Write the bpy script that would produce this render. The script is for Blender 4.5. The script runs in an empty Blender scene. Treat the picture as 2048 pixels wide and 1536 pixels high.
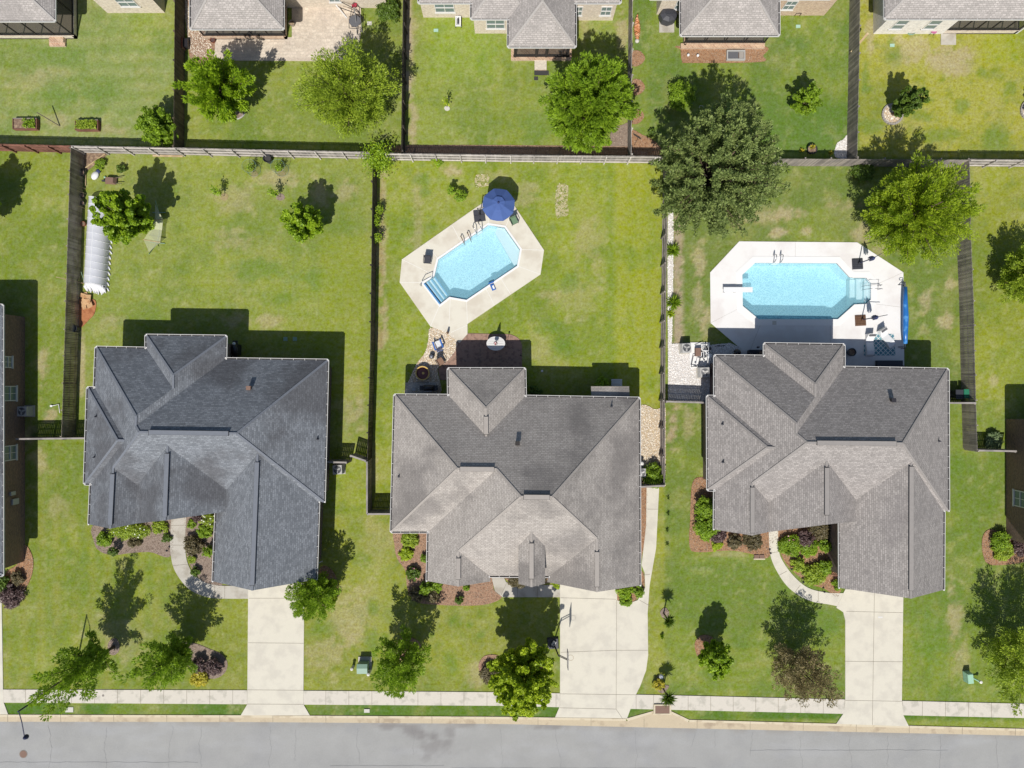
import bpy, math, random
import numpy as np
from mathutils import Vector
R = math.radians
sc = bpy.context.scene
COL = sc.collection
# ---------------------------------------------------------------- camera, sky, sun, exposure
CAMH = 59.0
cam = bpy.data.objects.new("camera", bpy.data.cameras.new("camera")); COL.objects.link(cam)
cam.location = (0, 0, CAMH); cam.rotation_euler = (0, 0, 0)
cam.data.sensor_width = 36.0; cam.data.lens = 36.0*1357/2048; cam.data.clip_start = 0.5; cam.data.clip_end = 2000
sc.camera = cam
SUNDIR = Vector((-.154, -.758, 1.0)).normalized()
ELEV = math.asin(SUNDIR.z); AZ = math.atan2(SUNDIR.x, SUNDIR.y)
w = bpy.data.worlds.new("World"); sc.world = w; w.use_nodes = True
nt = w.node_tree; bg = nt.nodes["Background"]; sky = nt.nodes.new("ShaderNodeTexSky")
sky.sky_type = 'NISHITA'; sky.sun_disc = False; sky.sun_elevation = ELEV; sky.sun_rotation = AZ
nt.links.new(sky.outputs[0], bg.inputs[0]); bg.inputs[1].default_value = 0.082
sun = bpy.data.objects.new("sun", bpy.data.lights.new("sun", 'SUN')); COL.objects.link(sun)
sun.data.energy = 4.3; sun.data.angle = R(0.5); sun.data.color = (1.0, .965, .90)
sun.rotation_euler = (-SUNDIR).to_track_quat('-Z', 'Y').to_euler(); sun.location = (0, 0, 40)
sc.view_settings.view_transform = 'Standard'; sc.view_settings.look = 'None'
sc.view_settings.exposure = 0.25; sc.view_settings.gamma = 1
sc.cycles.max_bounces = 6; sc.cycles.diffuse_bounces = 4; sc.cycles.transparent_max_bounces = 12
K = 1.42
# ---------------------------------------------------------------- survey helpers: plan units of 1/23 m
def e(px, py, h=0.0):
    k = (1-h/CAMH)/23.0
    return ((px-1024)*k, (768-py)*k)
def g(px, py): return e(px, py, 0)
def g3(px, py, z=0.0): x, y = g(px, py); return Vector((x, y, z))
def lin(c):
    c = c/255.0
    return c/12.92 if c <= .04045 else ((c+.055)/1.055)**2.4
def col(r, g_, b, k=K): return (min(lin(r)/k, .9), min(lin(g_)/k, .9), min(lin(b)/k, .9), 1)
# ---------------------------------------------------------------- materials
def nodes(name):
    m = bpy.data.materials.new(name); m.use_nodes = True
    t = m.node_tree; return m, t, t.nodes, t.links, t.nodes["Principled BSDF"]
def math_node(t, op, a, b=None, clamp=False):
    n = t.nodes.new("ShaderNodeMath"); n.operation = op; n.use_clamp = clamp
    for i, v in enumerate((a, b)):
        if v is None: continue
        if isinstance(v, (int, float)): n.inputs[i].default_value = v
        else: t.links.new(v, n.inputs[i])
    return n.outputs[0]
def noise(t, vec, scale, detail=3, rough=.55):
    n = t.nodes.new("ShaderNodeTexNoise"); n.inputs["Scale"].default_value = scale
    n.inputs["Detail"].default_value = detail; n.inputs["Roughness"].default_value = rough
    t.links.new(vec, n.inputs["Vector"]); return n.outputs[0]
def scaled(t, colr, fac):
    n = t.nodes.new("ShaderNodeVectorMath"); n.operation = 'SCALE'
    if isinstance(colr, (tuple, list)): n.inputs[0].default_value = colr[:3]
    else: t.links.new(colr, n.inputs[0])
    if isinstance(fac, (int, float)): n.inputs[3].default_value = fac
    else: t.links.new(fac, n.inputs[3])
    return n.outputs[0]
def mixc(t, f, a, b):
    n = t.nodes.new("ShaderNodeMix"); n.data_type = 'RGBA'
    for i, v in ((0, f), (6, a), (7, b)):
        if isinstance(v, (int, float)): n.inputs[i].default_value = v
        elif isinstance(v, (tuple, list)): n.inputs[i].default_value = tuple(v[:3])+(1,)
        else: t.links.new(v, n.inputs[i])
    return n.outputs[2]
def ramp(t, f, lo, hi):
    n = t.nodes.new("ShaderNodeMapRange"); n.inputs[1].default_value = lo; n.inputs[2].default_value = hi
    n.interpolation_type = 'SMOOTHSTEP'; t.links.new(f, n.inputs[0]); return n.outputs[0]
def bumpn(t, h, p, strength=.5, dist=.02):
    n = t.nodes.new("ShaderNodeBump"); n.inputs["Strength"].default_value = strength; n.inputs["Distance"].default_value = dist
    t.links.new(h, n.inputs["Height"]); t.links.new(n.outputs[0], p.inputs["Normal"])
M = {}
def pm(name, c, rough=.8, var=.12, scale=4, fine=25, c2=None, lo=.45, hi=.65, metal=0, bump=0, spec=.3):
    m, t, N, L, p = nodes(name)
    geo = N.new("ShaderNodeNewGeometry").outputs["Position"]
    n1 = noise(t, geo, scale, 4); n2 = noise(t, geo, fine, 2)
    base = c
    if c2: base = mixc(t, ramp(t, n1, lo, hi), c, c2)
    f = math_node(t, 'ADD', math_node(t, 'MULTIPLY', n1, var*2), math_node(t, 'MULTIPLY', n2, var*2))
    f = math_node(t, 'ADD', f, 1-var*2)
    L.new(scaled(t, base, f), p.inputs["Base Color"])
    p.inputs["Roughness"].default_value = rough; p.inputs["Metallic"].default_value = metal
    p.inputs["Specular IOR Level"].default_value = spec
    if bump: bumpn(t, n2, p, bump, .03)
    M[name] = m; return m
def wood(name, c, c2, pat=.5):
    m, t, N, L, p = nodes(name)
    geo = N.new("ShaderNodeNewGeometry").outputs["Position"]
    a = N.new("ShaderNodeAttribute"); a.attribute_name = "v"
    n1 = noise(t, geo, 1.2, 5); n2 = noise(t, geo, 30, 2)
    f = math_node(t, 'ADD', math_node(t, 'MULTIPLY', a.outputs["Fac"], pat), math_node(t, 'MULTIPLY', n2, .35))
    f = math_node(t, 'ADD', f, 1-pat*.5-.17)
    L.new(scaled(t, mixc(t, ramp(t, n1, .4, .62), c, c2), f), p.inputs["Base Color"])
    p.inputs["Roughness"].default_value = .85; p.inputs["Specular IOR Level"].default_value = .2
    M[name] = m; return m
def shingle(name, c, c2, stain, stainlo=.5, mort=.6):
    m, t, N, L, p = nodes(name)
    uv = N.new("ShaderNodeUVMap").outputs[0]; geo = N.new("ShaderNodeNewGeometry").outputs["Position"]
    b = N.new("ShaderNodeTexBrick"); L.new(uv, b.inputs["Vector"])
    b.inputs["Color1"].default_value = c; b.inputs["Color2"].default_value = c2
    b.inputs["Mortar"].default_value = tuple(x*mort for x in c[:3])+(1,)
    b.inputs["Scale"].default_value = 1; b.inputs["Mortar Size"].default_value = .022; b.inputs["Mortar Smooth"].default_value = .3
    b.inputs["Brick Width"].default_value = .3; b.inputs["Row Height"].default_value = .15; b.offset = .37; b.inputs["Bias"].default_value = -.1
    n1 = noise(t, geo, .16, 5, .6); n2 = noise(t, geo, 9, 3); n3 = noise(t, geo, 1.1, 4)
    cc = mixc(t, math_node(t, 'MULTIPLY', ramp(t, n1, stainlo, stainlo+.16), .6), b.outputs[0], stain)
    f = math_node(t, 'ADD', math_node(t, 'MULTIPLY', n2, .7), math_node(t, 'MULTIPLY', n3, .35))
    f = math_node(t, 'ADD', f, .48)
    L.new(scaled(t, cc, f), p.inputs["Base Color"]); p.inputs["Roughness"].default_value = .9
    p.inputs["Specular IOR Level"].default_value = .2
    bumpn(t, b.outputs["Fac"], p, -.35, .02)
    M[name] = m; return m
def brick(name, c, c2, mortar):
    m, t, N, L, p = nodes(name)
    geo = N.new("ShaderNodeNewGeometry").outputs["Position"]
    s = N.new("ShaderNodeSeparateXYZ"); L.new(geo, s.inputs[0]); cb = N.new("ShaderNodeCombineXYZ")
    L.new(math_node(t, 'ADD', s.outputs[0], s.outputs[1]), cb.inputs[0]); L.new(s.outputs[2], cb.inputs[1])
    b = N.new("ShaderNodeTexBrick"); L.new(cb.outputs[0], b.inputs["Vector"])
    b.inputs["Color1"].default_value = c; b.inputs["Color2"].default_value = c2; b.inputs["Mortar"].default_value = mortar
    b.inputs["Scale"].default_value = 1; b.inputs["Mortar Size"].default_value = .012
    b.inputs["Brick Width"].default_value = .22; b.inputs["Row Height"].default_value = .08
    n2 = noise(t, geo, 6, 3)
    L.new(scaled(t, b.outputs[0], math_node(t, 'ADD', math_node(t, 'MULTIPLY', n2, .7), .65)), p.inputs["Base Color"])
    p.inputs["Roughness"].default_value = .9; M[name] = m; return m
def leaf(name, c, c2, trans=.3):
    m = bpy.data.materials.new(name); m.use_nodes = True; t = m.node_tree; N = t.nodes; L = t.links; N.clear()
    a = N.new("ShaderNodeAttribute"); a.attribute_name = "v"
    cc = mixc(t, a.outputs["Fac"], c, c2)
    p = N.new("ShaderNodeBsdfPrincipled"); L.new(cc, p.inputs["Base Color"]); p.inputs["Roughness"].default_value = .5
    p.inputs["Specular IOR Level"].default_value = .35
    tr = N.new("ShaderNodeBsdfTranslucent"); L.new(scaled(t, cc, 1.3), tr.inputs["Color"])
    mx = N.new("ShaderNodeMixShader"); mx.inputs[0].default_value = trans
    L.new(p.outputs[0], mx.inputs[1]); L.new(tr.outputs[0], mx.inputs[2])
    o = N.new("ShaderNodeOutputMaterial"); L.new(mx.outputs[0], o.inputs[0]); M[name] = m; return m
def glass(name, tint, alpha=.5, rough=.1, c=(.05, .06, .07, 1)):
    m = bpy.data.materials.new(name); m.use_nodes = True; t = m.node_tree; N = t.nodes; L = t.links; N.clear()
    p = N.new("ShaderNodeBsdfPrincipled"); p.inputs["Base Color"].default_value = c; p.inputs["Roughness"].default_value = rough
    tr = N.new("ShaderNodeBsdfTransparent"); tr.inputs[0].default_value = tint
    mx = N.new("ShaderNodeMixShader"); mx.inputs[0].default_value = alpha
    L.new(tr.outputs[0], mx.inputs[1]); L.new(p.outputs[0], mx.inputs[2])
    o = N.new("ShaderNodeOutputMaterial"); L.new(mx.outputs[0], o.inputs[0]); M[name] = m; return m
# ---------------------------------------------------------------- objects
def tag(o, label=None, cat=None, group=None, kind=None):
    if label: o["label"] = label
    if cat: o["category"] = cat
    if group: o["group"] = group
    if kind: o["kind"] = kind
    return o
def thing(name, label, cat, loc=(0, 0, 0), group=None, rz=0):
    o = bpy.data.objects.new(name, None); COL.objects.link(o); o.location = loc; o.rotation_euler = (0, 0, rz)
    o.empty_display_size = .3
    return tag(o, label, cat, group)
def wloc(o):
    v = Vector((0, 0, 0))
    while o: v += o.location; o = o.parent
    return v
def copy_tree(o, parent=None):
    c = o.copy(); COL.objects.link(c); c.parent = parent
    for ch in [x for x in list(COL.objects) if x.parent == o]: copy_tree(ch, c)
    return c
class MB:
    def __init__(s): s.v = []; s.f = []; s.m = []; s.uv = []; s.a = []; s.mi = 0; s.av = .5; s.smooth = False
    def face(s, idx, uv=None): s.f.append(tuple(idx)); s.m.append(s.mi); s.uv.append(uv); s.a.append(s.av)
    def poly(s, pts, uv=None):
        n = len(s.v); s.v += [tuple(p) for p in pts]; s.face(range(n, n+len(pts)), uv)
    def box(s, c, d, rz=0, tilt=None, taper=1.0):
        n = len(s.v); cx, cy, cz = c; ca, sa = math.cos(rz), math.sin(rz)
        for k, z in enumerate((-.5, .5)):
            tp = taper if k else 1
            for x, y in ((-.5, -.5), (.5, -.5), (.5, .5), (-.5, .5)):
                X, Y = x*d[0]*tp, y*d[1]*tp
                if tilt: Z = z*d[2]+tilt[0]*X+tilt[1]*Y
                else: Z = z*d[2]
                s.v.append((cx+X*ca-Y*sa, cy+X*sa+Y*ca, cz+Z))
        for q in ((0, 3, 2, 1), (4, 5, 6, 7), (0, 1, 5, 4), (1, 2, 6, 5), (2, 3, 7, 6), (3, 0, 4, 7)): s.face([n+i for i in q])
    def bar(s, a, b, wd, th=None):
        a = Vector(a); b = Vector(b); th = th or wd; d = (b-a).normalized()
        u = d.cross(Vector((0, 0, 1)))
        u = Vector((1, 0, 0)) if u.length < 1e-3 else u.normalized()
        v = u.cross(d).normalized(); n = len(s.v)
        for p in (a, b):
            for x, y in ((-.5, -.5), (.5, -.5), (.5, .5), (-.5, .5)): s.v.append(tuple(p+u*x*wd+v*y*th))
        for q in ((0, 3, 2, 1), (4, 5, 6, 7), (0, 1, 5, 4), (1, 2, 6, 5), (2, 3, 7, 6), (3, 0, 4, 7)): s.face([n+i for i in q])
    def tube(s, pts, rad, n=8, cap=True):
        pts = [Vector(p) for p in pts]; rr = rad if isinstance(rad, (list, tuple)) else [rad]*len(pts); b0 = len(s.v); ref = None
        for i, p in enumerate(pts):
            d = (pts[min(i+1, len(pts)-1)]-pts[max(i-1, 0)]).normalized()
            if ref is None: ref = Vector((0, 0, 1)) if abs(d.z) < .9 else Vector((1, 0, 0))
            u = d.cross(ref).normalized(); v = d.cross(u).normalized()
            for k in range(n):
                a = 2*math.pi*k/n; s.v.append(tuple(p+(u*math.cos(a)+v*math.sin(a))*rr[i]))
        for i in range(len(pts)-1):
            for k in range(n): s.face((b0+i*n+k, b0+i*n+(k+1) % n, b0+(i+1)*n+(k+1) % n, b0+(i+1)*n+k))
        if cap: s.face([b0+k for k in range(n)][::-1]); s.face([b0+(len(pts)-1)*n+k for k in range(n)])
    def lathe(s, c, prof, n=20, sx=1, sy=1, cap=True):
        b0 = len(s.v)
        for r_, z in prof:
            for k in range(n):
                a = 2*math.pi*k/n; s.v.append((c[0]+r_*sx*math.cos(a), c[1]+r_*sy*math.sin(a), c[2]+z))
        for i in range(len(prof)-1):
            for k in range(n): s.face((b0+i*n+k, b0+i*n+(k+1) % n, b0+(i+1)*n+(k+1) % n, b0+(i+1)*n+k))
        if cap: s.face([b0+k for k in range(n)][::-1]); s.face([b0+(len(prof)-1)*n+k for k in range(n)])
    def slab(s, pts, z0, z1):
        n = len(pts); ar = sum(pts[i][0]*pts[(i+1) % n][1]-pts[(i+1) % n][0]*pts[i][1] for i in range(n))
        if ar < 0: pts = pts[::-1]
        b = len(s.v); s.v += [(p[0], p[1], z0) for p in pts]+[(p[0], p[1], z1) for p in pts]
        s.face([b+i for i in range(n)][::-1]); s.face([b+n+i for i in range(n)])
        for i in range(n): s.face((b+i, b+(i+1) % n, b+n+(i+1) % n, b+n+i))
    def ring(s, outer, inner, z0, z1):
        n = len(outer); b = len(s.v)
        for pts, z in ((outer, z0), (inner, z0), (inner, z1), (outer, z1)): s.v += [(p[0], p[1], z) for p in pts]
        for i in range(n):
            j = (i+1) % n
            for a_, c_ in ((0, 1), (1, 2), (2, 3), (3, 0)): s.face((b+a_*n+i, b+a_*n+j, b+c_*n+j, b+c_*n+i))
    def build(s, name, mats, parent=None, local=False, loc=None):
        me = bpy.data.meshes.new(name); vv = s.v
        off = Vector((0, 0, 0))
        if parent is not None and not local: off = wloc(parent)
        if loc is not None: off = Vector(loc)
        vv = [(a-off.x, b-off.y, c-off.z) for a, b, c in vv]
        me.from_pydata(vv, [], s.f)
        if not isinstance(mats, (list, tuple)): mats = [mats]
        for m in mats: me.materials.append(M[m] if isinstance(m, str) else m)
        me.polygons.foreach_set("material_index", s.m)
        if s.smooth: me.polygons.foreach_set("use_smooth", [True]*len(s.f))
        if any(u is not None for u in s.uv):
            uvl = me.uv_layers.new(name="UVMap"); dat = []
            for f, u in zip(s.f, s.uv): dat += [c for p in (u or [(0, 0)]*len(f)) for c in p]
            uvl.data.foreach_set("uv", dat)
        at = me.attributes.new("v", 'FLOAT', 'FACE'); at.data.foreach_set("value", s.a)
        me.update()
        o = bpy.data.objects.new(name, me); COL.objects.link(o); o.parent = parent
        if loc is not None: o.location = off
        return o
def fbm(X, Y, scale, seed, octs=4, gain=.55):
    out = np.zeros_like(X); amp = 1; tot = 0
    for o in range(octs):
        rs = np.random.RandomState(seed*31+o); T = rs.rand(256, 256)
        x = X*scale*2**o+37.3*o; y = Y*scale*2**o+11.7*o
        xi = np.floor(x).astype(int); yi = np.floor(y).astype(int); fx = x-xi; fy = y-yi
        fx = fx*fx*(3-2*fx); fy = fy*fy*(3-2*fy)
        a = T[xi % 256, yi % 256]; b = T[(xi+1) % 256, yi % 256]; c = T[xi % 256, (yi+1) % 256]; d = T[(xi+1) % 256, (yi+1) % 256]
        out += amp*((a*(1-fx)+b*fx)*(1-fy)+(c*(1-fx)+d*fx)*fy); tot += amp; amp *= gain
    return out/tot
def quads(name, P, Nn, size, asp, val, mat, parent, rs, fold=0):
    n = len(P); Nn = Nn/np.linalg.norm(Nn, axis=1)[:, None]
    rv = rs.normal(size=(n, 3)); t = np.cross(Nn, rv); t /= np.linalg.norm(t, axis=1)[:, None]; b = np.cross(Nn, t)
    s = size[:, None]
    V = np.stack([P-t*s, P-b*s*asp, P+t*s, P+b*s*asp], 1).reshape(-1, 3)
    return qmesh(name, V, val, mat, parent)
def qmesh(name, V, val, mat, parent):
    n = len(V)//4
    me = bpy.data.meshes.new(name); me.vertices.add(n*4); me.vertices.foreach_set("co", V.astype(np.float32).ravel())
    me.loops.add(n*4); me.loops.foreach_set("vertex_index", np.arange(n*4, dtype=np.int32))
    me.polygons.add(n); me.polygons.foreach_set("loop_start", np.arange(0, n*4, 4, dtype=np.int32))
    me.polygons.foreach_set("loop_total", np.full(n, 4, dtype=np.int32))
    me.materials.append(M[mat]); at = me.attributes.new("v", 'FLOAT', 'FACE'); at.data.foreach_set("value", np.clip(val, 0, 1).astype(np.float32))
    me.update(calc_edges=True); me.validate()
    o = bpy.data.objects.new(name, me); COL.objects.link(o); o.parent = parent; return o
def blades(name, P, D, length, width, val, mat, parent, rs):
    D = D/np.linalg.norm(D, axis=1)[:, None]; rv = rs.normal(size=P.shape); t = np.cross(D, rv); t /= np.linalg.norm(t, axis=1)[:, None]
    L_ = length[:, None]; W_ = width[:, None]
    V = np.stack([P-t*W_*.4, P+D*L_*.5-t*W_, P+D*L_, P+D*L_*.5+t*W_], 1).reshape(-1, 3)
    return qmesh(name, V, val, mat, parent)
# ---------------------------------------------------------------- materials of the place
shingle("shingle_blue", col(148, 152, 158), col(114, 118, 124), col(84, 82, 84), .46)
shingle("shingle_brown", col(196, 188, 180), col(174, 166, 159), col(122, 117, 114), .47)
shingle("shingle_grey", col(182, 175, 170), col(152, 146, 142), col(140, 134, 132), .56)
shingle("shingle_north", col(200, 192, 186), col(172, 166, 160), col(150, 144, 140), .55)
pm("cap_blue", col(128, 132, 140), .9); pm("cap_brown", col(178, 170, 162), .9); pm("cap_grey", col(162, 156, 151), .9); pm("cap_north", col(186, 180, 174), .9)
pm("white_trim", col(235, 232, 228), .5, .04); pm("trough", col(70, 68, 68), .8); pm("dark_trim", col(55, 50, 48), .7)
brick("brick_brown", col(150, 112, 92), col(112, 82, 68), col(150, 140, 128))
brick("brick_dark", col(140, 112, 100), col(98, 78, 70), col(140, 130, 122))
brick("brick_beige", col(238, 222, 200), col(216, 196, 172), col(232, 224, 212))
brick("brick_tan", col(222, 190, 158), col(190, 150, 122), col(226, 214, 196))
brick("brick_white", col(246, 240, 232), col(232, 224, 214), col(244, 240, 234))
pm("concrete", col(232, 225, 208), .85, .06, .8, 12, col(218, 211, 196), .42, .66, bump=.1)
pm("concrete_walk", col(226, 218, 204), .85, .07, 1.3, 14, col(200, 194, 180), .48, .66, bump=.1)
pm("concrete_old", col(206, 200, 188), .85, .07, .8, 16, col(180, 172, 158), .45, .66, bump=.1)
pm("deck_cream", col(238, 231, 214), .85, .04, .5, 16, col(222, 212, 194), .45, .65)
pm("deck_white", col(251, 248, 245), .8, .03, .4, 12, col(240, 234, 230), .45, .65)
pm("coping", col(255, 253, 250), .6, .02); pm("joint", col(150, 140, 124), .9, .2, 5); pm("joint_light", col(246, 242, 232), .8, .03)
pm("kerb", col(228, 214, 186), .85, .08, 1.2, 20, col(204, 188, 160), .5, .65); pm("gutter_pan", col(214, 197, 168), .9, .12, .8, 14, col(182, 164, 140), .5, .7)
pm("crack", col(142, 142, 144), .9, .2, 3)
pm("stamped", col(176, 142, 124), .8, .16, 3, 9, col(140, 112, 98)); shingle("pavers", col(234, 219, 200), col(212, 196, 178), col(196, 182, 170), .48, .85)
pm("mulch_red", col(184, 148, 122), .95, .4, 5, 14, col(150, 116, 94), bump=.8); pm("mulch_grey", col(164, 146, 132), .95, .4, 5, 14, col(136, 118, 106), bump=.8)
pm("straw", col(184, 144, 110), .95, .4, 6, 14, col(150, 108, 78), bump=.8); pm("soil", col(140, 116, 98), .95, .3, 4, 14, col(172, 148, 122), bump=.5)
pm("red_clay", col(196, 132, 90), .95, .25, 2, 10, col(160, 100, 66), bump=.5); pm("dry_grass", col(178, 160, 118), .95, .4, 4, 14, col(150, 140, 84), bump=.6)
pm("straw_pale", col(206, 194, 150), .95, .4, 3, 12, col(146, 150, 76), .44, .56, bump=.6)
wood("wood_grey", col(172, 162, 154), col(150, 142, 138)); wood("wood_dark", col(126, 112, 98), col(104, 96, 88)); wood("wood_mid", col(176, 166, 150), col(140, 130, 116)); wood("wood_red", col(150, 106, 92), col(128, 90, 78))
wood("wood_white", col(176, 168, 162), col(150, 144, 140)); wood("wood_rail", col(222, 214, 206), col(204, 196, 188)); wood("wood_black", col(96, 88, 82), col(76, 70, 66)); wood("timber", col(214, 190, 150), col(190, 164, 128))
pm("bark", col(110, 92, 78), .95, .3, 8, 30, bump=.5); pm("bark_light", col(150, 134, 116), .95, .2, 8, 30)
leaf("leaf_mid", (.12, .21, .014, 1), (.34, .49, .032, 1), .42); leaf("leaf_bright", (.13, .24, .010, 1), (.38, .52, .024, 1), .38); leaf("leaf_gold", (.14, .23, .010, 1), (.42, .52, .03, 1), .4)
leaf("leaf_dark", (.05, .10, .012, 1), (.15, .23, .025, 1)); leaf("leaf_olive", (.16, .24, .02, 1), (.42, .52, .045, 1), .36); leaf("leaf_pale", (.13, .19, .08, 1), (.3, .38, .18, 1))
leaf("leaf_lime", (.18, .28, .01, 1), (.52, .62, .03, 1), .4); leaf("leaf_pine", (.09, .14, .035, 1), (.34, .41, .13, 1), .25)
leaf("leaf_bronze", (.13, .12, .045, 1), (.38, .30, .15, 1)); leaf("leaf_purple", (.05, .03, .032, 1), (.16, .10, .09, 1), .15); leaf("leaf_yellow", (.3, .3, .02, 1), (.6, .5, .05, 1))
leaf("leaf_brown", (.09, .08, .035, 1), (.2, .16, .08, 1)); leaf("leaf_grass", (.1, .15, .02, 1), (.24, .3, .05, 1))
leaf("petal_pink", (.55, .2, .25, 1), (.8, .45, .5, 1)); leaf("petal_white", (.7, .7, .6, 1), (.9, .9, .85, 1))
leaf("pebble_tan", (.42, .34, .24, 1), (.9, .82, .7, 1), 0); leaf("pebble_white", (.6, .57, .54, 1), (.9, .88, .86, 1), 0); leaf("chips", (.15, .10, .07, 1), (.48, .36, .27, 1), 0)
pm("gravel_tan", col(226, 204, 170), .9, .3, 8, 9, col(190, 160, 128), bump=.8); pm("gravel_white", col(236, 228, 220), .9, .14, 8, 9, col(214, 206, 200), .5, .62, bump=.6)
pm("stone_grey", col(150, 142, 134), .9, .2, 6)
pm("black_metal", col(52, 50, 54), .4, .1, spec=.5); pm("black_plastic", col(74, 75, 82), .5, .1); pm("steel", col(190, 190, 195), .25, .03, metal=.8)
pm("bronze_metal", col(120, 90, 70), .5, .1); pm("ac_grey", col(196, 194, 190), .5, .05); pm("ac_dark", col(60, 62, 70), .6, .1)
pm("navy_cloth", col(80, 106, 166), .8, .08, 2); pm("navy_dark", col(62, 72, 116), .85, .15, 6); pm("blue_plastic", col(50, 110, 190), .4, .05); pm("blue_cover", col(40, 120, 200), .35, .12, 1.5, 6, col(90, 160, 225), .55, .7, spec=.6)
pm("white_plastic", col(250, 250, 250), .4, .02); pm("green_cloth", col(120, 148, 118), .8, .1); pm("tan_cloth", col(190, 176, 160), .85, .08)
pm("green_metal", col(140, 170, 150), .5, .05); pm("green_bin", col(50, 130, 100), .45, .05); pm("pale_green", col(180, 215, 196), .5, .04); pm("mint", col(170, 214, 186), .6, .04)
pm("rust", col(150, 86, 66), .8, .15, 6); pm("rust_orange", col(176, 140, 96), .8, .15, 6); pm("terracotta", col(190, 120, 100), .8, .1); pm("cardboard", col(222, 180, 134), .9, .2, 1.5, 8, col(190, 140, 96))
pm("orange_tarp", col(214, 140, 92), .7, .25, 3, 8, col(240, 190, 150)); pm("red_cloth", col(200, 70, 90), .8, .1); pm("pink_plastic", col(190, 110, 150), .6, .05)
pm("yellow_metal", col(226, 190, 110), .5, .08); pm("ash", col(130, 90, 90), .95, .3, 6); pm("tunnel_white", col(236, 236, 240), .45, .05, 1.5); pm("sand_lid", col(220, 216, 205), .8, .05)
pm("slate", col(176, 168, 160), .8, .12, 5); pm("iron", col(140, 112, 98), .8, .15, 9); pm("floor_beige", col(196, 184, 164), .8, .06)
pm("cushion", col(150, 120, 100), .85, .1); pm("navy_post", col(46, 50, 84), .5, .05); pm("grey_metal", col(112, 112, 116), .5, .05)
glass("screen", (1, 1, 1, 1), .55, .6, (.03, .032, .035, 1)); glass("pane", (1, 1, 1, 1), .9, .05, (.16, .21, .21, 1)); glass("film", (1, 1, 1, 1), .8, .35, (.62, .63, .67, 1)); glass("net", (1, 1, 1, 1), .55, .8, (.62, .63, .42, 1)); glass("wire", (1, 1, 1, 1), .18, .5, (.1, .2, .1, 1))
# lawn: albedo in the mesh's own colour attribute (species, dryness, wear), fine blades by noise
m, t, N, L, p = nodes("lawn"); M["lawn"] = m
a = N.new("ShaderNodeAttribute"); a.attribute_name = "turf"; geo = N.new("ShaderNodeNewGeometry").outputs["Position"]
n1 = noise(t, geo, 5.5, 5, .8); n2 = noise(t, geo, 2.4, 4, .65); n3 = noise(t, geo, 28, 2)
f = math_node(t, 'ADD', math_node(t, 'MULTIPLY', n1, 1.5), math_node(t, 'MULTIPLY', n2, .5)); f = math_node(t, 'ADD', f, math_node(t, 'MULTIPLY', n3, .7)); f = math_node(t, "ADD", f, -.31)
yel = mixc(t, ramp(t, n2, .5, .72), a.outputs["Color"], scaled(t, a.outputs["Color"], 1.0))
hs = N.new("ShaderNodeHueSaturation"); L.new(a.outputs["Color"], hs.inputs["Color"])
L.new(math_node(t, 'ADD', math_node(t, 'MULTIPLY', n1, .08), .461), hs.inputs["Hue"]); L.new(math_node(t, 'ADD', math_node(t, "MULTIPLY", n2, -.8), 1.35), hs.inputs["Saturation"])
L.new(scaled(t, hs.outputs[0], f), p.inputs["Base Color"]); p.inputs["Roughness"].default_value = .95; p.inputs["Specular IOR Level"].default_value = .1
bumpn(t, n1, p, .6, .05)
# asphalt
m, t, N, L, p = nodes("asphalt"); M["asphalt"] = m
a = N.new("ShaderNodeAttribute"); a.attribute_name = "turf"; geo = N.new("ShaderNodeNewGeometry").outputs["Position"]
n1 = noise(t, geo, 14, 3, .8); n2 = noise(t, geo, .5, 4); n3 = noise(t, geo, 40, 2)
f = math_node(t, 'ADD', math_node(t, 'MULTIPLY', n1, .36), math_node(t, 'MULTIPLY', n2, .3)); f = math_node(t, 'ADD', f, math_node(t, 'MULTIPLY', n3, .4)); f = math_node(t, 'ADD', f, .47)
L.new(scaled(t, a.outputs["Color"], f), p.inputs["Base Color"]); p.inputs["Roughness"].default_value = .85
# pool liner with pebble mottle and caustic light painted into its colour, and water
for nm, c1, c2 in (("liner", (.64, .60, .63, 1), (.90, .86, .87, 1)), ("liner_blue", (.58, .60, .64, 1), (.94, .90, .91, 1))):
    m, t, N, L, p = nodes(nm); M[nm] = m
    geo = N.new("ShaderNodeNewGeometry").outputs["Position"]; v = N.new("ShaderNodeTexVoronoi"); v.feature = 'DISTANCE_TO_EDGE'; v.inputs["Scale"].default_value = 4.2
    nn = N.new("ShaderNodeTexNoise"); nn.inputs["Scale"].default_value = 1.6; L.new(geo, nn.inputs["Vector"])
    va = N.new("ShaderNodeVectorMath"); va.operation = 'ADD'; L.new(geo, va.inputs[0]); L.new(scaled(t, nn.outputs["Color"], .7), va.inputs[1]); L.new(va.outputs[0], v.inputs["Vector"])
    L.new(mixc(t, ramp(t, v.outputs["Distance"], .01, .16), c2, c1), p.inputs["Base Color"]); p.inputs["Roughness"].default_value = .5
pm("shell", col(240, 248, 250), .4, .02); pm("shell_edge", col(96, 160, 214), .4, .05)
m = bpy.data.materials.new("water"); m.use_nodes = True; t = m.node_tree; N = t.nodes; L = t.links; N.clear(); M["water"] = m
geo = N.new("ShaderNodeNewGeometry").outputs["Position"]; tr = N.new("ShaderNodeBsdfTransparent"); tr.inputs[0].default_value = (1, 1, 1, 1); va = N.new("ShaderNodeVolumeAbsorption"); va.inputs["Color"].default_value = (.08, .86, .97, 1); va.inputs["Density"].default_value = .13
gl = N.new("ShaderNodeBsdfGlossy"); gl.inputs["Roughness"].default_value = .03; b = N.new("ShaderNodeBump"); b.inputs["Strength"].default_value = .6; b.inputs["Distance"].default_value = .06
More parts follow.
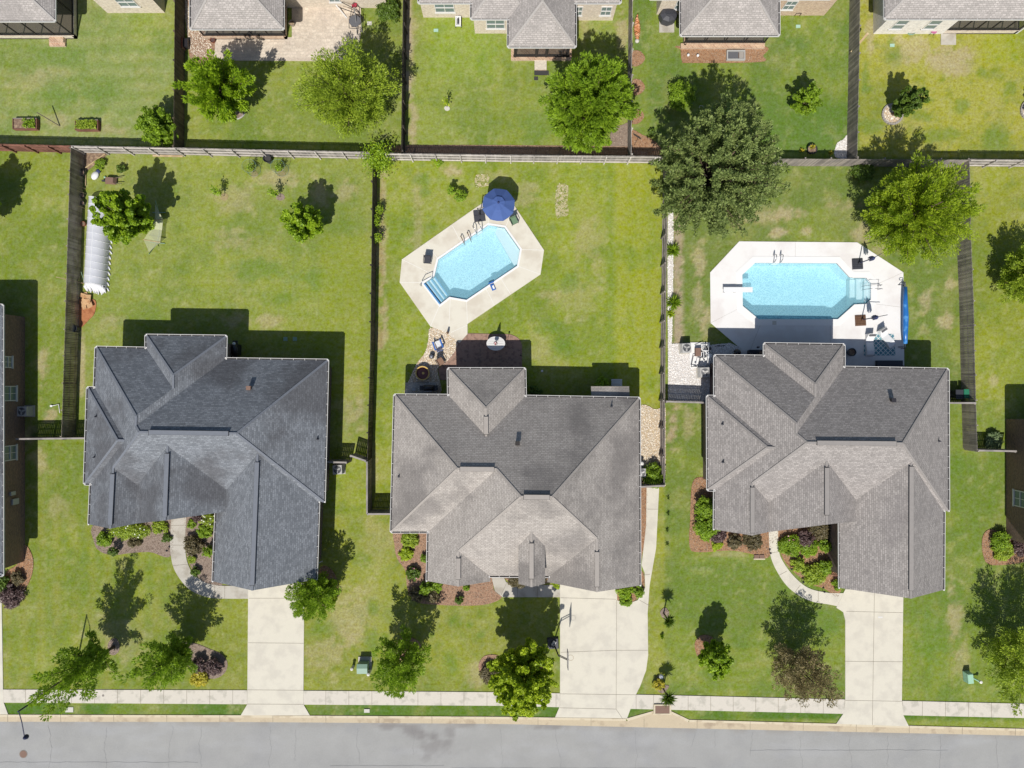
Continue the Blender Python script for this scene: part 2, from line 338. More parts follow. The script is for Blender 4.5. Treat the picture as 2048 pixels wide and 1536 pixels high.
L.new(noise(t, geo, 5, 3), b.inputs["Height"]); L.new(b.outputs[0], gl.inputs["Normal"])
fr = N.new("ShaderNodeFresnel"); fr.inputs[0].default_value = 1.33; L.new(b.outputs[0], fr.inputs["Normal"])
mx = N.new("ShaderNodeMixShader"); df = N.new("ShaderNodeBsdfDiffuse"); df.inputs[0].default_value = (.44, .85, .98, 1); m2 = N.new("ShaderNodeMixShader"); m2.inputs[0].default_value = .28; L.new(tr.outputs[0], m2.inputs[1]); L.new(df.outputs[0], m2.inputs[2]); L.new(fr.outputs[0], mx.inputs[0]); L.new(m2.outputs[0], mx.inputs[1]); L.new(gl.outputs[0], mx.inputs[2])
o = N.new("ShaderNodeOutputMaterial"); L.new(mx.outputs[0], o.inputs[0]); L.new(va.outputs[0], o.inputs[1])
# patterned rug
m, t, N, L, p = nodes("rug"); M["rug"] = m
geo = N.new("ShaderNodeNewGeometry").outputs["Position"]; mp = N.new("ShaderNodeMapping"); mp.inputs["Rotation"].default_value = (0, 0, R(45)); mp.inputs["Scale"].default_value = (3.4, 3.4, 0); L.new(geo, mp.inputs[0])
b = N.new("ShaderNodeTexBrick"); L.new(mp.outputs[0], b.inputs[0]); b.offset = 0; b.inputs["Brick Width"].default_value = 1; b.inputs["Row Height"].default_value = 1; b.inputs["Scale"].default_value = 1
b.inputs["Mortar Size"].default_value = .1; b.inputs["Color1"].default_value = col(120, 170, 180); b.inputs["Color2"].default_value = col(90, 140, 156); b.inputs["Mortar"].default_value = col(236, 240, 238)
L.new(b.outputs[0], p.inputs["Base Color"]); p.inputs["Roughness"].default_value = .9
# ---------------------------------------------------------------- lawn sheet
POOL2 = [(977,450),(1009,455),(1040,499),(1034,532),(933,600),(899,594),(880,609),(848,567),(869,552),(877,519)]
POOL3 = [(1484,550),(1510,526),(1673,526.5),(1698,554),(1708,556),(1732,556),(1741,566),(1741,599),(1732,608),(1708,609),(1675,638.5),(1517,638.5),(1485,612)]
def inpoly(X, Y, poly):
    r = np.zeros(X.shape, bool); n = len(poly)
    for i in range(n):
        x1, y1 = poly[i]; x2, y2 = poly[(i+1) % n]
        if y1 == y2: continue
        c = ((y1 > Y) != (y2 > Y)) & (X < (x2-x1)*(Y-y1)/(y2-y1)+x1); r ^= c
    return r
xs = np.concatenate([np.linspace(-260, -50, 12)[:-1], np.arange(-50, 50.01, .22), np.linspace(50, 260, 12)[1:]])
ys = np.concatenate([np.linspace(-260, -40, 12)[:-1], np.arange(-40, 40.01, .22), np.linspace(40, 260, 12)[1:]])
X, Y = np.meshgrid(xs, ys, indexing='ij'); PX = X*23+1024; PY = 768-Y*23
def S(a, b, v): q = np.clip((v-a)/(b-a), 0, 1); return q*q*(3-2*q)
def rect(x0, y0, x1, y1, s=5): return S(x0-s, x0+s, PX)*(1-S(x1-s, x1+s, PX))*S(y0-s, y0+s, PY)*(1-S(y1-s, y1+s, PY))
def L3(c): return np.array(col(*c)[:3])
C = np.ones(X.shape+(3,))*L3((140, 152, 60))
def mixin(mask, c): C[:] = C*(1-mask[..., None])+L3(c)*mask[..., None]
nA = fbm(X, Y, .13, 1, 5); nB = fbm(X, Y, .5, 2, 4); nC = fbm(X, Y, 1.6, 3, 3, .65); nD = fbm(X+9, Y-4, .22, 7, 4)
YARDS = [(-400,-400,347,290,(150,160,92)),(347,-400,806,300,(134,148,62)),(806,-400,1266,308,(146,158,70)),(1266,-400,1718,314,(112,136,60)),(1718,-400,2600,318,(168,166,66)),
 (-400,290,137,880,(128,144,54)),(137,300,743,900,(144,154,70)),(743,310,1332,1000,(146,158,54)),(1336,315,1946,800,(120,136,62)),(1946,317,2600,905,(146,152,52)),
 (-400,880,497,1380,(138,146,58)),(608,1020,1120,1384,(144,150,62)),(608,900,740,1030,(140,154,50)),(1290,800,1340,1400,(156,158,58)),(1330,800,1700,1400,(122,138,60)),(1790,800,2600,1410,(124,140,58)),(-400,1405,2600,1440,(92,124,44))]
for x0, y0, x1, y1, c in YARDS: mixin(rect(x0, y0, x1, y1, 4), c)
# greener and yellower clumps of turf, mottled dryness
mixin(S(.50, .66, nA)*.45, (112, 134, 50)); mixin(S(.50, .68, nD)*.35, (162, 168, 64)); mixin(S(.55, .72, nB)*.28, (170, 164, 96)); mixin(S(.56, .75, fbm(X, Y, .45, 12, 4))*.35, (104, 132, 52))
mow = (np.sin(PY*.22+2*nB)*.5+.5)*rect(1350, 1120, 1690, 1390, 20)+(np.sin(PX*.2+2*nB)*.5+.5)*rect(1810, 800, 2040, 1400, 20)+(np.sin(PY*.2+2*nB)*.5+.5)*rect(0, 30, 340, 270, 20)+(np.sin(PX*.19+3*nB)*.5+.5)*rect(0, 880, 345, 1380, 10)+(np.sin(PX*.17+2*nB)*.5+.5)*rect(1200, 320, 1330, 800, 20)+(np.sin(PY*.14+3*nB)*.5+.5)*rect(180, 430, 740, 660, 30)*.6
mixin(mow*.38, (112, 140, 44))
nE = fbm(X, Y, 1.1, 41, 4, .8)
def blob(x, y, rx, ry, a, c=(184, 168, 128), thr=.46):
    d = np.sqrt(((PX-x)/rx)**2+((PY-y)/ry)**2); mixin(np.clip(S(.0, .22, (nE*.55+nC*.25+nB*.2-thr)+.30*(1-1.15*d))*a*(1-S(1.1, 1.5, d))*.85, 0, 1), c)
DRY = [(560,355,45,22,.7),(470,400,60,40,.5),(460,480,50,30,.5),(540,640,30,20,.7),(470,640,40,18,.6),(690,380,40,30,.6),(640,380,30,40,.7),(600,455,30,30,.5),(225,640,40,20,.5),(980,350,30,14,.4),
 (905,340,25,14,.9),(1050,400,40,18,.5),(1060,380,35,20,.5),(835,470,14,150,.5),(765,470,10,180,.8),(770,640,9,60,.9),(1180,480,40,60,.4),(1160,590,50,70,.35),(1090,590,30,15,.5),
 (1580,430,50,18,.9),(1560,465,30,14,1),(1615,460,20,12,.9),(1735,470,40,25,.8),(1760,500,30,20,.6),(1690,410,40,10,.6),(1900,570,12,12,.8),(1850,600,18,30,.8),(1892,645,18,25,.9),(1850,660,15,12,.4),(1356,560,14,140,1.1),(1400,530,18,50,.8),(1410,640,18,40,.9),(1395,600,14,60,.6),(1500,430,60,30,.6),
 (825,250,14,70,1),(820,100,14,120,.7),(1215,200,40,40,.4),(1160,160,25,30,.6),(1245,60,16,50,.9),(1170,40,16,40,.6),(1820,100,60,35,.8),(1900,120,60,40,.9),(1800,250,60,30,.3),(1740,60,12,60,.8),(95,150,60,30,.3),
 (60,160,60,30,.3),(120,240,40,20,.6),(200,260,60,12,.6),(85,740,14,70,.8),(100,830,20,20,.9),(75,920,30,40,.7),(120,1010,30,40,.4),(160,620,14,60,.9),(163,740,8,100,.9),(720,800,12,80,.6),(700,800,24,90,.6),(745,930,10,90,.5),
 (230,1280,90,50,.4),(700,1240,60,80,.5),(660,1300,60,60,.5),(760,1080,40,60,.3),(955,1350,40,40,.6),(1345,860,16,60,.9),(1350,760,10,60,.3),(1375,840,14,60,.6),(1840,1000,14,60,.3),(1910,1240,20,80,.7),(1925,1320,20,60,.5),(1990,760,14,14,.7),(1830,815,12,12,.8),(1450,1110,60,6,.5),(1345,690,14,30,.9),(1290,1240,8,140,.4),(60,880,20,30,.7),(1075,700,40,30,.3),(1440,1000,8,8,1),(1925,480,8,40,.5),(1950,330,40,15,.3)]
for d in DRY: blob(*d)
mixin(rect(1347, 430, 1366, 700, 5)*S(.3, .5, nE*.5+nB*.5), (172, 156, 126)); mixin(rect(808, 0, 822, 292, 5)*S(.42, .56, nE*.5+nB*.5), (188, 168, 142)); mixin(rect(1335, 806, 1356, 900, 6)*S(.4, .55, nE*.5+nB*.5), (168, 150, 118)); mixin(rect(752, 330, 768, 700, 5)*S(.42, .58, nE*.5+nB*.5), (168, 152, 104))
mixin(S(.60, .70, nE)*.30, (186, 182, 118)); mixin(S(.60, .70, 1-nE)*.30, (96, 124, 44))
GREEN = [(1790,110,16,10),(1745,250,30,16),(1840,230,30,12),(1920,215,16,14),(1880,270,60,14),(1990,280,30,20),(2020,180,14,20),(1965,145,10,10),(1730,150,8,30),(1995,115,8,8),(2030,115,10,10),(1885,160,7,6),(1735,180,10,10),(1780,85,8,6),(1860,200,10,7),
 (905,1240,10,9),(940,1250,8,7),(960,1270,8,6),(860,1270,7,6),(900,1330,16,30),(770,1275,8,8),(745,1215,10,14),(745,1290,14,30),(840,360,14,10),(850,385,10,8),(810,450,8,8),(1100,650,20,14),(1140,560,20,16),(1135,690,26,16),(1080,250,40,30),(520,540,40,20),(560,600,30,14),(640,560,40,20),(120,110,50,20),(110,190,30,30),(200,180,40,20),(1905,930,30,30),(640,1260,30,20),(1640,1250,40,30),(1860,1290,30,60)]
for gx, gy, rx, ry in GREEN: blob(gx, gy, rx*1.5, ry*1.5, .62, (100, 134, 44), .47)
mixin(rect(1230, 320, 1322, 810, 12)*.55*S(.3, .6, nB+.1), (166, 168, 50)); mixin(rect(640, 470, 738, 800, 14)*.4, (158, 164, 48)); mixin(rect(560, 640, 660, 700, 20)*.4, (140, 152, 36))
mixin(rect(860, 20, 1000, 150, 30)*.35, (140, 170, 50)); mixin(rect(1510, 200, 1700, 290, 30)*.35, (88, 128, 44)); mixin(rect(1965, 0, 2048, 130, 20)*.5, (160, 170, 40))
def mesh_grid(name, xs, ys, C, mat, z=0, skip=None, fn=None):
    nx, ny = len(xs), len(ys); X, Y = np.meshgrid(xs, ys, indexing='ij'); Z = np.zeros_like(X)+z
    if fn is not None: Z += fn
    I = np.arange(nx*ny).reshape(nx, ny); Q = np.stack([I[:-1, :-1], I[1:, :-1], I[1:, 1:], I[:-1, 1:]], -1)
    if skip is not None: Q = Q[~skip]
    Q = Q.reshape(-1, 4); n = len(Q); me = bpy.data.meshes.new(name)
    me.vertices.add(nx*ny); me.vertices.foreach_set("co", np.stack([X, Y, Z], -1).astype(np.float32).ravel())
    me.loops.add(n*4); me.loops.foreach_set("vertex_index", Q.astype(np.int32).ravel())
    me.polygons.add(n); me.polygons.foreach_set("loop_start", np.arange(0, n*4, 4, dtype=np.int32)); me.polygons.foreach_set("loop_total", np.full(n, 4, dtype=np.int32))
    at = me.color_attributes.new("turf", 'FLOAT_COLOR', 'POINT'); at.data.foreach_set("color", np.concatenate([C, np.ones(C.shape[:2]+(1,))], -1).astype(np.float32).ravel())
    me.materials.append(M[mat]); me.update(calc_edges=True)
    o = bpy.data.objects.new(name, me); COL.objects.link(o); return o
cx = (PX[:-1, :-1]+PX[1:, 1:])/2; cy = (PY[:-1, :-1]+PY[1:, 1:])/2
def grown(poly, d):
    mx_ = sum(p[0] for p in poly)/len(poly); my_ = sum(p[1] for p in poly)/len(poly)
    return [(mx_+(p[0]-mx_)*(1+d), my_+(p[1]-my_)*(1+d)) for p in poly]
skip = inpoly(cx, cy, grown(POOL2, .12)) | inpoly(cx, cy, grown(POOL3, .09))
tag(mesh_grid("lawn", xs, ys, C, "lawn", 0, skip, (nA-.5)*.0), kind='structure')
# ---------------------------------------------------------------- street
LX = [-1200, 0, 500, 1000, 1340, 2048, 3200]
def ln(v): return lambda x: float(np.interp(x, LX, v))
swt = ln([1376, 1378.5, 1380, 1384, 1390, 1407, 1436]); swb = ln([1402, 1404.6, 1408, 1411, 1419, 1435.5, 1465])
kt = ln([1426, 1428.7, 1430, 1433, 1438, 1457, 1487]); rt = ln([1440, 1443, 1443.7, 1447.5, 1455.5, 1471, 1500])
ax = np.arange(-90, 90.01, .3); ay = np.linspace(0, 1, 34)
AX, AT = np.meshgrid(ax, ay, indexing='ij'); top = np.interp(AX*23+1024, LX, [1440, 1443, 1443.7, 1447.5, 1455.5, 1471, 1500])
AP = top+AT*196; AY = (768-AP)/23; px_ = AX*23+1024
C = np.ones(AX.shape+(3,))*L3((169, 168, 165)); n1 = fbm(AX, AY, .5, 21, 5); n2 = fbm(AX*.25, AY, 1.0, 22, 4)
PX, PY = px_, AP; nC = fbm(AX, AY, 1.2, 23, 4); nB = fbm(AX, AY, .5, 24, 4); nE = fbm(AX, AY, 1.1, 42, 4)
mixin(S(.5, .75, n1)*.3, (150, 150, 152)); mixin(S(.5, .7, n2)*.22, (186, 186, 188))
for d in ((800,1452,50,8),(850,1472,50,12),(900,1470,18,26),(870,1492,60,30),(930,1450,30,10),(780,1448,40,6),(1110,1452,40,6),(820,1460,30,10)): blob(*d, .75, (136, 132, 130), .44)
mixin((1-S(0, .06, AT))*.4*S(.35, .6, nC), (150, 140, 126)); mixin(np.exp(-((AT-.42)/.1)**2)*.12+np.exp(-((AT-.75)/.1)**2)*.12, (150, 150, 152))
nx, ny = AX.shape; I = np.arange(nx*ny).reshape(nx, ny); Q = np.stack([I[:-1, 1:], I[1:, 1:], I[1:, :-1], I[:-1, :-1]], -1).reshape(-1, 4)
me = bpy.data.meshes.new("road"); me.from_pydata(np.stack([AX, AY, np.full(AX.shape, .012)], -1).reshape(-1, 3).tolist(), [], Q.tolist())
at = me.color_attributes.new("turf", 'FLOAT_COLOR', 'POINT'); at.data.foreach_set("color", np.concatenate([C, np.ones(C.shape[:2]+(1,))], -1).astype(np.float32).ravel())
me.materials.append(M["asphalt"]); road = bpy.data.objects.new("road", me); COL.objects.link(road); tag(road, kind='structure')
rng = random.Random(5)
b = MB()
for x0 in (96, 214, 345, 404, 542, 592, 715, 826, 1000, 1110, 1270, 1390, 1430, 1505, 1600, 1700, 1775, 1880, 1990):
    y = rt(x0)+rng.uniform(0, 12); x = x0; pts = [g3(x, y, .02)]; ln_ = rng.uniform(30, 110)
    while y < rt(x0)+ln_: y += 5; x += rng.uniform(-2.2, 2.2); pts.append(g3(x, y, .02))
    for p, q in zip(pts, pts[1:]): b.bar(p, q, .016, .004)
for x0, x1, y in ((0, 400, 1524), (900, 1400, 1536), (660, 900, 1531), (1500, 1900, 1500)):
    x = x0; pts = []
    while x < x1: pts.append(g3(x, y+rng.uniform(-.8, .8), .02)); x += 12
    for p, q in zip(pts, pts[1:]): b.bar(p, q, .018, .006)
tag(b.build("road_cracks", "crack"), kind='structure')
# kerb with gutter pan, in two parallel ribbons, broken by the storm inlet
def ribbon(mb, fa, fb, x0, x1, z0, z1, step=40):
    n = max(1, int((x1-x0)/step)); xx = [x0+(x1-x0)*i/n for i in range(n+1)]
    mb.slab([g(x, fa(x)) for x in xx]+[g(x, fb(x)) for x in reversed(xx)], z0, z1)
k1 = lambda x: kt(x)+4.5
b = MB(); ribbon(b, kt, k1, -1200, 1252, -.05, .055); ribbon(b, kt, k1, 1378, 3200, -.05, .055)
b.slab([g(*p) for p in ((1252,kt(1252)),(1308,1421),(1310,1424),(1256,kt(1252)+5))], -.05, .055); b.slab([g(*p) for p in ((1338,1424),(1340,1421),(1378,kt(1378)),(1376,kt(1378)+5))], -.05, .055)
tag(b.build("kerb", "kerb"), kind='structure')
b = MB(); ribbon(b, k1, rt, -1200, 1252, -.05, .03); ribbon(b, k1, rt, 1378, 3200, -.05, .03)
b.slab([g(*p) for p in ((1252,kt(1252)+4.6),(1256,kt(1252)+5),(1310,1424.2),(1338,1424.2),(1376,kt(1378)+5),(1378,kt(1378)+4.6),(1378,rt(1378)),(1310,rt(1320)),(1252,rt(1252)))], -.05, .028)
tag(b.build("gutter_pan", "gutter_pan"), kind='structure')
b = MB()
for x in range(16, 2100, 106): b.bar(g3(x, kt(x)+.5, .058), g3(x, k1(x), .058), .03, .006); b.bar(g3(x, k1(x), .036), g3(x, rt(x), .036), .03, .006)
tag(b.build("kerb_joints", "joint"), kind='structure')
fk = lambda x: rt(x)+197; b = MB(); ribbon(b, fk, lambda x: fk(x)+14, -1200, 3200, -.05, .1); tag(b.build("far_kerb", "kerb"), kind='structure')
# pavement slabs
b = MB(); j = MB()
ribbon(b, swt, swb, -1200, 3200, -.05, .055)
pv = b.build("pavement", "concrete_walk"); tag(pv, kind='structure')
for x in list(range(-40, 495, 46))+[495, 607]+list(range(652, 1118, 46))+[1120, 1232, 1272, 1307, 1335]+list(range(1376, 1690, 45))+[1689, 1804]+list(range(1844, 2100, 46)): j.bar(g3(x, swt(x), .057), g3(x, swb(x), .057), .028, .006)
def smooth(pts, n=5, closed=True):
    out = []; m = len(pts); rngi = range(m if closed else m-1)
    for i in rngi:
        P = [pts[(i+k) % m] if closed else pts[min(max(i+k, 0), m-1)] for k in (-1, 0, 1, 2)]
        for q in range(n):
            t_ = q/n; out.append(tuple(.5*(2*P[1][a]+(P[2][a]-P[0][a])*t_+(2*P[0][a]-5*P[1][a]+4*P[2][a]-P[3][a])*t_**2+(3*P[1][a]-P[0][a]-3*P[2][a]+P[3][a])*t_**3) for a in (0, 1)))
    if not closed: out.append(pts[-1])
    return out
def flat(name, pts, mat, z1=.05, z0=-.05, kind='structure'):
    b = MB(); b.slab([g(*p) for p in pts], z0, z1); return tag(b.build(name, mat), kind=kind)
def lines(par, segs, z, mat="joint", wd=.03):
    b = MB()
    for a_, b_ in segs: b.bar(g3(*a_, z), g3(*b_, z), wd, .006)
    o = b.build("joint", mat, par); return o
lines_p = j.build("joint", "joint", pv)
dr0 = flat("driveway", [(-90,1180),(4,1190),(7,1378),(8,1404),(17,1428),(-90,1428)], "concrete", .062)
dr1 = flat("driveway", [(497,1160),(609,1160),(607,1408),(620,1430),(482,1430),(495,1408)], "concrete", .062)
lines(dr1, [((498,1196),(607,1196)),((497,1285),(608,1286)),((496,1379),(607,1380)),((495,1407.5),(607,1408))], .064)
dr2 = flat("driveway", [(1120,1165),(1234,1150),(1234,1200),(1252,1208),(1275,1200),(1290,1175),(1289,1145),(1283,1130),(1292,1050),(1293,975),(1318,975),(1312,1095),(1299,1170),(1295,1225),(1296,1310),(1292,1340),(1280,1372),(1272,1388),(1262,1414),(1254,1436),(1110,1434),(1120,1411)], "concrete", .062)
lines(dr2, [((1121,1195),(1232,1198)),((1121,1304),(1232,1300)),((1232,1300),(1295,1300)),((1233,1200),(1232,1417)),((1120,1387),(1272,1389)),((1120,1415),(1232,1417.5)),((1232,1417.5),(1245,1437)),((1279,1200),(1299,1211)),((1294,1018),(1316,1018)),((1285,1150),(1300,1148))], .064)
dr3 = flat("driveway", [(1672,1215),(1690,1178),(1806,1185),(1803,1402),(1806,1430),(1817,1452),(1672,1447),(1688,1424),(1690,1398),(1690,1240),(1686,1224)], "concrete", .062)
lines(dr3, [((1748,1185),(1744,1449)),((1692,1222),(1805,1225)),((1690,1322),(1804,1323)),((1690,1400),(1803,1402))], .064)
wk1 = flat("garden_path", smooth([(343,1035),(341,1090),(346,1130),(362,1160),(385,1182),(420,1195),(460,1197)], 5, False)+[(497,1197),(497,1172)]+smooth([(440,1171),(412,1165),(388,1148),(374,1120),(371,1080),(374,1025)], 5, False), "concrete_old", .055)
lines(wk1, [((342,1051),(373,1050)),((341,1090),(371,1090)),((346,1131),(377,1128)),((372,1172),(394,1152)),((428,1196),(430,1170)),((450,1197),(450,1171))], .057)
wk2 = flat("garden_path", [(982,1150),(1006,1150),(1012,1164),(1030,1170),(1120,1170),(1120,1194),(1005,1194),(990,1182)], "concrete_old", .055)
lines(wk2, [((1002,1190),(1013,1166)),((1035,1171),(1035,1194)),((1075,1171),(1075,1194))], .057)
wk3 = flat("garden_path", smooth([(1537,1058),(1540,1108),(1555,1145),(1580,1178),(1618,1201),(1660,1209),(1681,1214)], 5, False)+[(1690,1228),(1696,1186)]+smooth([(1660,1186),(1622,1178),(1595,1160),(1570,1130),(1557,1100),(1556,1050)], 5, False), "concrete", .052)
lines(wk3, [((1540,1106),(1557,1103)),((1558,1150),(1573,1142)),((1588,1186),(1600,1170)),((1636,1204),(1636,1182)),((1684,1213),(1688,1188))], .056)
# ---------------------------------------------------------------- planting beds
def fill_pts(poly, n, rs):
    a = np.array(poly); out = []; lo = a.min(0); hi = a.max(0)
    while len(out) < n:
        q = rs.uniform(lo, hi, size=(n*2, 2)); k = inpoly(q[:, 0], q[:, 1], poly); out += q[k].tolist()
    return np.array(out[:n])
def area(poly): return abs(sum(poly[i][0]*poly[(i+1) % len(poly)][1]-poly[(i+1) % len(poly)][0]*poly[i][1] for i in range(len(poly))))/2/529
def scatter(par, poly, mat, dens, size, z, name, seed=1, asp=.7, tilt=.5):
    rs = np.random.RandomState(seed); n = int(area(poly)*dens); q = fill_pts(poly, n, rs)
    P = np.stack([(q[:, 0]-1024)/23, (768-q[:, 1])/23, z+rs.rand(n)*.02], 1); Nn = rs.normal(size=(n, 3))*tilt; Nn[:, 2] = 1
    o = quads(name, P, Nn, size*(.5+rs.rand(n)), asp, rs.rand(n), mat, par, rs); tag(o, kind='stuff'); return o
BEDS = [("mulch_grey",[(192,1046),(189,1085),(200,1102),(225,1110),(262,1106),(300,1104),(342,1111),(345,1040),(300,1020)]),("mulch_grey",[(374,1022),(372,1080),(376,1118),(391,1147),(414,1166),(445,1168),(440,1015)]),
 ("mulch_grey",[(355,1295),(368,1284),(392,1287),(420,1298),(443,1308),(455,1325),(450,1345),(430,1357),(400,1352),(380,1338),(364,1315)]),("mulch_grey",[(216,1290),(222,1279),(232,1277),(239,1288),(238,1302),(229,1310),(219,1306)]),
 ("straw",[(628,1168),(645,1132),(668,1145),(678,1180),(668,1205),(645,1215)]),
 ("mulch_red",[(793,1058),(789,1090),(795,1118),(811,1142),(815,1178),(832,1203),(870,1209),(930,1211),(975,1208),(1003,1195),(988,1180),(975,1150),(875,1150),(870,1060)]),("mulch_red",[(790,1290),(800,1277),(818,1274),(836,1282),(843,1298),(830,1318),(805,1320),(792,1310)]),
 ("mulch_red",[(957,1335),(965,1315),(982,1309),(1000,1314),(1004,1340),(990,1365),(972,1366)]),("mulch_red",[(1008,1140),(1098,1140),(1102,1164),(1040,1168),(1016,1162)]),("straw",[(1233,1165),(1234,1200),(1250,1207),(1275,1197),(1288,1175),(1286,1145),(1265,1140)]),
 ("straw",[(1266,975),(1293,975),(1294,1050),(1284,1110),(1278,1145),(1262,1140)]),("straw",[(1385,965),(1380,1040),(1379,1092),(1395,1104),(1460,1101),(1500,1107),(1538,1113),(1538,1050),(1440,1045),(1440,965),(1410,955)]),
 ("straw",[(1557,1050),(1560,1100),(1577,1133),(1615,1165),(1650,1178),(1672,1194),(1682,1180),(1697,1150),(1697,1035)]),("straw",[(1389,1290),(1398,1273),(1415,1270),(1430,1280),(1433,1300),(1418,1320),(1398,1318)]),
 ("straw",[(1361,100),(1364,122),(1380,126),(1520,124),(1526,112),(1524,92),(1362,92)]),("straw",[(1265,104),(1280,103),(1290,117),(1280,130),(1265,131)]),("straw",[(1265,161),(1280,160),(1290,175),(1280,188),(1265,188)]),("straw",[(1263,221),(1280,220),(1288,233),(1278,246),(1263,246)]),
 ("straw",[(1262,262),(1285,270),(1312,285),(1325,310),(1262,309)]),("mulch_grey",[(1222,262),(1245,250),(1260,250),(1260,306),(1225,306)]),("mulch_red",[(808,291),(1225,293),(1262,298),(1262,310),(806,306)]),("soil",[(165,303),(216,305),(212,312),(165,345)]),
 ("straw",[(12,1148),(35,1128),(50,1090),(66,1115),(64,1150),(45,1185),(10,1205)]),("straw",[(1966,1070),(1990,1060),(2048,1095),(2060,1120),(1985,1130),(1966,1110)]),("mulch_grey",[(455,222),(465,232),(480,238),(490,228),(490,215),(470,205)]),
 ("red_clay",[(155,600),(190,600),(190,625),(178,640),(160,655),(152,630)]),("mulch_grey",[(1326,1368),(1318,1350),(1312,1360),(1314,1378),(1325,1386),(1338,1372)]),("mulch_grey",[(1320,1225),(1330,1215),(1338,1226),(1330,1240)]),("mulch_red",[(372,0),(382,30),(380,115),(425,120),(425,60),(384,60),(384,-20),(372,-20)])]
for i, (mt, pts) in enumerate(BEDS):
    sp = smooth(pts, 6); o = flat("mulch_bed", sp, mt, .035+.0007*i)
    if mt != "soil" and mt != "red_clay": scatter(o, sp, "chips", 110, .05, .045+.0007*i, "bark_chips", i, .3, .6)
GR = [("gravel_tan","pebble_tan",[(861,656),(897,662),(914,682),(910,702),(893,724),(875,738),(880,790),(812,790),(822,752),(835,725),(850,705),(857,680)]),("gravel_tan","pebble_tan",[(1266,815),(1290,809),(1310,819),(1331,815),(1331,972),(1266,972)]),
 ("gravel_white","pebble_white",[(1336,688),(1395,686),(1420,690),(1460,686),(1490,700),(1492,800),(1400,804),(1336,800)]),("gravel_white","pebble_white",[(1336,410),(1346,418),(1346,560),(1343,690),(1336,690)]),("gravel_white","pebble_white",[(1673,288),(1685,280),(1698,270),(1699,314),(1670,314)]),
 ("gravel_tan","pebble_tan",[(370,0),(384,-5),(384,58),(410,62),(422,90),(425,112),(385,110),(374,60)])]
for i, (mt, pb, pts) in enumerate(GR):
    sp = smooth(pts, 4) if i not in (1, 2) else pts; o = flat("gravel_bed", sp, mt, .03+.001*i); scatter(o, sp, pb, 230, .042, .045+.001*i, "pebbles", 50+i, .75, .3)
for k, (x0, y0, x1, y1) in enumerate(((1113,371,1136,433),(952,350,978,374))):
    sp = smooth([(x0,y0),(x1,y0+1),(x1-1,(y0+y1)/2),(x1+1,y1-4),((x0+x1)/2,y1),(x0-1,y1)], 3); o = flat("dead_turf_patch", sp, "straw_pale", .012+.002*k); scatter(o, sp, "pebble_tan", 60, .06, .02, "straw", 70+k, .2, .5); scatter(o, sp, "leaf_grass", 60, .06, .02, "grass_blades", 80+k, .3, .5)
# ---------------------------------------------------------------- pools
import bmesh
def holed(mb_name, outer, inner, z, thick, mat, parent=None):
    bm = bmesh.new(); E = []
    for pts in (outer, inner):
        vs = [bm.verts.new((p[0], p[1], z)) for p in pts]
        for i in range(len(vs)): E.append(bm.edges.new((vs[i], vs[(i+1) % len(vs)])))
    bmesh.ops.triangle_fill(bm, edges=E, use_beauty=True)
    for f in bm.faces:
        if f.normal.z < 0: f.normal_flip()
    for e_ in list(E):
        a_, b_ = e_.verts; n1_ = bm.verts.new((a_.co.x, a_.co.y, z-thick)); n2_ = bm.verts.new((b_.co.x, b_.co.y, z-thick)); bm.faces.new((a_, b_, n2_, n1_))
    me = bpy.data.meshes.new(mb_name); bm.to_mesh(me); bm.free(); me.materials.append(M[mat]); o = bpy.data.objects.new(mb_name, me); COL.objects.link(o)
    if parent: o.parent = parent; me.transform(__import__("mathutils").Matrix.Translation(-wloc(parent)))
    return o
DECK2 = [(951,416),(990,390),(1018,395),(1029,412),(1088,500.5),(1081,549),(935,648),(935,668),(919,686),(890,664),(861,653),(799.5,565),(804,519)]
DECK3 = [(1478,483),(1714,485),(1806,545),(1808,760),(1480,760),(1482,698),(1421,646),(1420,545)]
G = lambda L_: [g(*p) for p in L_]
d2 = tag(holed("pool_deck", G(DECK2), G(POOL2), .06, .16, "deck_cream"), kind='structure'); d3 = tag(holed("pool_deck", G(DECK3), G(POOL3), .06, .16, "deck_white"), kind='structure')
lines(d2, [((804,519),(866,549)),((800,565),(845,565)),((861,653),(880,609)),((898,648),(901,594)),((935,648),(933,600)),((988,609),(972,577)),((1021,588),(1001,556)),((1081,549),(1034,532)),((1088,500.5),(1040,499)),((853,487),(877,519)),((905,452),(922,484)),((977,450),(977,400)),((1011,455),(1029,412)),((902,665),(935,650))], .063, "joint_light", .05)
lines(d3, [((1421,646),(1487,612)),((1806,545),(1750,570)),((1590,485),(1590,515)),((1660,760),(1660,650)),((1750,608),(1806,615)),((1500,700),(1520,650))], .063, "joint", .012)
def offset(P, d):
    n = len(P); ar = sum(P[i][0]*P[(i+1) % n][1]-P[(i+1) % n][0]*P[i][1] for i in range(n)); sg = 1 if ar > 0 else -1; out = []
    for i in range(n):
        a_, b_, c_ = Vector(P[i-1]), Vector(P[i]), Vector(P[(i+1) % n]); d1 = (b_-a_).normalized(); d2_ = (c_-b_).normalized()
        n1_ = Vector((d1.y, -d1.x))*sg; n2_ = Vector((d2_.y, -d2_.x))*sg; m_ = (n1_+n2_); m_ = m_/max(m_.length_squared/2, .3); out.append(tuple(b_+m_*d))
    return out
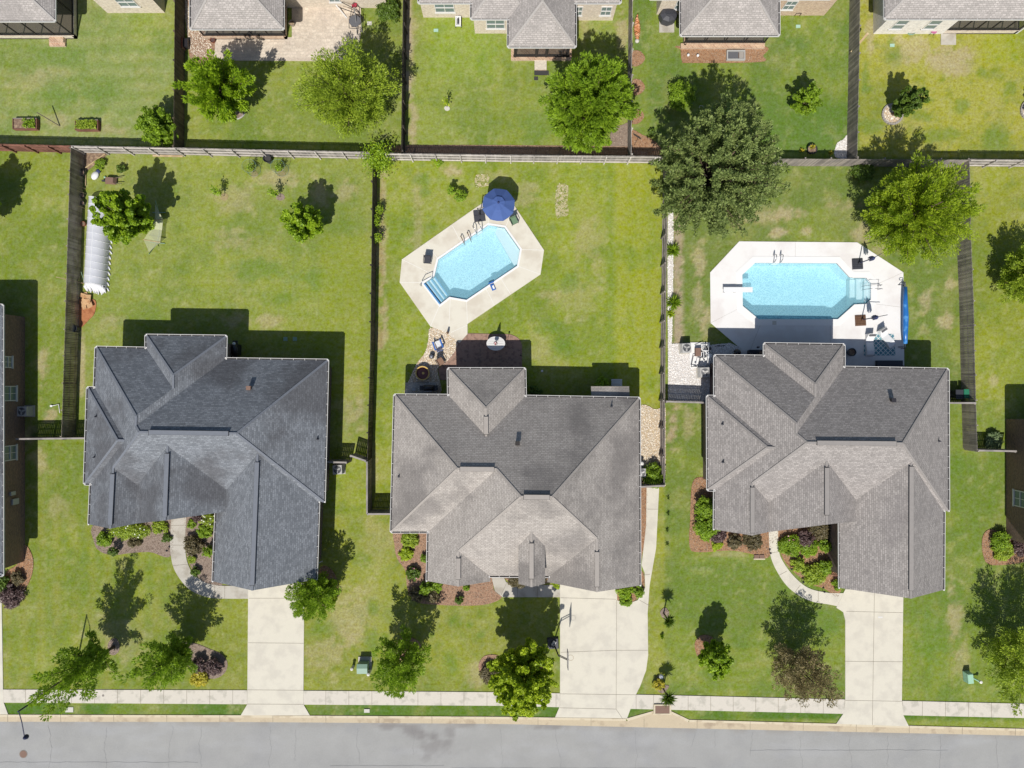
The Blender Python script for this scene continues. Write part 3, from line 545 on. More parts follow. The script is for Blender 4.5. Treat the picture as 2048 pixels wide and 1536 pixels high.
def pool(name, outline, label, depth, mat, loc):
    t = thing(name, label, "pool", (*g(*loc), 0)); P = G(outline); n = len(P); b = MB(); b.av = .5
    ar = sum(P[i][0]*P[(i+1) % n][1]-P[(i+1) % n][0]*P[i][1] for i in range(n)); P2 = P if ar > 0 else P[::-1]
    for i in range(n):
        a_, c_ = P2[i], P2[(i+1) % n]; b.poly([(c_[0], c_[1], .05), (a_[0], a_[1], .05), (a_[0], a_[1], -depth), (c_[0], c_[1], -depth)])
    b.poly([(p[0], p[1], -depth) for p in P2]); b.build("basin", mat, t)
    b = MB(); b.slab(offset(P2, -.004), -depth+.004, -.1); b.build("water", "water", t)
    return t
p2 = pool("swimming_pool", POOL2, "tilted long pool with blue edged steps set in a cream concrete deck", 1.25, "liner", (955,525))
b = MB(); b.ring(offset(G(POOL2), .16), G(POOL2), .05, .085); b.build("coping", "coping", p2)
def between(a_, b_, t_): return (a_[0]+(b_[0]-a_[0])*t_, a_[1]+(b_[1]-a_[1])*t_)
A0, A1, B0, B1 = (848.6,567.2), (880,608.3), (869.5,552.5), (898.6,593.6)
for k in range(3):
    b = MB(); q = [between(A0, B0, k/3), between(A1, B1, k/3), between(A1, B1, (k+1)/3), between(A0, B0, (k+1)/3)]; z = -.14-.2*k
    b.slab(G(q), -1.24, z); o = b.build("step", "shell", p2)
    b = MB(); e1, e2 = g3(*between(q[0], q[3], .86), z+.004), g3(*between(q[1], q[2], .86), z+.004); b.bar(e1, e2, .11, .02); b.build("step_edge", "shell_edge", o)
b = MB(); b.bar(g3(*A0, .07), g3(*A1, .07), .12, .06); b.build("edge_tile", "shell_edge", p2)
b = MB(); b.slab(G([(994.5,453.4),(1008.4,455.6),(1039.2,499.3),(1034,528),(1029,531),(990,464)]), -1.24, -.3); b.build("bench", "shell", p2)
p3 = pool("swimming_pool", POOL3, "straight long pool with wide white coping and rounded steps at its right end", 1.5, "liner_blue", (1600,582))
b = MB(); O3 = offset(G(POOL3), .55); b.ring(O3, G(POOL3), .05, .085); b.build("coping", "coping", p3)
for k, (x, z) in enumerate(((1709,-.85),(1719,-.55),(1731,-.25))):
    b = MB(); b.slab(G([(x,556.5),(1731.5,556.5),(1740.5,566.5),(1740.5,598.5),(1731.5,607.5),(x,608.5)]), -1.45, z); o = b.build("step", "shell", p3)
# patios
st = flat("stamped_patio", smooth([(914,684),(925,670),(940,667),(985,668)], 4, False)+smooth([(985,668),(1020,669),(1038,678),(1044,690)], 4, False)+[(1044,760),(880,760),(876,738),(893,722),(910,703)], "stamped", .045)
lines(st, [((914,720),(1044,720)),((914,700),(1044,698)),((960,668),(960,738)),((1002,668),(1002,738)),((880,740),(914,712)),((886,727),(900,738))], .047, "joint", .02)
b = MB(); PG_ = G([(424,75),(584,75),(584,-20),(722,-20),(722,60),(715,123),(424,121)]); b.slab(PG_, -.05, .045)
b.uv = [None]*len(b.f); b.uv[1] = [(b.v[i][0]*.8, b.v[i][1]*.55) for i in b.f[1]]; tag(b.build("paver_patio", "pavers"), kind='structure')
# retaining slabs at the grill corner
gp = flat("grill_slab", [(811,765),(872,765),(872,800),(811,800)], "concrete_old", .06)
flat("door_pad", [(1881,68),(1911,68),(1911,90),(1881,90)], "concrete_old", .08)
# ---------------------------------------------------------------- roofs and houses
HE = 3.24
def q2(p): return Vector(((p[0]-1024)/23, (768-p[1])/23))
class Roof:
    """named points read off the plan, planes rising from their eave lines; heights solved, shared corners averaged"""
    def __init__(s, V, F, pitch=.64, he=HE):
        s.V = V; s.F = F; s.pitch = pitch; s.he = he; acc = {}; s.planes = []
        for names, ref in F:
            a_ = q2(V[ref[0]])*(1-he/CAMH); b_ = q2(V[ref[1]])*(1-he/CAMH); d_ = (b_-a_).normalized(); n_ = Vector((-d_.y, d_.x))
            c_ = sum((q2(V[k]) for k in names), Vector((0, 0)))/len(names)*(1-5/CAMH)
            if (c_-a_).dot(n_) < 0: n_ = -n_
            s.planes.append((a_, n_, d_))
            for k in names: acc.setdefault(k, []).append(s.h(len(s.planes)-1, V[k]))
        s.P = {}
        for k in acc:
            q = q2(V[k]); A_ = []; B_ = []
            for i, (names, _) in enumerate(F):
                if k in names: pa, n_, _d = s.planes[i]; A_.append([pitch*n_.x, pitch*n_.y, -1]); B_.append(pitch*n_.dot(pa)-he)
            wt = .04 if len(A_) > 1 else .5
            A_ += [[wt, 0, wt*q.x/CAMH], [0, wt, wt*q.y/CAMH]]; B_ += [wt*q.x, wt*q.y]
            s.P[k] = Vector(np.linalg.lstsq(np.array(A_), np.array(B_), rcond=None)[0].tolist())
    def h(s, i, p):
        a_, n_, _ = s.planes[i]; q = q2(p); return (s.he+s.pitch*(n_.dot(q)-n_.dot(a_)))/(1+s.pitch*n_.dot(q)/CAMH)
    def at(s, i, px, py): h = s.h(i, (px, py)); x, y = e(px, py, h); return Vector((x, y, h))
    def polys(s): return [([s.P[k] for k in names], s.planes[i][2], s.planes[i][1]) for i, (names, _) in enumerate(s.F)]
def build_roof(root, polys, mats, he=HE, gutters=True, name="roof", caps=True):
    """polys: (points, along, up) lists; adds a soffit layer, fascia, ridge caps, gutters"""
    b = MB(); top = []
    for pts, d_, n_ in polys:
        nrm = sum(((pts[i]-pts[0]).cross(pts[i+1]-pts[0]) for i in range(1, len(pts)-1)), Vector((0, 0, 0)))
        if nrm.z < 0: pts = pts[::-1]
        sl = math.sqrt(1+.64**2); b.mi = 0
        uv = [(p.x*d_.x+p.y*d_.y, (p.x*n_.x+p.y*n_.y)*sl) for p in pts]; b.poly(pts, uv); top.append(pts)
    edges = {}
    key = lambda p: (round(p.x, 2), round(p.y, 2), round(p.z, 2))
    for fi, pts in enumerate(top):
        for i in range(len(pts)):
            a_, c_ = pts[i], pts[(i+1) % len(pts)]; edges.setdefault(frozenset((key(a_), key(c_))), []).append((fi, a_, c_))
    dn = Vector((0, 0, -.2)); eaves = []
    for k, L_ in edges.items():
        if len(L_) == 1:
            fi, a_, c_ = L_[0]; b.mi = 1; b.poly([c_, a_, a_+dn, c_+dn])
            if abs(a_.z-he) < .3 and abs(c_.z-he) < .3 and abs(a_.z-c_.z) < .12 and (a_-c_).length > .5: eaves.append((a_, c_))
    b.mi = 1
    for pts in top: b.poly([p+dn for p in pts[::-1]])
    o = b.build(name, [mats[0], "white_trim"], root)
    b = MB(); any_ = False
    if caps:
        for k, L_ in edges.items():
            if len(L_) == 2:
                (f1, a_, c_), (f2, _, _) = L_
                ce = lambda f: sum((p for p in top[f]), Vector((0, 0, 0)))/len(top[f])
                nr = lambda f: sum(((top[f][i]-top[f][0]).cross(top[f][i+1]-top[f][0]) for i in range(1, len(top[f])-1)), Vector((0, 0, 0))).normalized()
                if (ce(f2)-a_).dot(nr(f1)) < -.02 and (a_-c_).length > .4:
                    up = Vector((0, 0, .02)); n_ = max(1, int((a_-c_).length/.28)); b = MB()
                    for i in range(n_):
                        b.av = .5; p0 = a_+(c_-a_)*(i/n_); p1 = a_+(c_-a_)*((i+.97)/n_); b.bar(p0+up*.3, p0+(p1-p0)*1.035+up*.5, .17, .02)
                    b.build("ridge_cap", mats[1], o)
    if gutters:
        for a_, c_ in eaves:
            d_ = (c_-a_); d_.z = 0; L_ = d_.length; d_.normalize(); out = Vector((d_.y, -d_.x, 0)); g_ = MB()
            z = Vector((0, 0, -.05)); g_.mi = 1; g_.bar(a_+out*.05+z, c_+out*.05+z, .11, .05); g_.mi = 0
            g_.bar(a_+out*.12+z*.2-d_*.0, c_+out*.12+z*.2, .035, .13)
            for q in (a_, c_): g_.box((q.x+out.x*.07, q.y+out.y*.07, q.z-.015), (.11, .11, .08))
            for i in range(1, int(L_/.95)+1):
                q = a_+d_*(i*L_/(int(L_/.95)+1)); g_.bar(q-out*.02+Vector((0, 0, .02)), q+out*.13+Vector((0, 0, .02)), .03, .02)
            g_.build("gutter", ["white_trim", "trough"], root)
    return o
def inset_walls(root, outline, mat, d=.5, z1=HE-.12, name="wall", gables=()):
    P = offset([e(*p, HE) for p in outline], -d); b = MB(); b.slab(P, 0, z1); return b.build(name, mat, root)
def gable(root, roof, a_, pk, c_, mat, off=(0, .45)):
    A, P_, C_ = roof.P[a_], roof.P[pk], roof.P[c_]; o_ = Vector((off[0], off[1], -.2)); b = MB()
    A2 = A+(P_-A)*.14; C2 = C_+(P_-C_)*.14; A2.z = C2.z = HE-.2
    b.poly([A2+o_*Vector((1,1,0)), C2+o_*Vector((1,1,0)), P_+o_]); b.build("gable_wall", mat, root)
def vent_box(root, p, s=.3, h=.35, mat="rust_orange"):
    b = MB(); b.box((p.x, p.y, p.z+h/2-.05), (s, s*.9, h), taper=.9); b.box((p.x, p.y, p.z+h), (s*1.2, s*1.1, .05)); return b.build("roof_vent", mat, root)
def vent_pipe(root, p, h=.4, r=.05):
    b = MB(); b.lathe((p.x, p.y, p.z-.1), [(r*2.4, 0), (r*2.2, .12), (r, .16), (r, h), (r*.7, h)], 8); return b.build("vent_pipe", "black_plastic", root)
def ridge_vent(root, a_, c_, mat):
    b = MB(); b.bar(a_+Vector((0, 0, .06)), c_+Vector((0, 0, .06)), .34, .04); b.mi = 1
    d_ = (c_-a_).normalized(); u = d_.cross(Vector((0, 0, 1))).normalized()
    for s_ in (-.17, .17): b.bar(a_+u*s_+Vector((0, 0, .045)), c_+u*s_+Vector((0, 0, .045)), .025, .06)
    for q in (a_, c_): b.bar(q-u*.2+Vector((0, 0, .045)), q+u*.2+Vector((0, 0, .045)), .035, .07)
    return b.build("ridge_vent", [mat, "trough"], root)
# house with blue-grey roof
V = dict(A=(193,695),B=(293,697),C=(293,671),D=(452,673),E=(451,718),F=(655,721),G=(648,1004),H=(637,1004),I=(632,1159),PK=(503,1181),J=(427,1163),K=(433,1024),
 N1=(346,746),N2=(344,773),N3=(271,826),N4b=(273,845),N4=(275,862),N5=(470,863),S1=(190,776),S2=(176,776),S3=(237,873),S4=(246,873),S5=(170,967),S6=(183,968),S7=(179,1049),
 LT=(226,947),LP=(218,1057),LV=(271,978),LB=(270,1047),PT=(338,895),PP=(333,1041),GV=(454,975),PB=(452,1023),GT=(513,910),
 RS1=(300,999),RS2=(648,1004),LE1=(319,950),LE2=(313,1049),PW1=(257,900),PW2=(252,1041),PE1=(487,900),PE2=(482,1023))
F = [(("C","D","N1"),("C","D")),(("B","C","N1","N2"),("S1","A")),(("A","B","N2","N3"),("A","B")),(("D","E","N4b","N3","N2","N1"),("D","E")),(("E","F","N5","N4","N4b"),("E","F")),(("F","G","N5"),("F","G")),
 (("A","N3","N4b","N4","LT","LP","S7","S6","S4","S1"),("A","S1")),(("S2","S3","S5"),("S2","S5")),(("S2","S1","S4","S3"),("S2","S1")),(("S5","S6","S4","S3"),("S5","S6")),
 (("N4","N5","G","H","GT","GV","PT","LV","LT"),("RS1","RS2")),(("H","I","PK","GT"),("H","I")),(("K","J","PK","GT","GV"),("K","J")),
 (("LT","LP","LB","LV"),("LE1","LE2")),(("PT","LV","LB","PP"),("PW1","PW2")),(("PT","PP","PB","GV"),("PE1","PE2"))]
F[6] = (F[6][0], ("A","S7")); F[1] = (F[1][0], ("B","C"))
r1 = Roof(V, F)
h1 = thing("brick_house", "house with blue-grey shingle roof, left of the three full houses on the street", "house", (*e(415, 920, 0), 0))
P = r1.P; PP = P["PP"]; dV = Vector((0, -1)); uW = Vector((-1, 0)); uE = Vector((1, 0)); polys = r1.polys()
build_roof(h1, polys, ("shingle_blue", "cap_blue"))
inset_walls(h1, [(193,695),(293,697),(293,671),(452,673),(451,718),(655,721),(648,1004),(637,1004),(632,1150),(427,1150),(433,1024),(357,1024),(357,1035),(179,1045),(183,968),(170,967),(176,776),(190,776)], "brick_dark")
gable(h1, r1, "J", "PK", "I", "brick_dark")
vent_box(h1, r1.at(4, 500, 776), mat="iron"); vent_pipe(h1, r1.at(7, 193, 833)); vent_pipe(h1, r1.at(7, 190, 914)); vent_pipe(h1, r1.at(5, 635, 878))
ridge_vent(h1, P["N4"]+(P["N5"]-P["N4"])*.1, P["N4"]+(P["N5"]-P["N4"])*.92, "cap_blue"); ridge_vent(h1, P["GT"]+(P["PK"]-P["GT"])*.06, P["PK"]+(P["GT"]-P["PK"])*.04, "cap_blue")
ridge_vent(h1, P["PT"]+(PP-P["PT"])*.1, P["PT"]+(PP-P["PT"])*.95, "cap_blue"); ridge_vent(h1, P["LT"]+(P["LP"]-P["LT"])*.1, P["LP"]+Vector((0, .3, 0)), "cap_blue")
# middle house, brown-grey roof
V = dict(A=(788,792),B=(897,792),C=(897,738),D=(1049,738),E=(1050,793),F=(1278,797),G=(1279,1171),PK=(1192,1184),N=(1094,1164),M2=(1102,1156),M=(975,1156),LR=(981,1163),LP=(917,1173),Kk=(855,1162),I=(857,1063),J=(783,1063),
 R1=(915,935),R2=(985,935),R3=(1040,992),R4=(1098,992),U=(970,811),W=(970,870),Q=(919,1113),T=(1190,1076),GW1=(1094,1090),LE1=(984,1100),LE2=(984,1163))
F = [(("A","B","W","E","F","R4","R3","R2","R1"),("E","F")),(("C","D","U"),("C","D")),(("B","C","U","W"),("B","C")),(("D","E","W","U"),("D","E")),(("A","J","R1"),("A","J")),(("J","I","R2","R1"),("J","I")),
 (("I","Kk","LP","Q","R3","R2"),("I","Kk")),(("Q","M","M2","T","R4","R3"),("M","M2")),(("F","G","PK","T","R4"),("F","G")),(("T","PK","N","M2"),("GW1","N")),(("Q","LP","LR","M"),("LE1","LE2"))]
r2 = Roof(V, F); P = r2.P
h2 = thing("brick_house", "house with brown-grey shingle roof in the middle of the street, south of the tilted pool", "house", (*e(1030, 960, 0), 0))
polys = r2.polys()
build_roof(h2, polys, ("shingle_brown", "cap_brown"))
dm = r2.at(7, 1063, 1064); dz = dm.z
D_ = lambda px, py, dh=0: r2.at(7, px, py)+Vector((0, 0, dh))
lo1 = D_(1090, 1092); lo2 = D_(1037, 1092); b1_ = Vector((lo1.x, D_(1063, 1154).y, lo1.z)); b2_ = Vector((lo2.x, b1_.y, lo2.z)); pk_ = Vector((dm.x, b1_.y, dz))
build_roof(h2, [([dm, pk_, b1_, lo1], dV, uW), ([dm, lo2, b2_, pk_], dV, uE)], ("shingle_brown", "cap_brown"), gutters=False, name="dormer_roof")
b = MB(); zf = HE+.1; b.poly([b2_+Vector((.15, .3, -.2)), b1_+Vector((-.15, .3, -.2)), pk_+Vector((0, .3, -.2))]); b.slab([(b2_.x+.2, b1_.y+.35), (b1_.x-.2, b1_.y+.35), (b1_.x-.2, b1_.y+2.2), (b2_.x+.2, b1_.y+2.2)], zf, b1_.z-.2); b.build("dormer_wall", "white_trim", h2)
inset_walls(h2, [(788,792),(897,792),(897,738),(1049,738),(1050,793),(1278,797),(1279,1160),(1094,1160),(1094,1150),(980,1150),(980,1156),(855,1156),(857,1063),(783,1063)], "brick_dark")
gable(h2, r2, "N", "PK", "G", "brick_dark"); gable(h2, r2, "Kk", "LP", "LR", "brick_dark")
vent_box(h2, r2.at(0, 1035, 886), mat="dark_trim"); vent_pipe(h2, r2.at(0, 1223, 813)); vent_pipe(h2, r2.at(6, 797, 944) if False else r2.at(4, 798, 953))
ridge_vent(h2, P["U"]+(P["W"]-P["U"])*.3, P["U"]+(P["W"]-P["U"])*.93, "cap_brown"); ridge_vent(h2, P["R3"]+Vector((.2, 0, 0)), P["R4"]-Vector((.2, 0, 0)), "cap_brown"); ridge_vent(h2, P["R1"]+Vector((.2, 0, 0)), P["R2"]-Vector((.2, 0, 0)), "cap_brown")
ridge_vent(h2, P["T"]+(P["PK"]-P["T"])*.25, P["T"]+(P["PK"]-P["T"])*.9, "cap_brown"); ridge_vent(h2, dm+(pk_-dm)*.2, dm+(pk_-dm)*.85, "cap_brown"); ridge_vent(h2, P["Q"]+(P["LP"]-P["Q"])*.2, P["Q"]+(P["LP"]-P["Q"])*.8, "cap_brown")
# chimney bump-out with a small shed roof on the north wall
b = MB(); b.slab(G([(1190,790),(1246,790),(1246,824),(1190,824)]), 0, 2.6); cb_ = b.build("fireplace_bay", "brick_tan", h2)
b = MB(); x0, y0 = e(1182, 774, 2.7); x1, y1 = e(1258, 795, 2.6); b.poly([(x0, y0, 2.66), (x0, y1-.4, 3.1), (x1, y1-.4, 3.1), (x1, y0, 2.66)][::-1], [(0, 0), (0, 1.6), (3.2, 1.6), (3.2, 0)]); b.box(((x0+x1)/2, y0+.02, 2.62), (x1-x0, .08, .16)); b.build("bay_roof", "shingle_brown", cb_)
# house with grey roof by the straight pool
V = dict(A=(1430,712),B=(1529,713),C=(1529,688),D=(1687,690),E=(1687,735),F=(1895,739),G=(1896,1022),H=(1887,1022),I=(1886,1180),PK=(1822,1197),J=(1680,1176),K=(1679,1042),
 N1=(1632,764),N2=(1630,788),N3=(1595,838),N4=(1599,866),N4b=(1612,879),N5=(1808,881),S1=(1430,793),S2=(1415,793),S3=(1531,889),S4=(1542,889),S5=(1416,979),S6=(1430,980),S7=(1429,1059),
 LT=(1507,960),LP=(1510,1071),LV=(1540,1000),LB=(1546,1064),PT=(1650,922),PP=(1651,1049),PB=(1692,1043),GV=(1706,985),GT=(1818,938),
 RS1=(1500,1022),RS2=(1896,1022),LE1=(1552,980),LE2=(1552,1060),PW1=(1514,930),PW2=(1514,1050),PE1=(1729,930),PE2=(1729,1043))
F = [(("C","D","N1"),("C","D")),(("B","C","N1","N2"),("B","C")),(("A","B","N2","N3"),("A","B")),(("D","E","N4","N3","N2","N1"),("D","E")),(("E","F","N5","N4b","N4"),("E","F")),(("F","G","N5"),("F","G")),
 (("A","N3","N4","N4b","LT","LP","S7","S6","S4","S1"),("A","S7")),(("S2","S3","S5"),("S2","S5")),(("S2","S1","S4","S3"),("S2","S1")),(("S5","S6","S4","S3"),("S5","S6")),
 (("N4b","N5","G","H","GT","GV","PT","LV","LT"),("RS1","RS2")),(("H","I","PK","GT"),("H","I")),(("K","J","PK","GT","GV","PB"),("K","J")),
 (("LT","LP","LB","LV"),("LE1","LE2")),(("PT","LV","LB","PP"),("PW1","PW2")),(("PT","PP","PB","GV"),("PE1","PE2"))]
r3 = Roof(V, F); P = r3.P; PP = P["PP"]; polys = r3.polys()
h3 = thing("brick_house", "house with plain grey shingle roof, south of the straight pool with the white deck", "house", (*e(1655, 940, 0), 0))
build_roof(h3, polys, ("shingle_grey", "cap_grey"))
inset_walls(h3, [(1430,712),(1529,713),(1529,688),(1687,690),(1687,735),(1895,739),(1896,1022),(1887,1022),(1886,1175),(1680,1170),(1679,1035),(1620,1035),(1620,1048),(1429,1055),(1430,980),(1416,979),(1415,793),(1430,793)], "brick_dark")
gable(h3, r3, "J", "PK", "I", "brick_dark")
vent_box(h3, r3.at(4, 1783, 800), mat="black_metal"); vent_pipe(h3, r3.at(7, 1445, 848)); vent_pipe(h3, r3.at(7, 1446, 924)); vent_pipe(h3, r3.at(5, 1877, 882))
ridge_vent(h3, P["N4b"]+(P["N5"]-P["N4b"])*.1, P["N4b"]+(P["N5"]-P["N4b"])*.93, "cap_grey"); ridge_vent(h3, P["GT"]+Vector((0, -.3, 0)), P["PK"]+(P["GT"]-P["PK"])*.06, "cap_grey"); ridge_vent(h3, P["PT"]+(PP-P["PT"])*.1, P["PT"]+(PP-P["PT"])*.85, "cap_grey"); ridge_vent(h3, P["LT"]+(P["LP"]-P["LT"])*.08, P["LT"]+(P["LP"]-P["LT"])*.95, "cap_grey")
# ---- the houses cut by the frame
def hip(x0, y0, x1, y1, he=HE, s=.64):
    """plan box in metres, y0<y1; returns four hip polys"""
    W, D_ = x1-x0, y1-y0; r = min(W, D_)/2; z = he+s*r
    a_, b_, c_, d_ = Vector((x0, y0, he)), Vector((x1, y0, he)), Vector((x1, y1, he)), Vector((x0, y1, he))
    if W >= D_: p, q = Vector((x0+r, y0+r, z)), Vector((x1-r, y0+r, z)); F_ = [([a_, b_, q, p], 1, 0), ([b_, c_, q], 0, 1), ([c_, d_, p, q], 1, 0), ([d_, a_, p], 0, 1)]
    else: p, q = Vector((x0+r, y0+r, z)), Vector((x0+r, y1-r, z)); F_ = [([a_, b_, p], 1, 0), ([b_, c_, q, p], 0, 1), ([c_, d_, q], 1, 0), ([d_, a_, p, q], 0, 1)]
    return [(pts, Vector((1, 0)) if i else Vector((0, 1)), Vector((0, 1)) if i else Vector((1, 0))) for pts, i, _ in F_]
def hipp(x0, yn, x1, ys_, he=HE): a_ = e(x0, ys_, he); b_ = e(x1, yn, he); return hip(a_[0], a_[1], b_[0], b_[1], he)
def window(root, p, axis, w_, z0, z1, out=(0, -1), shade=False, mull=1):
    """p = wall point on plan (metres), axis direction of the wall"""
    ax_ = Vector((axis[0], axis[1], 0)); o_ = Vector((out[0], out[1], 0)); c_ = Vector((p[0], p[1], (z0+z1)/2)); b = MB()
    for s_ in (-1, 1): b.bar(c_+ax_*s_*w_/2+o_*.03-Vector((0, 0, (z1-z0)/2)), c_+ax_*s_*w_/2+o_*.03+Vector((0, 0, (z1-z0)/2)), .07, .08)
    for zz in (z0, z1, (z0+z1)/2): b.bar(Vector((p[0], p[1], zz))-ax_*w_/2+o_*.035, Vector((p[0], p[1], zz))+ax_*w_/2+o_*.035, .09, .06)
    for k in range(1, mull+1): b.bar(Vector((p[0], p[1], z0))+ax_*(k/(mull+1)-.5)*w_+o_*.03, Vector((p[0], p[1], z1))+ax_*(k/(mull+1)-.5)*w_+o_*.03, .06, .05)
    f = b.build("window", "white_trim", root)
    b = MB(); b.bar(c_-ax_*w_/2+o_*.012, c_+ax_*w_/2+o_*.012, .02, z1-z0); b.build("pane", "pane", f); 
    b = MB(); b.bar(Vector((p[0], p[1], z0-.06))-ax_*(w_/2+.1)+o_*.06, Vector((p[0], p[1], z0-.06))+ax_*(w_/2+.1)+o_*.06, .12, .08); b.build("sill", "white_trim", f)
    return f
def wbox(root, x0, yn, x1, ys_, mat, z1=HE-.1, name="wall", z0=0): b = MB(); b.slab(G([(x0,ys_),(x1,ys_),(x1,yn),(x0,yn)]), z0, z1); return b.build(name, mat, root)
def swin(root, px, wy, w_, z0=.9, z1=2.3, mull=1): x, _ = e(px, 0, (z0+z1)/2); y = (768-wy)/23; return window(root, (x, y), (1, 0), w_, z0, z1, (0, -1), mull=mull)
def porch(root, x0, x1, ys_, n, knee="brick_tan", side=None, yn=-60, kz=.5):
    """screened porch: south wall at plan row ys_, knee wall, dark frame, insect screens"""
    X0, Y0 = g(x0, ys_); X1, _ = g(x1, ys_); b = MB(); b.slab([(X0, Y0), (X1, Y0), (X1, Y0+6), (X0, Y0+6)], 0, .12); b.build("porch_floor", "floor_beige", root)
    b = MB(); b.slab([(X0, Y0), (X1, Y0), (X1, Y0+.2), (X0, Y0+.2)], 0, kz)
    if side: xs_ = X1 if side > 0 else X0; b.slab([(xs_-.2*(side > 0), Y0), (xs_+.2*(side < 0), Y0), (xs_+.2*(side < 0), Y0+6), (xs_-.2*(side > 0), Y0+6)], 0, kz-.003)
    b.build("knee_wall", knee, root)
    fr_ = MB()
    for i in range(n+1): x = X0+.08+(X1-X0-.16)*i/n; fr_.bar((x, Y0+.1, kz), (x, Y0+.1, HE-.15), .09)
    fr_.bar((X0, Y0+.1, kz+.04), (X1, Y0+.1, kz+.04), .1, .08); fr_.bar((X0, Y0+.1, HE-.25), (X1, Y0+.1, HE-.25), .1, .14)
    if side:
        for i in range(1, 4): fr_.bar((xs_-.1*side, Y0+.1+i*1.9, kz), (xs_-.1*side, Y0+.1+i*1.9, HE-.15), .09)
        fr_.bar((xs_-.1*side, Y0+.1, kz+.04), (xs_-.1*side, Y0+6, kz+.04), .1, .08)
    f = fr_.build("porch_frame", "dark_trim", root)
    b = MB(); b.poly([(X0, Y0+.1, kz), (X1, Y0+.1, kz), (X1, Y0+.1, HE-.2), (X0, Y0+.1, HE-.2)])
    if side: b.poly([(xs_-.1*side, Y0+.1, kz), (xs_-.1*side, Y0+6, kz), (xs_-.1*side, Y0+6, HE-.2), (xs_-.1*side, Y0+.1, HE-.2)])
    b.build("screen", "screen", f)
    b = MB(); b.slab([(X0, Y0+4.2), (X1, Y0+4.2), (X1, Y0+4.4), (X0, Y0+4.4)], .1, HE-.2); b.build("inner_wall", knee, root)
NM = ("shingle_north", "cap_north")
def sidewin(root, wx, py, w_, z0, z1, out): x = (wx-1024)/23; _, y = e(0, py, (z0+z1)/2); return window(root, (x, y), (0, 1), w_, z0, z1, out)
# far left house: its east wall shows
h0 = thing("brick_house", "brown brick house cut by the left edge, three windows in its shaded wall", "house", (*g(-150, 880), 0))
build_roof(h0, hipp(-480, 611, 5, 1150), ("shingle_blue", "cap_blue")); wbox(h0, -470, 634, 50, 1122, "brick_brown")
for py, w_ in ((724, .9), (787, 1.2), (906, 1.2)): sidewin(h0, 50, py, w_, 1.1 if w_ > 1 else 1.6, 2.5, (1, 0))
b = MB(); x = (50-1024)/23+.05; 
for py, s_ in ((1003, .5), (995, .32)): b.box((x+.06, e(0, py, 1.3)[1]+(.4 if s_ < .4 else 0), 1.3+(.3 if s_ < .4 else 0)), (.14, s_, s_+.2))
b.build("meter_box", "ac_grey", h0)
# far right house: its west wall shows
h4 = thing("brick_house", "brown brick house cut by the right edge of the photo", "house", (*g(2200, 960), 0))
build_roof(h4, hipp(2058, 832, 2500, 1104), ("shingle_grey", "cap_grey")); wbox(h4, 2012, 838, 2480, 1076, "brick_brown"); sidewin(h4, 2012, 998, 1.3, 1.0, 2.4, (-1, 0))
# back row, west to east
t0 = thing("brick_house", "grey-roofed house with a glazed screen porch, cut by the top left corner", "house", (*g(20, -40), 0))
build_roof(t0, hipp(-250, -260, 109, 41), NM); wbox(t0, -240, -250, 60, -20, "brick_beige"); porch(t0, -60, 155, 78, 6, "brick_beige", side=1)
b = MB(); b.slab(G([(101,94),(133,94),(133,76),(101,76)]), 0, .2); b.slab(G([(104,88),(132,88),(132,76),(104,76)]), .2, .36); b.build("door_step", "brick_tan", t0)
t1 = thing("brick_house", "pale brick house end with one window at the top edge, left", "house", (*g(270, -60), 0))
build_roof(t1, hipp(190, -300, 300, -6), NM); wbox(t1, 215, -290, 330, 26, "brick_beige"); swin(t1, 252, 26, 1.5, 1.1, 2.4)
t2 = thing("brick_house", "house with a hipped screen porch beside the stamped patio", "house", (*g(560, -60), 0))
build_roof(t2, hipp(382, -300, 566, 57), NM); build_roof(t2, hipp(480, -500, 790, -14), NM, name="main_roof"); wbox(t2, 575, -290, 776, 16, "brick_beige"); porch(t2, 411, 575, 79, 5, "brick_tan", side=1)
swin(t2, 667, 16, .9, 1.0, 2.2)
t3 = thing("brick_house", "beige brick house with a square porch wing, top middle", "house", (*g(1040, -30), 0))
build_roof(t3, hipp(838, -320, 1240, 5), NM, name="main_roof"); build_roof(t3, [p for p in hipp(943, -260, 1060, 37)], NM); build_roof(t3, hipp(1017, -200, 1150, 93), NM, name="porch_roof")
wbox(t3, 847, -300, 952, 35, "brick_beige"); wbox(t3, 950, -100, 1030, 67, "brick_beige", HE-.14); wbox(t3, 1140, -300, 1225, 41, "brick_beige"); swin(t3, 889, 35, 1.6, .9, 2.3); swin(t3, 991, 67, 1.5, .9, 2.3); swin(t3, 1212, 41, .85, .9, 2.2); swin(t3, 1157, 41, .6, .9, 2.2)
X0, Y0 = g(1022, 122); X1, _ = g(1143, 122); b = MB(); b.slab([(X0, Y0), (X1, Y0), (X1, Y0+4), (X0, Y0+4)], 0, .22); b.build("porch_floor", "brick_tan", t3)
b = MB()
for x in (1030, 1072, 1092, 1134): xx = (x-1024)/23; b.bar((xx, Y0+.3, .2), (xx, Y0+.3, HE-.15), .2)
b.bar((X0+.2, Y0+.3, .3), (X1-.2, Y0+.3, .3), .12, .2); b.bar((X0+.2, Y0+.3, HE-.3), (X1-.2, Y0+.3, HE-.3), .12, .2); f = b.build("porch_frame", "dark_trim", t3)
b = MB(); b.poly([(X0+.3, Y0+.3, .3), (X1-.3, Y0+.3, .3), (X1-.3, Y0+.3, 3), (X0+.3, Y0+.3, 3)]); b.build("screen", "screen", f); b = MB(); b.slab([(X0+.2, Y0+1.4), (X1-.2, Y0+1.4), (X1-.2, Y0+1.6), (X0+.2, Y0+1.6)], .2, HE-.15); b.build("inner_wall", "brick_beige", t3)
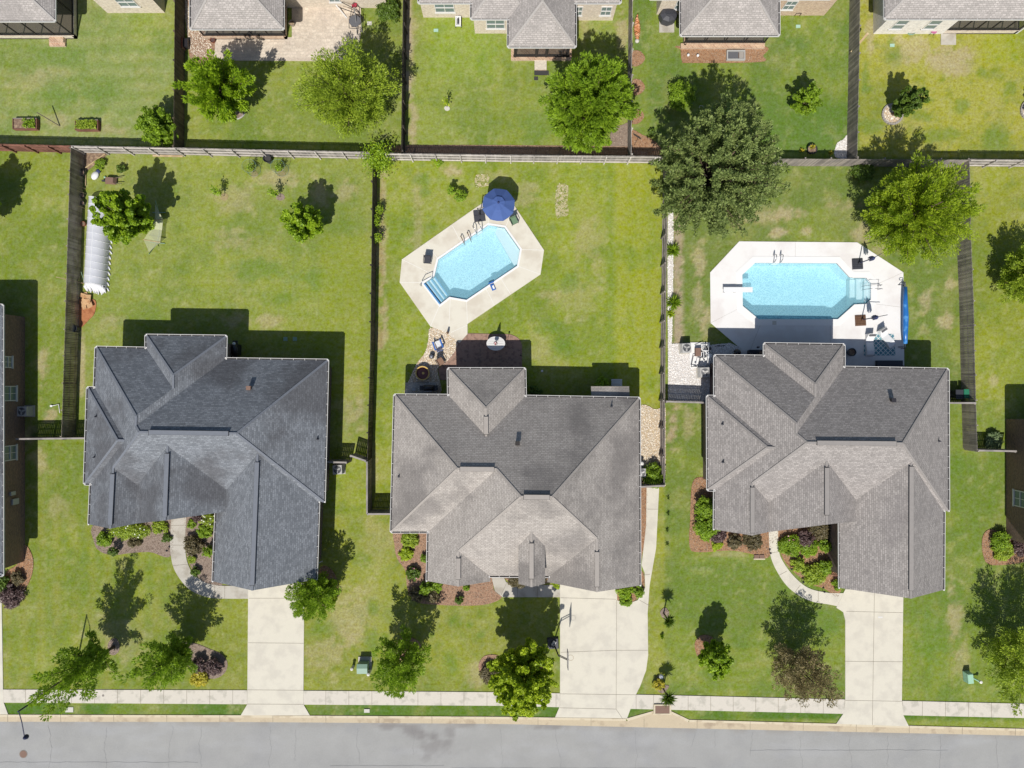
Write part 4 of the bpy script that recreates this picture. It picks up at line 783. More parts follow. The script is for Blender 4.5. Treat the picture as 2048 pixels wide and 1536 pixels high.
b = MB(); b.slab(G([(1069,141),(1093,141),(1093,122),(1069,122)]), 0, .16); b.build("door_step", "brick_tan", t3)
t4 = thing("brick_house", "house with a full-width screen porch and brick skirt, north of the big pine", "house", (*g(1480, -30), 0))
build_roof(t4, hipp(1300, -320, 1660, -3), NM, name="main_roof"); build_roof(t4, hipp(1362, -240, 1557, 70), NM, name="porch_roof"); wbox(t4, 1313, -300, 1380, 29, "brick_beige"); wbox(t4, 1540, -300, 1648, 31, "brick_tan"); porch(t4, 1366, 1526, 93, 4, "brick_tan", side=-1)
b = MB(); b.slab(G([(1360,99),(1527,99),(1527,90),(1360,90)]), 0, .3); b.build("brick_skirt", "brick_tan", t4)
swin(t4, 1361, 29, .8, .9, 2.2); swin(t4, 1580, 31, .9, 1.0, 2.3)
t5 = thing("brick_house", "white brick house with a dark screened porch, top right corner", "house", (*g(1960, -50), 0))
build_roof(t5, hipp(1770, -320, 2300, 37), NM); wbox(t5, 1746, -300, 1884, 68, "brick_white"); porch(t5, 1884, 2030, 68, 5, "brick_beige", side=1); swin(t5, 1800, 68, .95, .9, 2.3, 0); swin(t5, 1866, 68, .95, .9, 2.3, 0)
b = MB(); X0, Y0 = g(2032, 66); b.bar((X0, Y0, 0), (X0, Y0, 3), .16); b.build("downpipe", "white_trim", t5)
# front doors, garage doors and windows on the street side, under the eaves
def garage(root, px, wy, w_):
    x = (px-1024)/23; y = e(0, wy, HE)[1]+.5-.02; b = MB(); b.box((x, y, 1.12), (w_, .05, 2.15)); b.mi = 1
    for k in range(5): b.box((x, y-.03, .25+k*.44), (w_, .012, .02))
    for k in range(1, 8): b.box((x-w_/2+w_*k/8, y-.03, 1.12), (.015, .012, 2.1))
    d = b.build("garage_door", ["white_trim", "joint"], root); b = MB()
    for dx_ in (-w_/2-.07, w_/2+.07): b.box((x+dx_, y-.01, 1.15), (.14, .08, 2.3))
    b.box((x, y-.01, 2.27), (w_, .08, .14)); b.build("door_frame", "white_trim", d)
def front_door(root, px, wy):
    x, y = (px-1024)/23, e(0, wy, HE)[1]+.5-.02; b = MB(); b.box((x, y, 1.15), (.95, .06, 2.1)); d = b.build("front_door", "iron", root)
    b = MB(); b.box((x+.36, y-.05, 1.1), (.05, .06, .16)); b.build("door_handle", "steel", d)
def fwin(root, px, wy, w_=1.6): window(root, ((px-1024)/23, e(0, wy, HE)[1]+.5), (1, 0), w_, .8, 2.3, (0, -1))
garage(h1, 553, 1150, 4.8); fwin(h1, 245, 1040); front_door(h1, 372, 1028)
garage(h2, 1177, 1160, 4.8); fwin(h2, 925, 1156); front_door(h2, 1010, 1150)
garage(h3, 1748, 1173, 4.8); fwin(h3, 1490, 1052); front_door(h3, 1562, 1050)
# ---------------------------------------------------------------- fences
def fence(name, label, pts, mat, h=1.83, rail=1, cat="fence", post=2.4, seed=1, pw=.135, gap=.012, wob=.0, group=None, capped=None, rails=True):
    """pts: top line of the fence on the plan"""
    P = [Vector((*e(p[0], p[1], h), 0)) for p in pts]; t = thing(name, label, cat, P[0].copy(), group); rg = random.Random(seed); b = MB()
    for a_, c_ in zip(P, P[1:]):
        L_ = (c_-a_).length; d_ = (c_-a_)/L_; n = int(L_/(pw+gap)); ang = math.atan2(d_.y, d_.x); up = Vector((-d_.y, d_.x, 0))*rail
        for i in range(n):
            q = a_+d_*(i+.5)*L_/n; hh = h*(1+rg.uniform(-.012, .01)); b.av = rg.random(); o_ = rg.uniform(-.006, .006)
            b.box((q.x-up.x*(.035+o_), q.y-up.y*(.035+o_), hh/2), (pw, .02, hh), ang+rg.uniform(-.02, .02))
    b.build("pickets", mat, t)
    for a_, c_ in zip(P, P[1:]):
        L_ = (c_-a_).length; d_ = (c_-a_)/L_; up = Vector((-d_.y, d_.x, 0))*rail
        if rails:
            for z in (.3, .95, 1.6):
                r_ = MB(); r_.av = rg.random(); r_.bar(a_+Vector((0, 0, z*h/1.83))+up*.002, c_+Vector((0, 0, z*h/1.83))+up*.002, .045, .09); r_.build("rail", "wood_rail" if mat == "wood_white" else mat, t)
        if capped: r_ = MB(); r_.bar(a_+Vector((0, 0, h+.02)), c_+Vector((0, 0, h+.02)), .14, .04); r_.build("cap_rail", capped, t)
        n = max(1, round(L_/post))
        for i in range(n+1 if c_ is P[-1] else n):
            q = a_+d_*min(max(i*L_/n, .06), L_-.06)+up*.075; r_ = MB(); r_.av = rg.random(); r_.box((q.x, q.y, (h-.04)/2), (.1, .1, h-.04), math.atan2(d_.y, d_.x)); r_.build("post", "wood_rail" if mat == "wood_white" else mat, t)
    return t
fence("wooden_fence", "reddish stained picket fence behind the far left back yard, rails to the south", [(-120,286),(0,288.5),(141,292)], "wood_red", rail=-1, post=1.95, seed=1)
fence("wooden_fence", "weathered grey picket fence along the back of the greenhouse yard", [(141.5,292),(348,296),(520,300),(739,304.5)], "wood_white", rail=-1, post=2.3, seed=2)
fence("wooden_fence", "weathered grey picket fence north of the blue parasol, rails to the south", [(770,307),(1020,310.5),(1310,313),(1340,314)], "wood_white", rail=-1, post=2.2, seed=3)
fence("wooden_fence", "grey smooth-faced picket fence between the pine and the round yellow-green tree", [(1560,317),(1715,317.5),(1940,319)], "wood_grey", rail=1, seed=4)
fence("wooden_fence", "pale grey picket fence behind the far right back yard", [(1941,319),(2048,320),(2200,322)], "wood_white", rail=-1, seed=5)
fence("wooden_fence", "brown picket fence between the raised-bed yard and the stamped-patio yard", [(346.5,293),(347.5,120),(349,-60)], "wood_dark", rail=1, seed=6)
fence("wooden_fence", "dark picket fence between the patio yard and the yard with the tiny stake tree", [(803,302),(805,150),(807.5,-60)], "wood_black", rail=-1, seed=7)
fence("wooden_fence", "thin grey picket fence beside the three straw mulch circles", [(1263,309),(1264,150),(1266,-60)], "wood_white", rail=-1, seed=8)
fence("wooden_fence", "weathered grey picket fence left of the top right yellow lawn", [(1715,315),(1718.5,160),(1722,-60)], "wood_grey", rail=-1, seed=9)
fence("wooden_fence", "dark brown picket fence beside the white greenhouse tunnel", [(140.5,293),(135.5,436),(129,657),(122,875)], "wood_mid", rail=-1, seed=10)
fence("wooden_fence", "short picket fence joining the left-edge brick house to the blue-grey roofed house", [(32,878),(122,877),(171,876.5)], "wood_dark", rail=-1, seed=11, capped="wood_white")
fence("wooden_fence", "long dark picket fence between the greenhouse yard and the parasol pool yard", [(745,306),(743,472),(740,700),(734,921)], "wood_black", rail=-1, seed=12)
fence("wooden_fence", "white capped picket fence turning the corner to the middle house", [(734,923),(734,1028),(783,1028)], "wood_grey", rail=-1, seed=13, capped="wood_white")
fence("garden_gate", "picket gate standing ajar between the two yards", [(700,911),(732,922)], "wood_grey", rail=-1, seed=14, cat="gate", post=1.6, capped="wood_white")
fence("wooden_fence", "short capped picket panel screening the grey air conditioner", [(652,924),(665,924.4),(693.5,925)], "wood_grey", rail=-1, seed=15, capped="wood_white")
fence("wooden_fence", "dark railed picket fence between the tilted pool yard and the straight pool yard", [(1336,316),(1334,411),(1331,640),(1329,800),(1329,971)], "wood_grey", rail=-1, seed=16)
fence("wooden_fence", "short capped picket fence closing the pebble side yard", [(1277,974),(1329,971.5)], "wood_grey", rail=-1, seed=17, capped="wood_white")
fence("wooden_fence", "capped picket fence with its shadow lying on the white gravel", [(1332,803),(1413,805.5)], "wood_grey", rail=-1, seed=18, capped="wood_white")
fence("wooden_fence", "weathered dark picket fence right of the straight pool yard", [(1940,320),(1943,477),(1948,600),(1950,700),(1955.5,901)], "wood_grey", rail=1, seed=19)
fence("wooden_fence", "capped picket fence behind the dark and green wheelie bins", [(1897,806),(1952,806)], "wood_grey", rail=-1, seed=20, capped="wood_white")
fence("wooden_fence", "capped picket fence running to the right-edge brick house", [(1956.6,901),(2033,902.5)], "wood_grey", rail=-1, seed=21, capped="wood_white")
# ---------------------------------------------------------------- trees and shrubs
def tree(label, base, h, r, leafm, z0=1.2, limbs=34, per=6, rc=.5, leaves=34, ls=.13, asp=.6, seed=1, trunk=.12, ecc=(1, 1), top=.5, cat="tree", name="broadleaf_tree", bark="bark", squash=.75, group=None, lean=(0, 0), kind="leaf", rough=.25, fillin=.35):
    rs = np.random.RandomState(seed); bx, by = g(*base); t = thing(name, label, cat, (bx, by, 0), group)
    if kind != 'pine': leaves = int(leaves*1.7); ls *= .8; rc *= .85; per += 1
    hc = z0+(h-z0)*top; P = []; b = MB(); b.smooth = True; lz = max(.15, z0*.8)
    b.tube([(0, 0, -.05), (0, 0, lz*.5), (lean[0]*.2, lean[1]*.2, lz), (lean[0]*.6, lean[1]*.6, hc), (lean[0], lean[1], h*.9)], [trunk*1.25, trunk, trunk*.9, trunk*.55, trunk*.15], 8)
    lob = rs.uniform(1-rough, 1+rough*.6, 12)
    for i in range(limbs):
        u = (i+.5)/limbs; zz = -1+2*u; az = i*2.399963+rs.uniform(-.25, .25)
        zz = min(.98, max(-.9, zz+rs.uniform(-.08, .08))); rr = math.sqrt(1-zz*zz); lb = lob[int((az % 6.2832)/6.2832*12) % 12]*rs.uniform(.86, 1.08)
        up = (h-hc) if zz > 0 else (hc-z0); end = np.array([rr*math.cos(az)*r*ecc[0]*lb, rr*math.sin(az)*r*ecc[1]*lb, hc+zz*up*(.9+.1*lb)])
        f_ = (end[2]-z0)/(h-z0); end[0] += lean[0]*f_; end[1] += lean[1]*f_
        st = np.array([lean[0]*.3, lean[1]*.3, lz+(max(end[2]-lz, .2))*rs.uniform(.15, .45)]); mid = (st+end)/2+np.array([0, 0, .12*r]); 
        if i % 2 == 0 or limbs < 30: b.tube([st, mid, end*.96+st*.04], [trunk*.32, trunk*.2, trunk*.06], 5)
        for k in range(per):
            q = fillin+(1-fillin)*(k+.6)/per; c = st*(1-q)**2+2*mid*q*(1-q)+end*q*q; P.append(np.append(c+rs.normal(size=3)*rc*.35, rc*rs.uniform(.6, 1.1)*(1.05-.3*q if kind == "open" else 1)))
    b.build("trunk", bark, t, local=True)
    P = np.array(P); n = len(P)*leaves; ci = np.repeat(np.arange(len(P)), leaves); D = rs.normal(size=(n, 3)); D /= np.linalg.norm(D, axis=1)[:, None]
    rad = P[ci, 3]*rs.uniform(.35, 1, n)**.5; Q = P[ci, :3]+D*rad[:, None]*np.array([1, 1, squash]); Q[:, 2] = np.maximum(Q[:, 2], .04)
    cv = rs.rand(len(P))[ci]*.45+rs.rand(n)*.55
    if kind == "pine":
        Dn = D*.8+np.array([0, 0, .7])+rs.normal(size=(n, 3))*.15; blades("crown", P[ci, :3]+D*rad[:, None]*.55, Dn, rad*1.0+.08, np.full(n, ls*.22), cv, leafm, t, rs)
    elif kind == "wisp":
        out_ = P[ci, :3]-np.array([0, 0, hc]); out_ /= np.linalg.norm(out_, axis=1)[:, None]+1e-6; Dn = out_+D*.9; blades("crown", Q, Dn, ls*(1.2+rs.rand(n)*1.6), ls*asp*(.5+.4*rs.rand(n)), cv, leafm, t, rs)
    else:
        Nn = D*.5+np.array([0, 0, .45])+rs.normal(size=(n, 3))*.65; quads("crown", Q, Nn, ls*(.6+.7*rs.rand(n)), asp, cv, leafm, t, rs)
    return t
tree("tall open-branched tree leaning over the pavement beside the street lamp", (228,1293), 10.6, 2.35, "leaf_mid", z0=1.6, limbs=26, per=9, rc=.36, leaves=32, ls=.14, seed=11, top=.36, kind="wisp", rough=.6, fillin=.12)
tree("dark green street tree left of the kidney bed of purple shrubs", (378,1290), 7.3, 2.25, "leaf_mid", z0=1.0, limbs=32, per=8, rc=.34, leaves=32, ls=.13, seed=12, kind="wisp", rough=.45, fillin=.15)
tree("small street tree behind the green transformer box", (818,1294), 6.6, 2.25, "leaf_mid", z0=1.2, limbs=34, per=6, rc=.36, leaves=36, ls=.13, seed=13, rough=.3, kind="wisp")
tree("bright yellow-green maple beside the basketball hoop", (1042,1314), 7.6, 2.85, "leaf_lime", z0=1.4, limbs=76, per=7, rc=.34, leaves=42, ls=.14, asp=.8, seed=14, rough=.2)
tree("round dense tree at the garage corner of the blue-grey roofed house", (645,1172), 5.4, 2.0, "leaf_mid", z0=.6, limbs=44, per=5, rc=.36, leaves=46, ls=.11, seed=15, kind="wisp", rough=.15)
tree("small lime tree standing in its straw ring", (1415,1293), 4.4, 1.35, "leaf_bright", z0=.9, limbs=28, per=5, rc=.34, leaves=46, ls=.12, asp=.8, seed=16, rough=.2)
tree("bronze-leaved airy tree near the right-hand driveway", (1574,1313), 6.4, 2.5, "leaf_bronze", z0=1.0, limbs=40, per=7, rc=.42, leaves=34, ls=.1, seed=17, kind="wisp", rough=.3)
tree("large pale green tree cut by the lower right edge", (1998,1290), 7.8, 3.3, "leaf_olive", z0=1.2, limbs=52, per=7, rc=.5, leaves=34, ls=.12, seed=18, kind="wisp", rough=.3)
tree("dense lime tree beside the white greenhouse tunnel", (293,449), 6.3, 2.15, "leaf_bright", z0=1.0, limbs=64, per=6, rc=.3, leaves=44, ls=.14, asp=.8, seed=19, rough=.25)
tree("small round lime tree alone on the lawn of the greenhouse yard", (627,461), 5.2, 1.5, "leaf_bright", z0=.9, limbs=34, per=5, rc=.34, leaves=46, ls=.13, asp=.8, seed=20, rough=.22)
tree("huge dark needled pine across the fence line", (1392,384), 11.4, 5.15, "leaf_pine", z0=1.5, limbs=290, per=9, rc=.26, leaves=38, ls=.2, seed=21, trunk=.26, name="pine_tree", cat="pine tree", kind="pine", rough=.1, ecc=(1, 1.04), top=.38, fillin=.45)
tree("broad round yellow-green tree at the corner of the straight pool yard", (1775,450), 8.4, 4.1, "leaf_gold", z0=1.2, limbs=130, per=8, rc=.42, leaves=34, ls=.12, seed=22, kind="wisp", rough=.1, trunk=.2)
tree("large dark green round tree near the square porch wing", (1164,251), 8.4, 3.55, "leaf_mid", z0=1.0, limbs=110, per=7, rc=.4, leaves=40, ls=.15, asp=.7, seed=23, kind="wisp", rough=.15, trunk=.2)
tree("large wispy pale tree overhanging the stamped patio", (717,228), 7.6, 3.6, "leaf_olive", z0=1.4, limbs=80, per=8, rc=.55, leaves=34, ls=.12, seed=24, kind="wisp", rough=.25, trunk=.2)
tree("bright green open tree below the left end of the stamped patio", (474,214), 6.8, 2.75, "leaf_bright", z0=1.0, limbs=52, per=7, rc=.34, leaves=36, ls=.14, asp=.7, seed=25, kind="wisp", rough=.4)
tree("short bushy tree against the brown fence of the raised-bed yard", (334,270), 3.4, 1.55, "leaf_mid", z0=.25, limbs=36, per=5, rc=.36, leaves=46, ls=.13, seed=26, rough=.2)
tree("small dark tree alone on the deep green lawn", (1596,217), 3.7, 1.15, "leaf_mid", z0=.4, limbs=26, per=4, rc=.28, leaves=36, ls=.11, seed=27, rough=.35)
tree("slim leaning tree in the ring of pale stones", (1784,229), 4.8, .95, "leaf_dark", z0=.8, limbs=30, per=5, rc=.26, leaves=42, ls=.11, seed=28, rough=.25)
tree("round tree cut by the right edge beyond the straight pool fence", (2014,558), 4.8, 2.3, "leaf_olive", z0=.8, limbs=44, per=6, rc=.42, leaves=40, ls=.12, seed=29, kind="wisp", rough=.2)
tree("tree just outside the left edge casting its shadow on the lawn", (-7,428), 5.6, 2.2, "leaf_mid", z0=1.4, limbs=40, per=6, rc=.42, leaves=44, ls=.14, seed=30, rough=.2)
tree("tree at the right edge of the yellow lawn beside a stone ring", (2062,230), 4.2, 1.0, "leaf_dark", z0=.8, limbs=24, per=5, rc=.3, leaves=30, ls=.11, seed=31)
def shrub(label, px, py, w_, h, leafm, dens=1.0, ls=.06, seed=1, name="shrub", cat="shrub", ecc=1.0, group=None, flowers=None, kind=None, asp=.6):
    """w_ = width in plan units"""
    rs = np.random.RandomState(seed*7+3); r = w_/46*1.12; bx, by = g(px, py); t = thing(name, label, cat, (bx, by, 0), group)
    b = MB()
    for k in range(5): a_ = k*1.256; b.tube([(0, 0, -.02), (math.cos(a_)*r*.3, math.sin(a_)*r*.3*ecc, h*.4), (math.cos(a_)*r*.6, math.sin(a_)*r*.6*ecc, h*.75)], [.02, .014, .006], 5)
    b.build("stem", "bark", t, local=True)
    nc = int(16+60*r*r); D = rs.normal(size=(nc, 3)); D /= np.linalg.norm(D, axis=1)[:, None]; D[:, 2] = np.abs(D[:, 2])
    rad = rs.uniform(.45, .95, nc)[:, None]; C_ = D*rad*np.array([r, r*ecc, h*.55])+np.array([0, 0, h*.32]); rc = max(.07, r*.3)
    m = int(34*dens); ci = np.repeat(np.arange(nc), m); n = nc*m; E = rs.normal(size=(n, 3)); E /= np.linalg.norm(E, axis=1)[:, None]
    Q = C_[ci]+E*rc*rs.uniform(.4, 1, n)[:, None]*np.array([1, 1, .8]); Q[:, 2] = np.maximum(Q[:, 2], .03); v = rs.rand(nc)[ci]*.5+rs.rand(n)*.5
    Nn = E*.6+np.array([0, 0, .6])+rs.normal(size=(n, 3))*.35
    quads("foliage", Q, Nn, ls*(.7+.7*rs.rand(n)), asp, v, leafm, t, rs)
    if flowers:
        k = flowers[1]; s_ = rs.choice(n, k); s_ = s_[np.argsort(-Q[s_, 2])][:k]; quads("flowers", Q[s_]+np.array([0, 0, .06]), np.tile([0, 0, 1.], (len(s_), 1))+rs.normal(size=(len(s_), 3))*.2, np.full(len(s_), .075), .9, rs.rand(len(s_)), flowers[0], t, rs)
    return t
SH = [("bright green mound at the west end of the front bed, blue-grey roofed house",213,1076,28,.9,"leaf_mid"),("small dark upright shrub on the edge of that bed beside the tree shadow",236,1099,19,1.4,"leaf_dark"),
 ("low yellow-green plant by the front steps, blue-grey roofed house",322,1054,28,.5,"leaf_olive"),("brownish shrub in the middle of the front bed, blue-grey roofed house",272,1080,24,.7,"leaf_brown"),("sparse dark perennial at the path edge of the front bed",335,1075,18,.5,"leaf_dark"),
 ("clipped round brown-green ball shrub inside the curved path",391,1088,35,1.1,"leaf_brown"),("green shrub north of the clipped ball inside the curved path",412,1060,27,.8,"leaf_mid"),("small light green shrub against the curved path near the steps",386,1048,18,.5,"leaf_mid"),("reddish dwarf shrub nearest the entry inside the curved path",395,1035,18,.6,"leaf_purple"),
 ("green shrub against the garage wall inside the curved path",422,1100,22,1.2,"leaf_mid"),("small yellow-green shrub south of the clipped ball",385,1116,17,.5,"leaf_olive"),("small dark green shrub at the south tip of the curved path bed",394,1141,18,.7,"leaf_dark"),
 ("purple-leaved shrub nearer the tree in the kidney bed",402,1325,27,1.2,"leaf_purple"),("purple-leaved shrub at the east end of the kidney bed",433,1330,31,1.2,"leaf_purple"),("golden yellow shrub at the south edge of the kidney bed",401,1355,33,.7,"leaf_yellow"),
 ("yellow-green shrub under the round tree at the garage corner",668,1195,22,1.0,"leaf_lime"),
 ("brown grassy shrub by the left-edge brick house",41,1153,25,.8,"leaf_brown"),("purple shrub at the left edge beside the driveway",30,1190,42,.9,"leaf_purple"),("dark green hedge plant at the left edge below the brick wall",6,1165,34,.9,"leaf_dark"),
 ("variegated green shrub in the west corner bed of the middle house",822,1076,31,.8,"leaf_olive"),("golden rosette shrub in the west bed of the middle house",813,1105,26,.6,"leaf_lime"),("green shrub tucked against the west gutter of the middle house",851,1114,16,.8,"leaf_mid"),("loose dark green rose bush in the west bed of the middle house",827,1146,25,.8,"leaf_dark"),
 ("tall dark bush at the southwest corner of the middle house",853,1172,24,1.5,"leaf_mid"),("brown-green open bush at the southwest tip of the front bed",834,1187,27,1.0,"leaf_brown"),("green shrub below the left gable of the middle house",872,1170,27,.7,"leaf_mid"),("open greyish bush south of the corner, middle house",864,1190,26,1.0,"leaf_brown"),("small green tuft under the left gable peak, middle house",933,1174,14,.4,"leaf_mid"),("small upright shrub alone in the wide mulch of the middle house",919,1197,16,.9,"leaf_dark"),
 ("low reddish shrub row under the porch gutter of the middle house",1035,1157,34,.5,"leaf_brown"),("green shrub at the east end of the porch bed, middle house",1082,1157,20,.5,"leaf_brown"),("bright green shrub where the path meets the driveway, middle house",1112,1168,18,.4,"leaf_lime"),
 ("lime shrub right of the garage, middle house",1248,1180,30,.8,"leaf_bright"),("green shrub south of the lime one, right of the garage",1250,1198,24,.7,"leaf_mid"),("dark green shrub beside the curved path, right of the garage",1275,1181,22,.8,"leaf_mid"),
 ("brown shrub in the ring beside the maple",980,1342,36,.9,"leaf_brown"),("lush green bush in the corner of the pebble side yard",1305,950,44,1.5,"leaf_mid"),("leafy bush growing beside the brick bay on the north wall",1202,768,26,1.5,"leaf_mid"),("black-green bush in the shade behind the middle house",1071,786,26,1.3,"leaf_dark"),
 ("upper boxy green bush on the west wall of the grey-roofed house",1407,1012,40,1.6,"leaf_mid"),("lower boxy green bush on the west wall of the grey-roofed house",1408,1049,44,1.6,"leaf_mid"),("narrow dark green shrub at the southwest corner, grey-roofed house",1409,1074,18,.8,"leaf_mid"),("lime green shrub in the straw bed, grey-roofed house",1432,1090,22,.6,"leaf_lime"),
 ("purple shrub at the west end of the straw bed",1434,1069,30,.8,"leaf_purple"),("round dark olive shrub in the middle of the straw bed",1468,1082,27,.9,"leaf_brown"),("purple-green shrub at the east end of the straw bed",1503,1081,32,.8,"leaf_brown"),
 ("pink-flowered rose bush nearest the path, grey-roofed house",1577,1088,42,.9,"leaf_mid"),("dark purple bush in the middle of the rose bed",1608,1076,32,1.0,"leaf_purple"),("green rose bush beside the purple bush",1615,1093,34,.7,"leaf_mid"),("brown-green sprawling shrub in the corner by the garage",1640,1056,44,.8,"leaf_brown"),
 ("dense green shrub near the garage wall of the rose bed",1647,1090,26,1.0,"leaf_mid"),("olive round bush in the western half of the rose bed",1593,1127,26,.9,"leaf_olive"),("green round bush in the southern half of the rose bed",1645,1131,28,1.2,"leaf_mid"),("large yellow-olive bush at the south of the rose bed",1625,1146,42,.8,"leaf_olive"),("dark green shrub at the garage corner by the driveway",1676,1168,24,.8,"leaf_mid"),
 ("green and yellow bush in the right-edge straw bed",1994,1080,36,1.1,"leaf_mid"),("yellow-green bush lower in the right-edge straw bed",2000,1100,36,.8,"leaf_olive"),("purple bush in the right-edge straw bed",2034,1092,32,1.0,"leaf_purple"),
 ("small round green shrub in the greenhouse yard corner",205,330,20,.7,"leaf_mid"),("thin green shrub with a dark shadow near the greenhouse yard fence",246,340,16,.8,"leaf_dark"),("bright leafy shrub against the fence north of the tilted pool",875,325,21,.7,"leaf_bright"),
 ("left of two upright shrubs north of the tilted pool",905,388,17,2.0,"leaf_mid"),("right of two upright shrubs north of the tilted pool",922,396,22,1.4,"leaf_mid"),("knee-high bush at the dark end of the grey fence yard",1303,268,15,.7,"leaf_dark"),("silver-grey bush by the right-hand corner fence",1982,881,32,.9,"leaf_pale"),
 ("yellow-orange shrub between the two palm-like yuccas",1316,1366,22,.8,"leaf_yellow"),("dark green shrub in the shade of the pale wispy tree patio corner",778,30,44,1.4,"leaf_dark"),("dark shrub beneath the big round yellow-green tree",1722,345,40,.8,"leaf_dark"),("green tree-like bush under the left side of the pine",1358,200,50,2.2,"leaf_mid")]
for i, (lb, px, py, w_, h, lm) in enumerate(SH):
    shrub(lb, px, py, w_, h, lm, seed=i+1, dens=1.2 if w_ < 22 else 1.5, ls=.055 if w_ < 24 else .07, flowers=("petal_pink", 10) if "rose bush" in lb else None)
shrub("low yellow-green ground cover dotted with white flowers under the eave", 262, 1061, 70, .35, "leaf_olive", ecc=.28, seed=99, flowers=("petal_white", 70), dens=1.6)
shrub("white-flowering shrub under the gutter beside the garage roof", 419, 1040, 28, .7, "leaf_olive", seed=98, flowers=("petal_white", 40), dens=1.6)
# vines on the fence
def vine(label, px, py, w_, d_, h, leafm, seed, n=2600, ls=.09):
    rs = np.random.RandomState(seed); bx, by = g(px, py); t = thing("climbing_vine", label, "vine", (bx, by, 0)); b = MB()
    for k in range(5): b.tube([(rs.uniform(-.3, .3)*w_/23, 0, 0), (rs.uniform(-.3, .3)*w_/23, rs.uniform(-.2, .2), h*.6), (rs.uniform(-.4, .4)*w_/23, rs.uniform(-.3, .3), h)], [.025, .02, .01], 5)
    b.build("stem", "bark", t, local=True)
    Q = np.stack([rs.normal(size=n)*w_/23*.27, rs.normal(size=n)*d_/23*.27, h*rs.uniform(.15, 1.12, n)**.6], 1); Nn = rs.normal(size=(n, 3))*.5+np.array([0, 0, .8])
    quads("foliage", Q, Nn, ls*(.6+.6*rs.rand(n)), .6, rs.rand(n), leafm, t, rs)
vine("lime-leaved vine spilling over the corner where three yards meet", 762, 326, 46, 50, 1.9, "leaf_bright", 3, 2600)
vine("thin lime vine against the dark fence, northern one of three", 763, 425, 13, 16, 1.2, "leaf_bright", 4, 260, .07)
vine("thin lime vine against the dark fence, middle one of three", 757, 447, 12, 20, 1.3, "leaf_bright", 5, 260, .07)
vine("thin lime vine against the dark fence, southern one of three", 760, 480, 14, 16, 1.2, "leaf_bright", 6, 260, .07)
# yuccas and blade-leaved clumps
def yucca(label, px, py, h, r, leafm, n=150, seed=1, cat="yucca", name="yucca", wd=.045, group=None, up=.25):
    rs = np.random.RandomState(seed); bx, by = g(px, py); t = thing(name, label, cat, (bx, by, 0), group); b = MB(); b.tube([(0, 0, -.03), (.02, 0, max(h, .12))], [.07, .05], 7); b.build("stem", "bark", t, local=True)
    az = rs.uniform(0, 6.283, n); el = rs.uniform(-.25, 1.0, n)+up; D = np.stack([np.cos(az)*np.cos(el), np.sin(az)*np.cos(el), np.sin(el)], 1)
    P = np.tile([0, 0, max(h, .08)], (n, 1))+rs.normal(size=(n, 3))*.03; P[:, 2] = np.maximum(P[:, 2], .05)
    V1_ = r*rs.uniform(.6, 1.05, n); blades("leaves", P, D, V1_, np.full(n, wd), rs.rand(n), leafm, t, rs); return t
yucca("tall palm-like yucca beside the middle driveway extension", 1327, 1226, 1.9, .75, "leaf_dark", 190, 1); yucca("tall palm-like yucca overhanging the pavement near the storm drain", 1326, 1376, 1.9, .85, "leaf_dark", 200, 2)
yucca("small spiky agave between the two palm-like yuccas", 1324, 1272, .1, .3, "leaf_mid", 60, 3, "agave", "agave", up=.4)
yucca("leafy sword-plant clump on the white stone strip, northern one", 1344, 502, .15, .85, "leaf_mid", 170, 4, "yucca"); yucca("leafy sword-plant clump on the white stone strip, southern one", 1346, 606, .15, .9, "leaf_mid", 170, 5, "yucca")
yucca("small yellow-green sword plant just south of the southern clump", 1341, 628, .1, .5, "leaf_lime", 70, 6); 
for k, (px, py) in enumerate(((1336, 995), (1336, 1027), (1334, 1060), (1334, 1088))): yucca("tiny liriope tuft in the grass strip beside the curved path", px, py, .05, .26, "leaf_dark", 40, 20+k, "grass tuft", "grass_tuft", .02, "tufts along the curved path")
yucca("yellow flowering lily, left of three in the fence shade", 1602, 303, .2, .3, "leaf_yellow", 30, 31, "lily", "lily"); yucca("yellow flowering lily in the dark pot, middle of three", 1621, 297, .3, .35, "leaf_yellow", 40, 32, "lily", "lily"); yucca("yellow flowering lily, right of three in the fence shade", 1659, 308, .2, .3, "leaf_yellow", 30, 33, "lily", "lily")
# saplings
def sapling(label, px, py, h, seed, leafm="leaf_mid", n=120, r=.25, name="sapling", lean=(0, 0)):
    rs = np.random.RandomState(seed); bx, by = g(px, py); t = thing(name, label, "sapling", (bx, by, 0)); b = MB(); b.tube([(0, 0, 0), (lean[0]*.5, lean[1]*.5, h*.5), (lean[0], lean[1], h)], [.025, .02, .008], 6); b.build("stem", "bark_light", t, local=True)
    z = rs.uniform(.35, 1.02, n); Q = np.stack([lean[0]*z+rs.normal(size=n)*r*.6, lean[1]*z+rs.normal(size=n)*r*.6, z*h], 1); quads("foliage", Q, rs.normal(size=(n, 3))*.5+np.array([0, 0, .7]), .09*(.6+.6*rs.rand(n)), .6, rs.rand(n), leafm, t, rs); return t
sapling("thin sapling with a pale mulch spot, left one of the two on the greenhouse lawn", 449, 392, 1.7, 1, n=150, lean=(-.3, .1)); sapling("thin sapling with a grey mulch spot, right one of the two on the greenhouse lawn", 561, 394, 1.8, 2, n=150, lean=(-.3, 0))
sapling("caged sapling left of the black compost bin", 508, 342, 1.2, 3, n=120); sapling("caged sapling right of the black compost bin", 563, 342, 1.2, 4, n=120); sapling("tiny staked tree with a yellow tuft near the top middle lawn", 894, 214, 1.7, 5, "leaf_lime", 70, .16); 
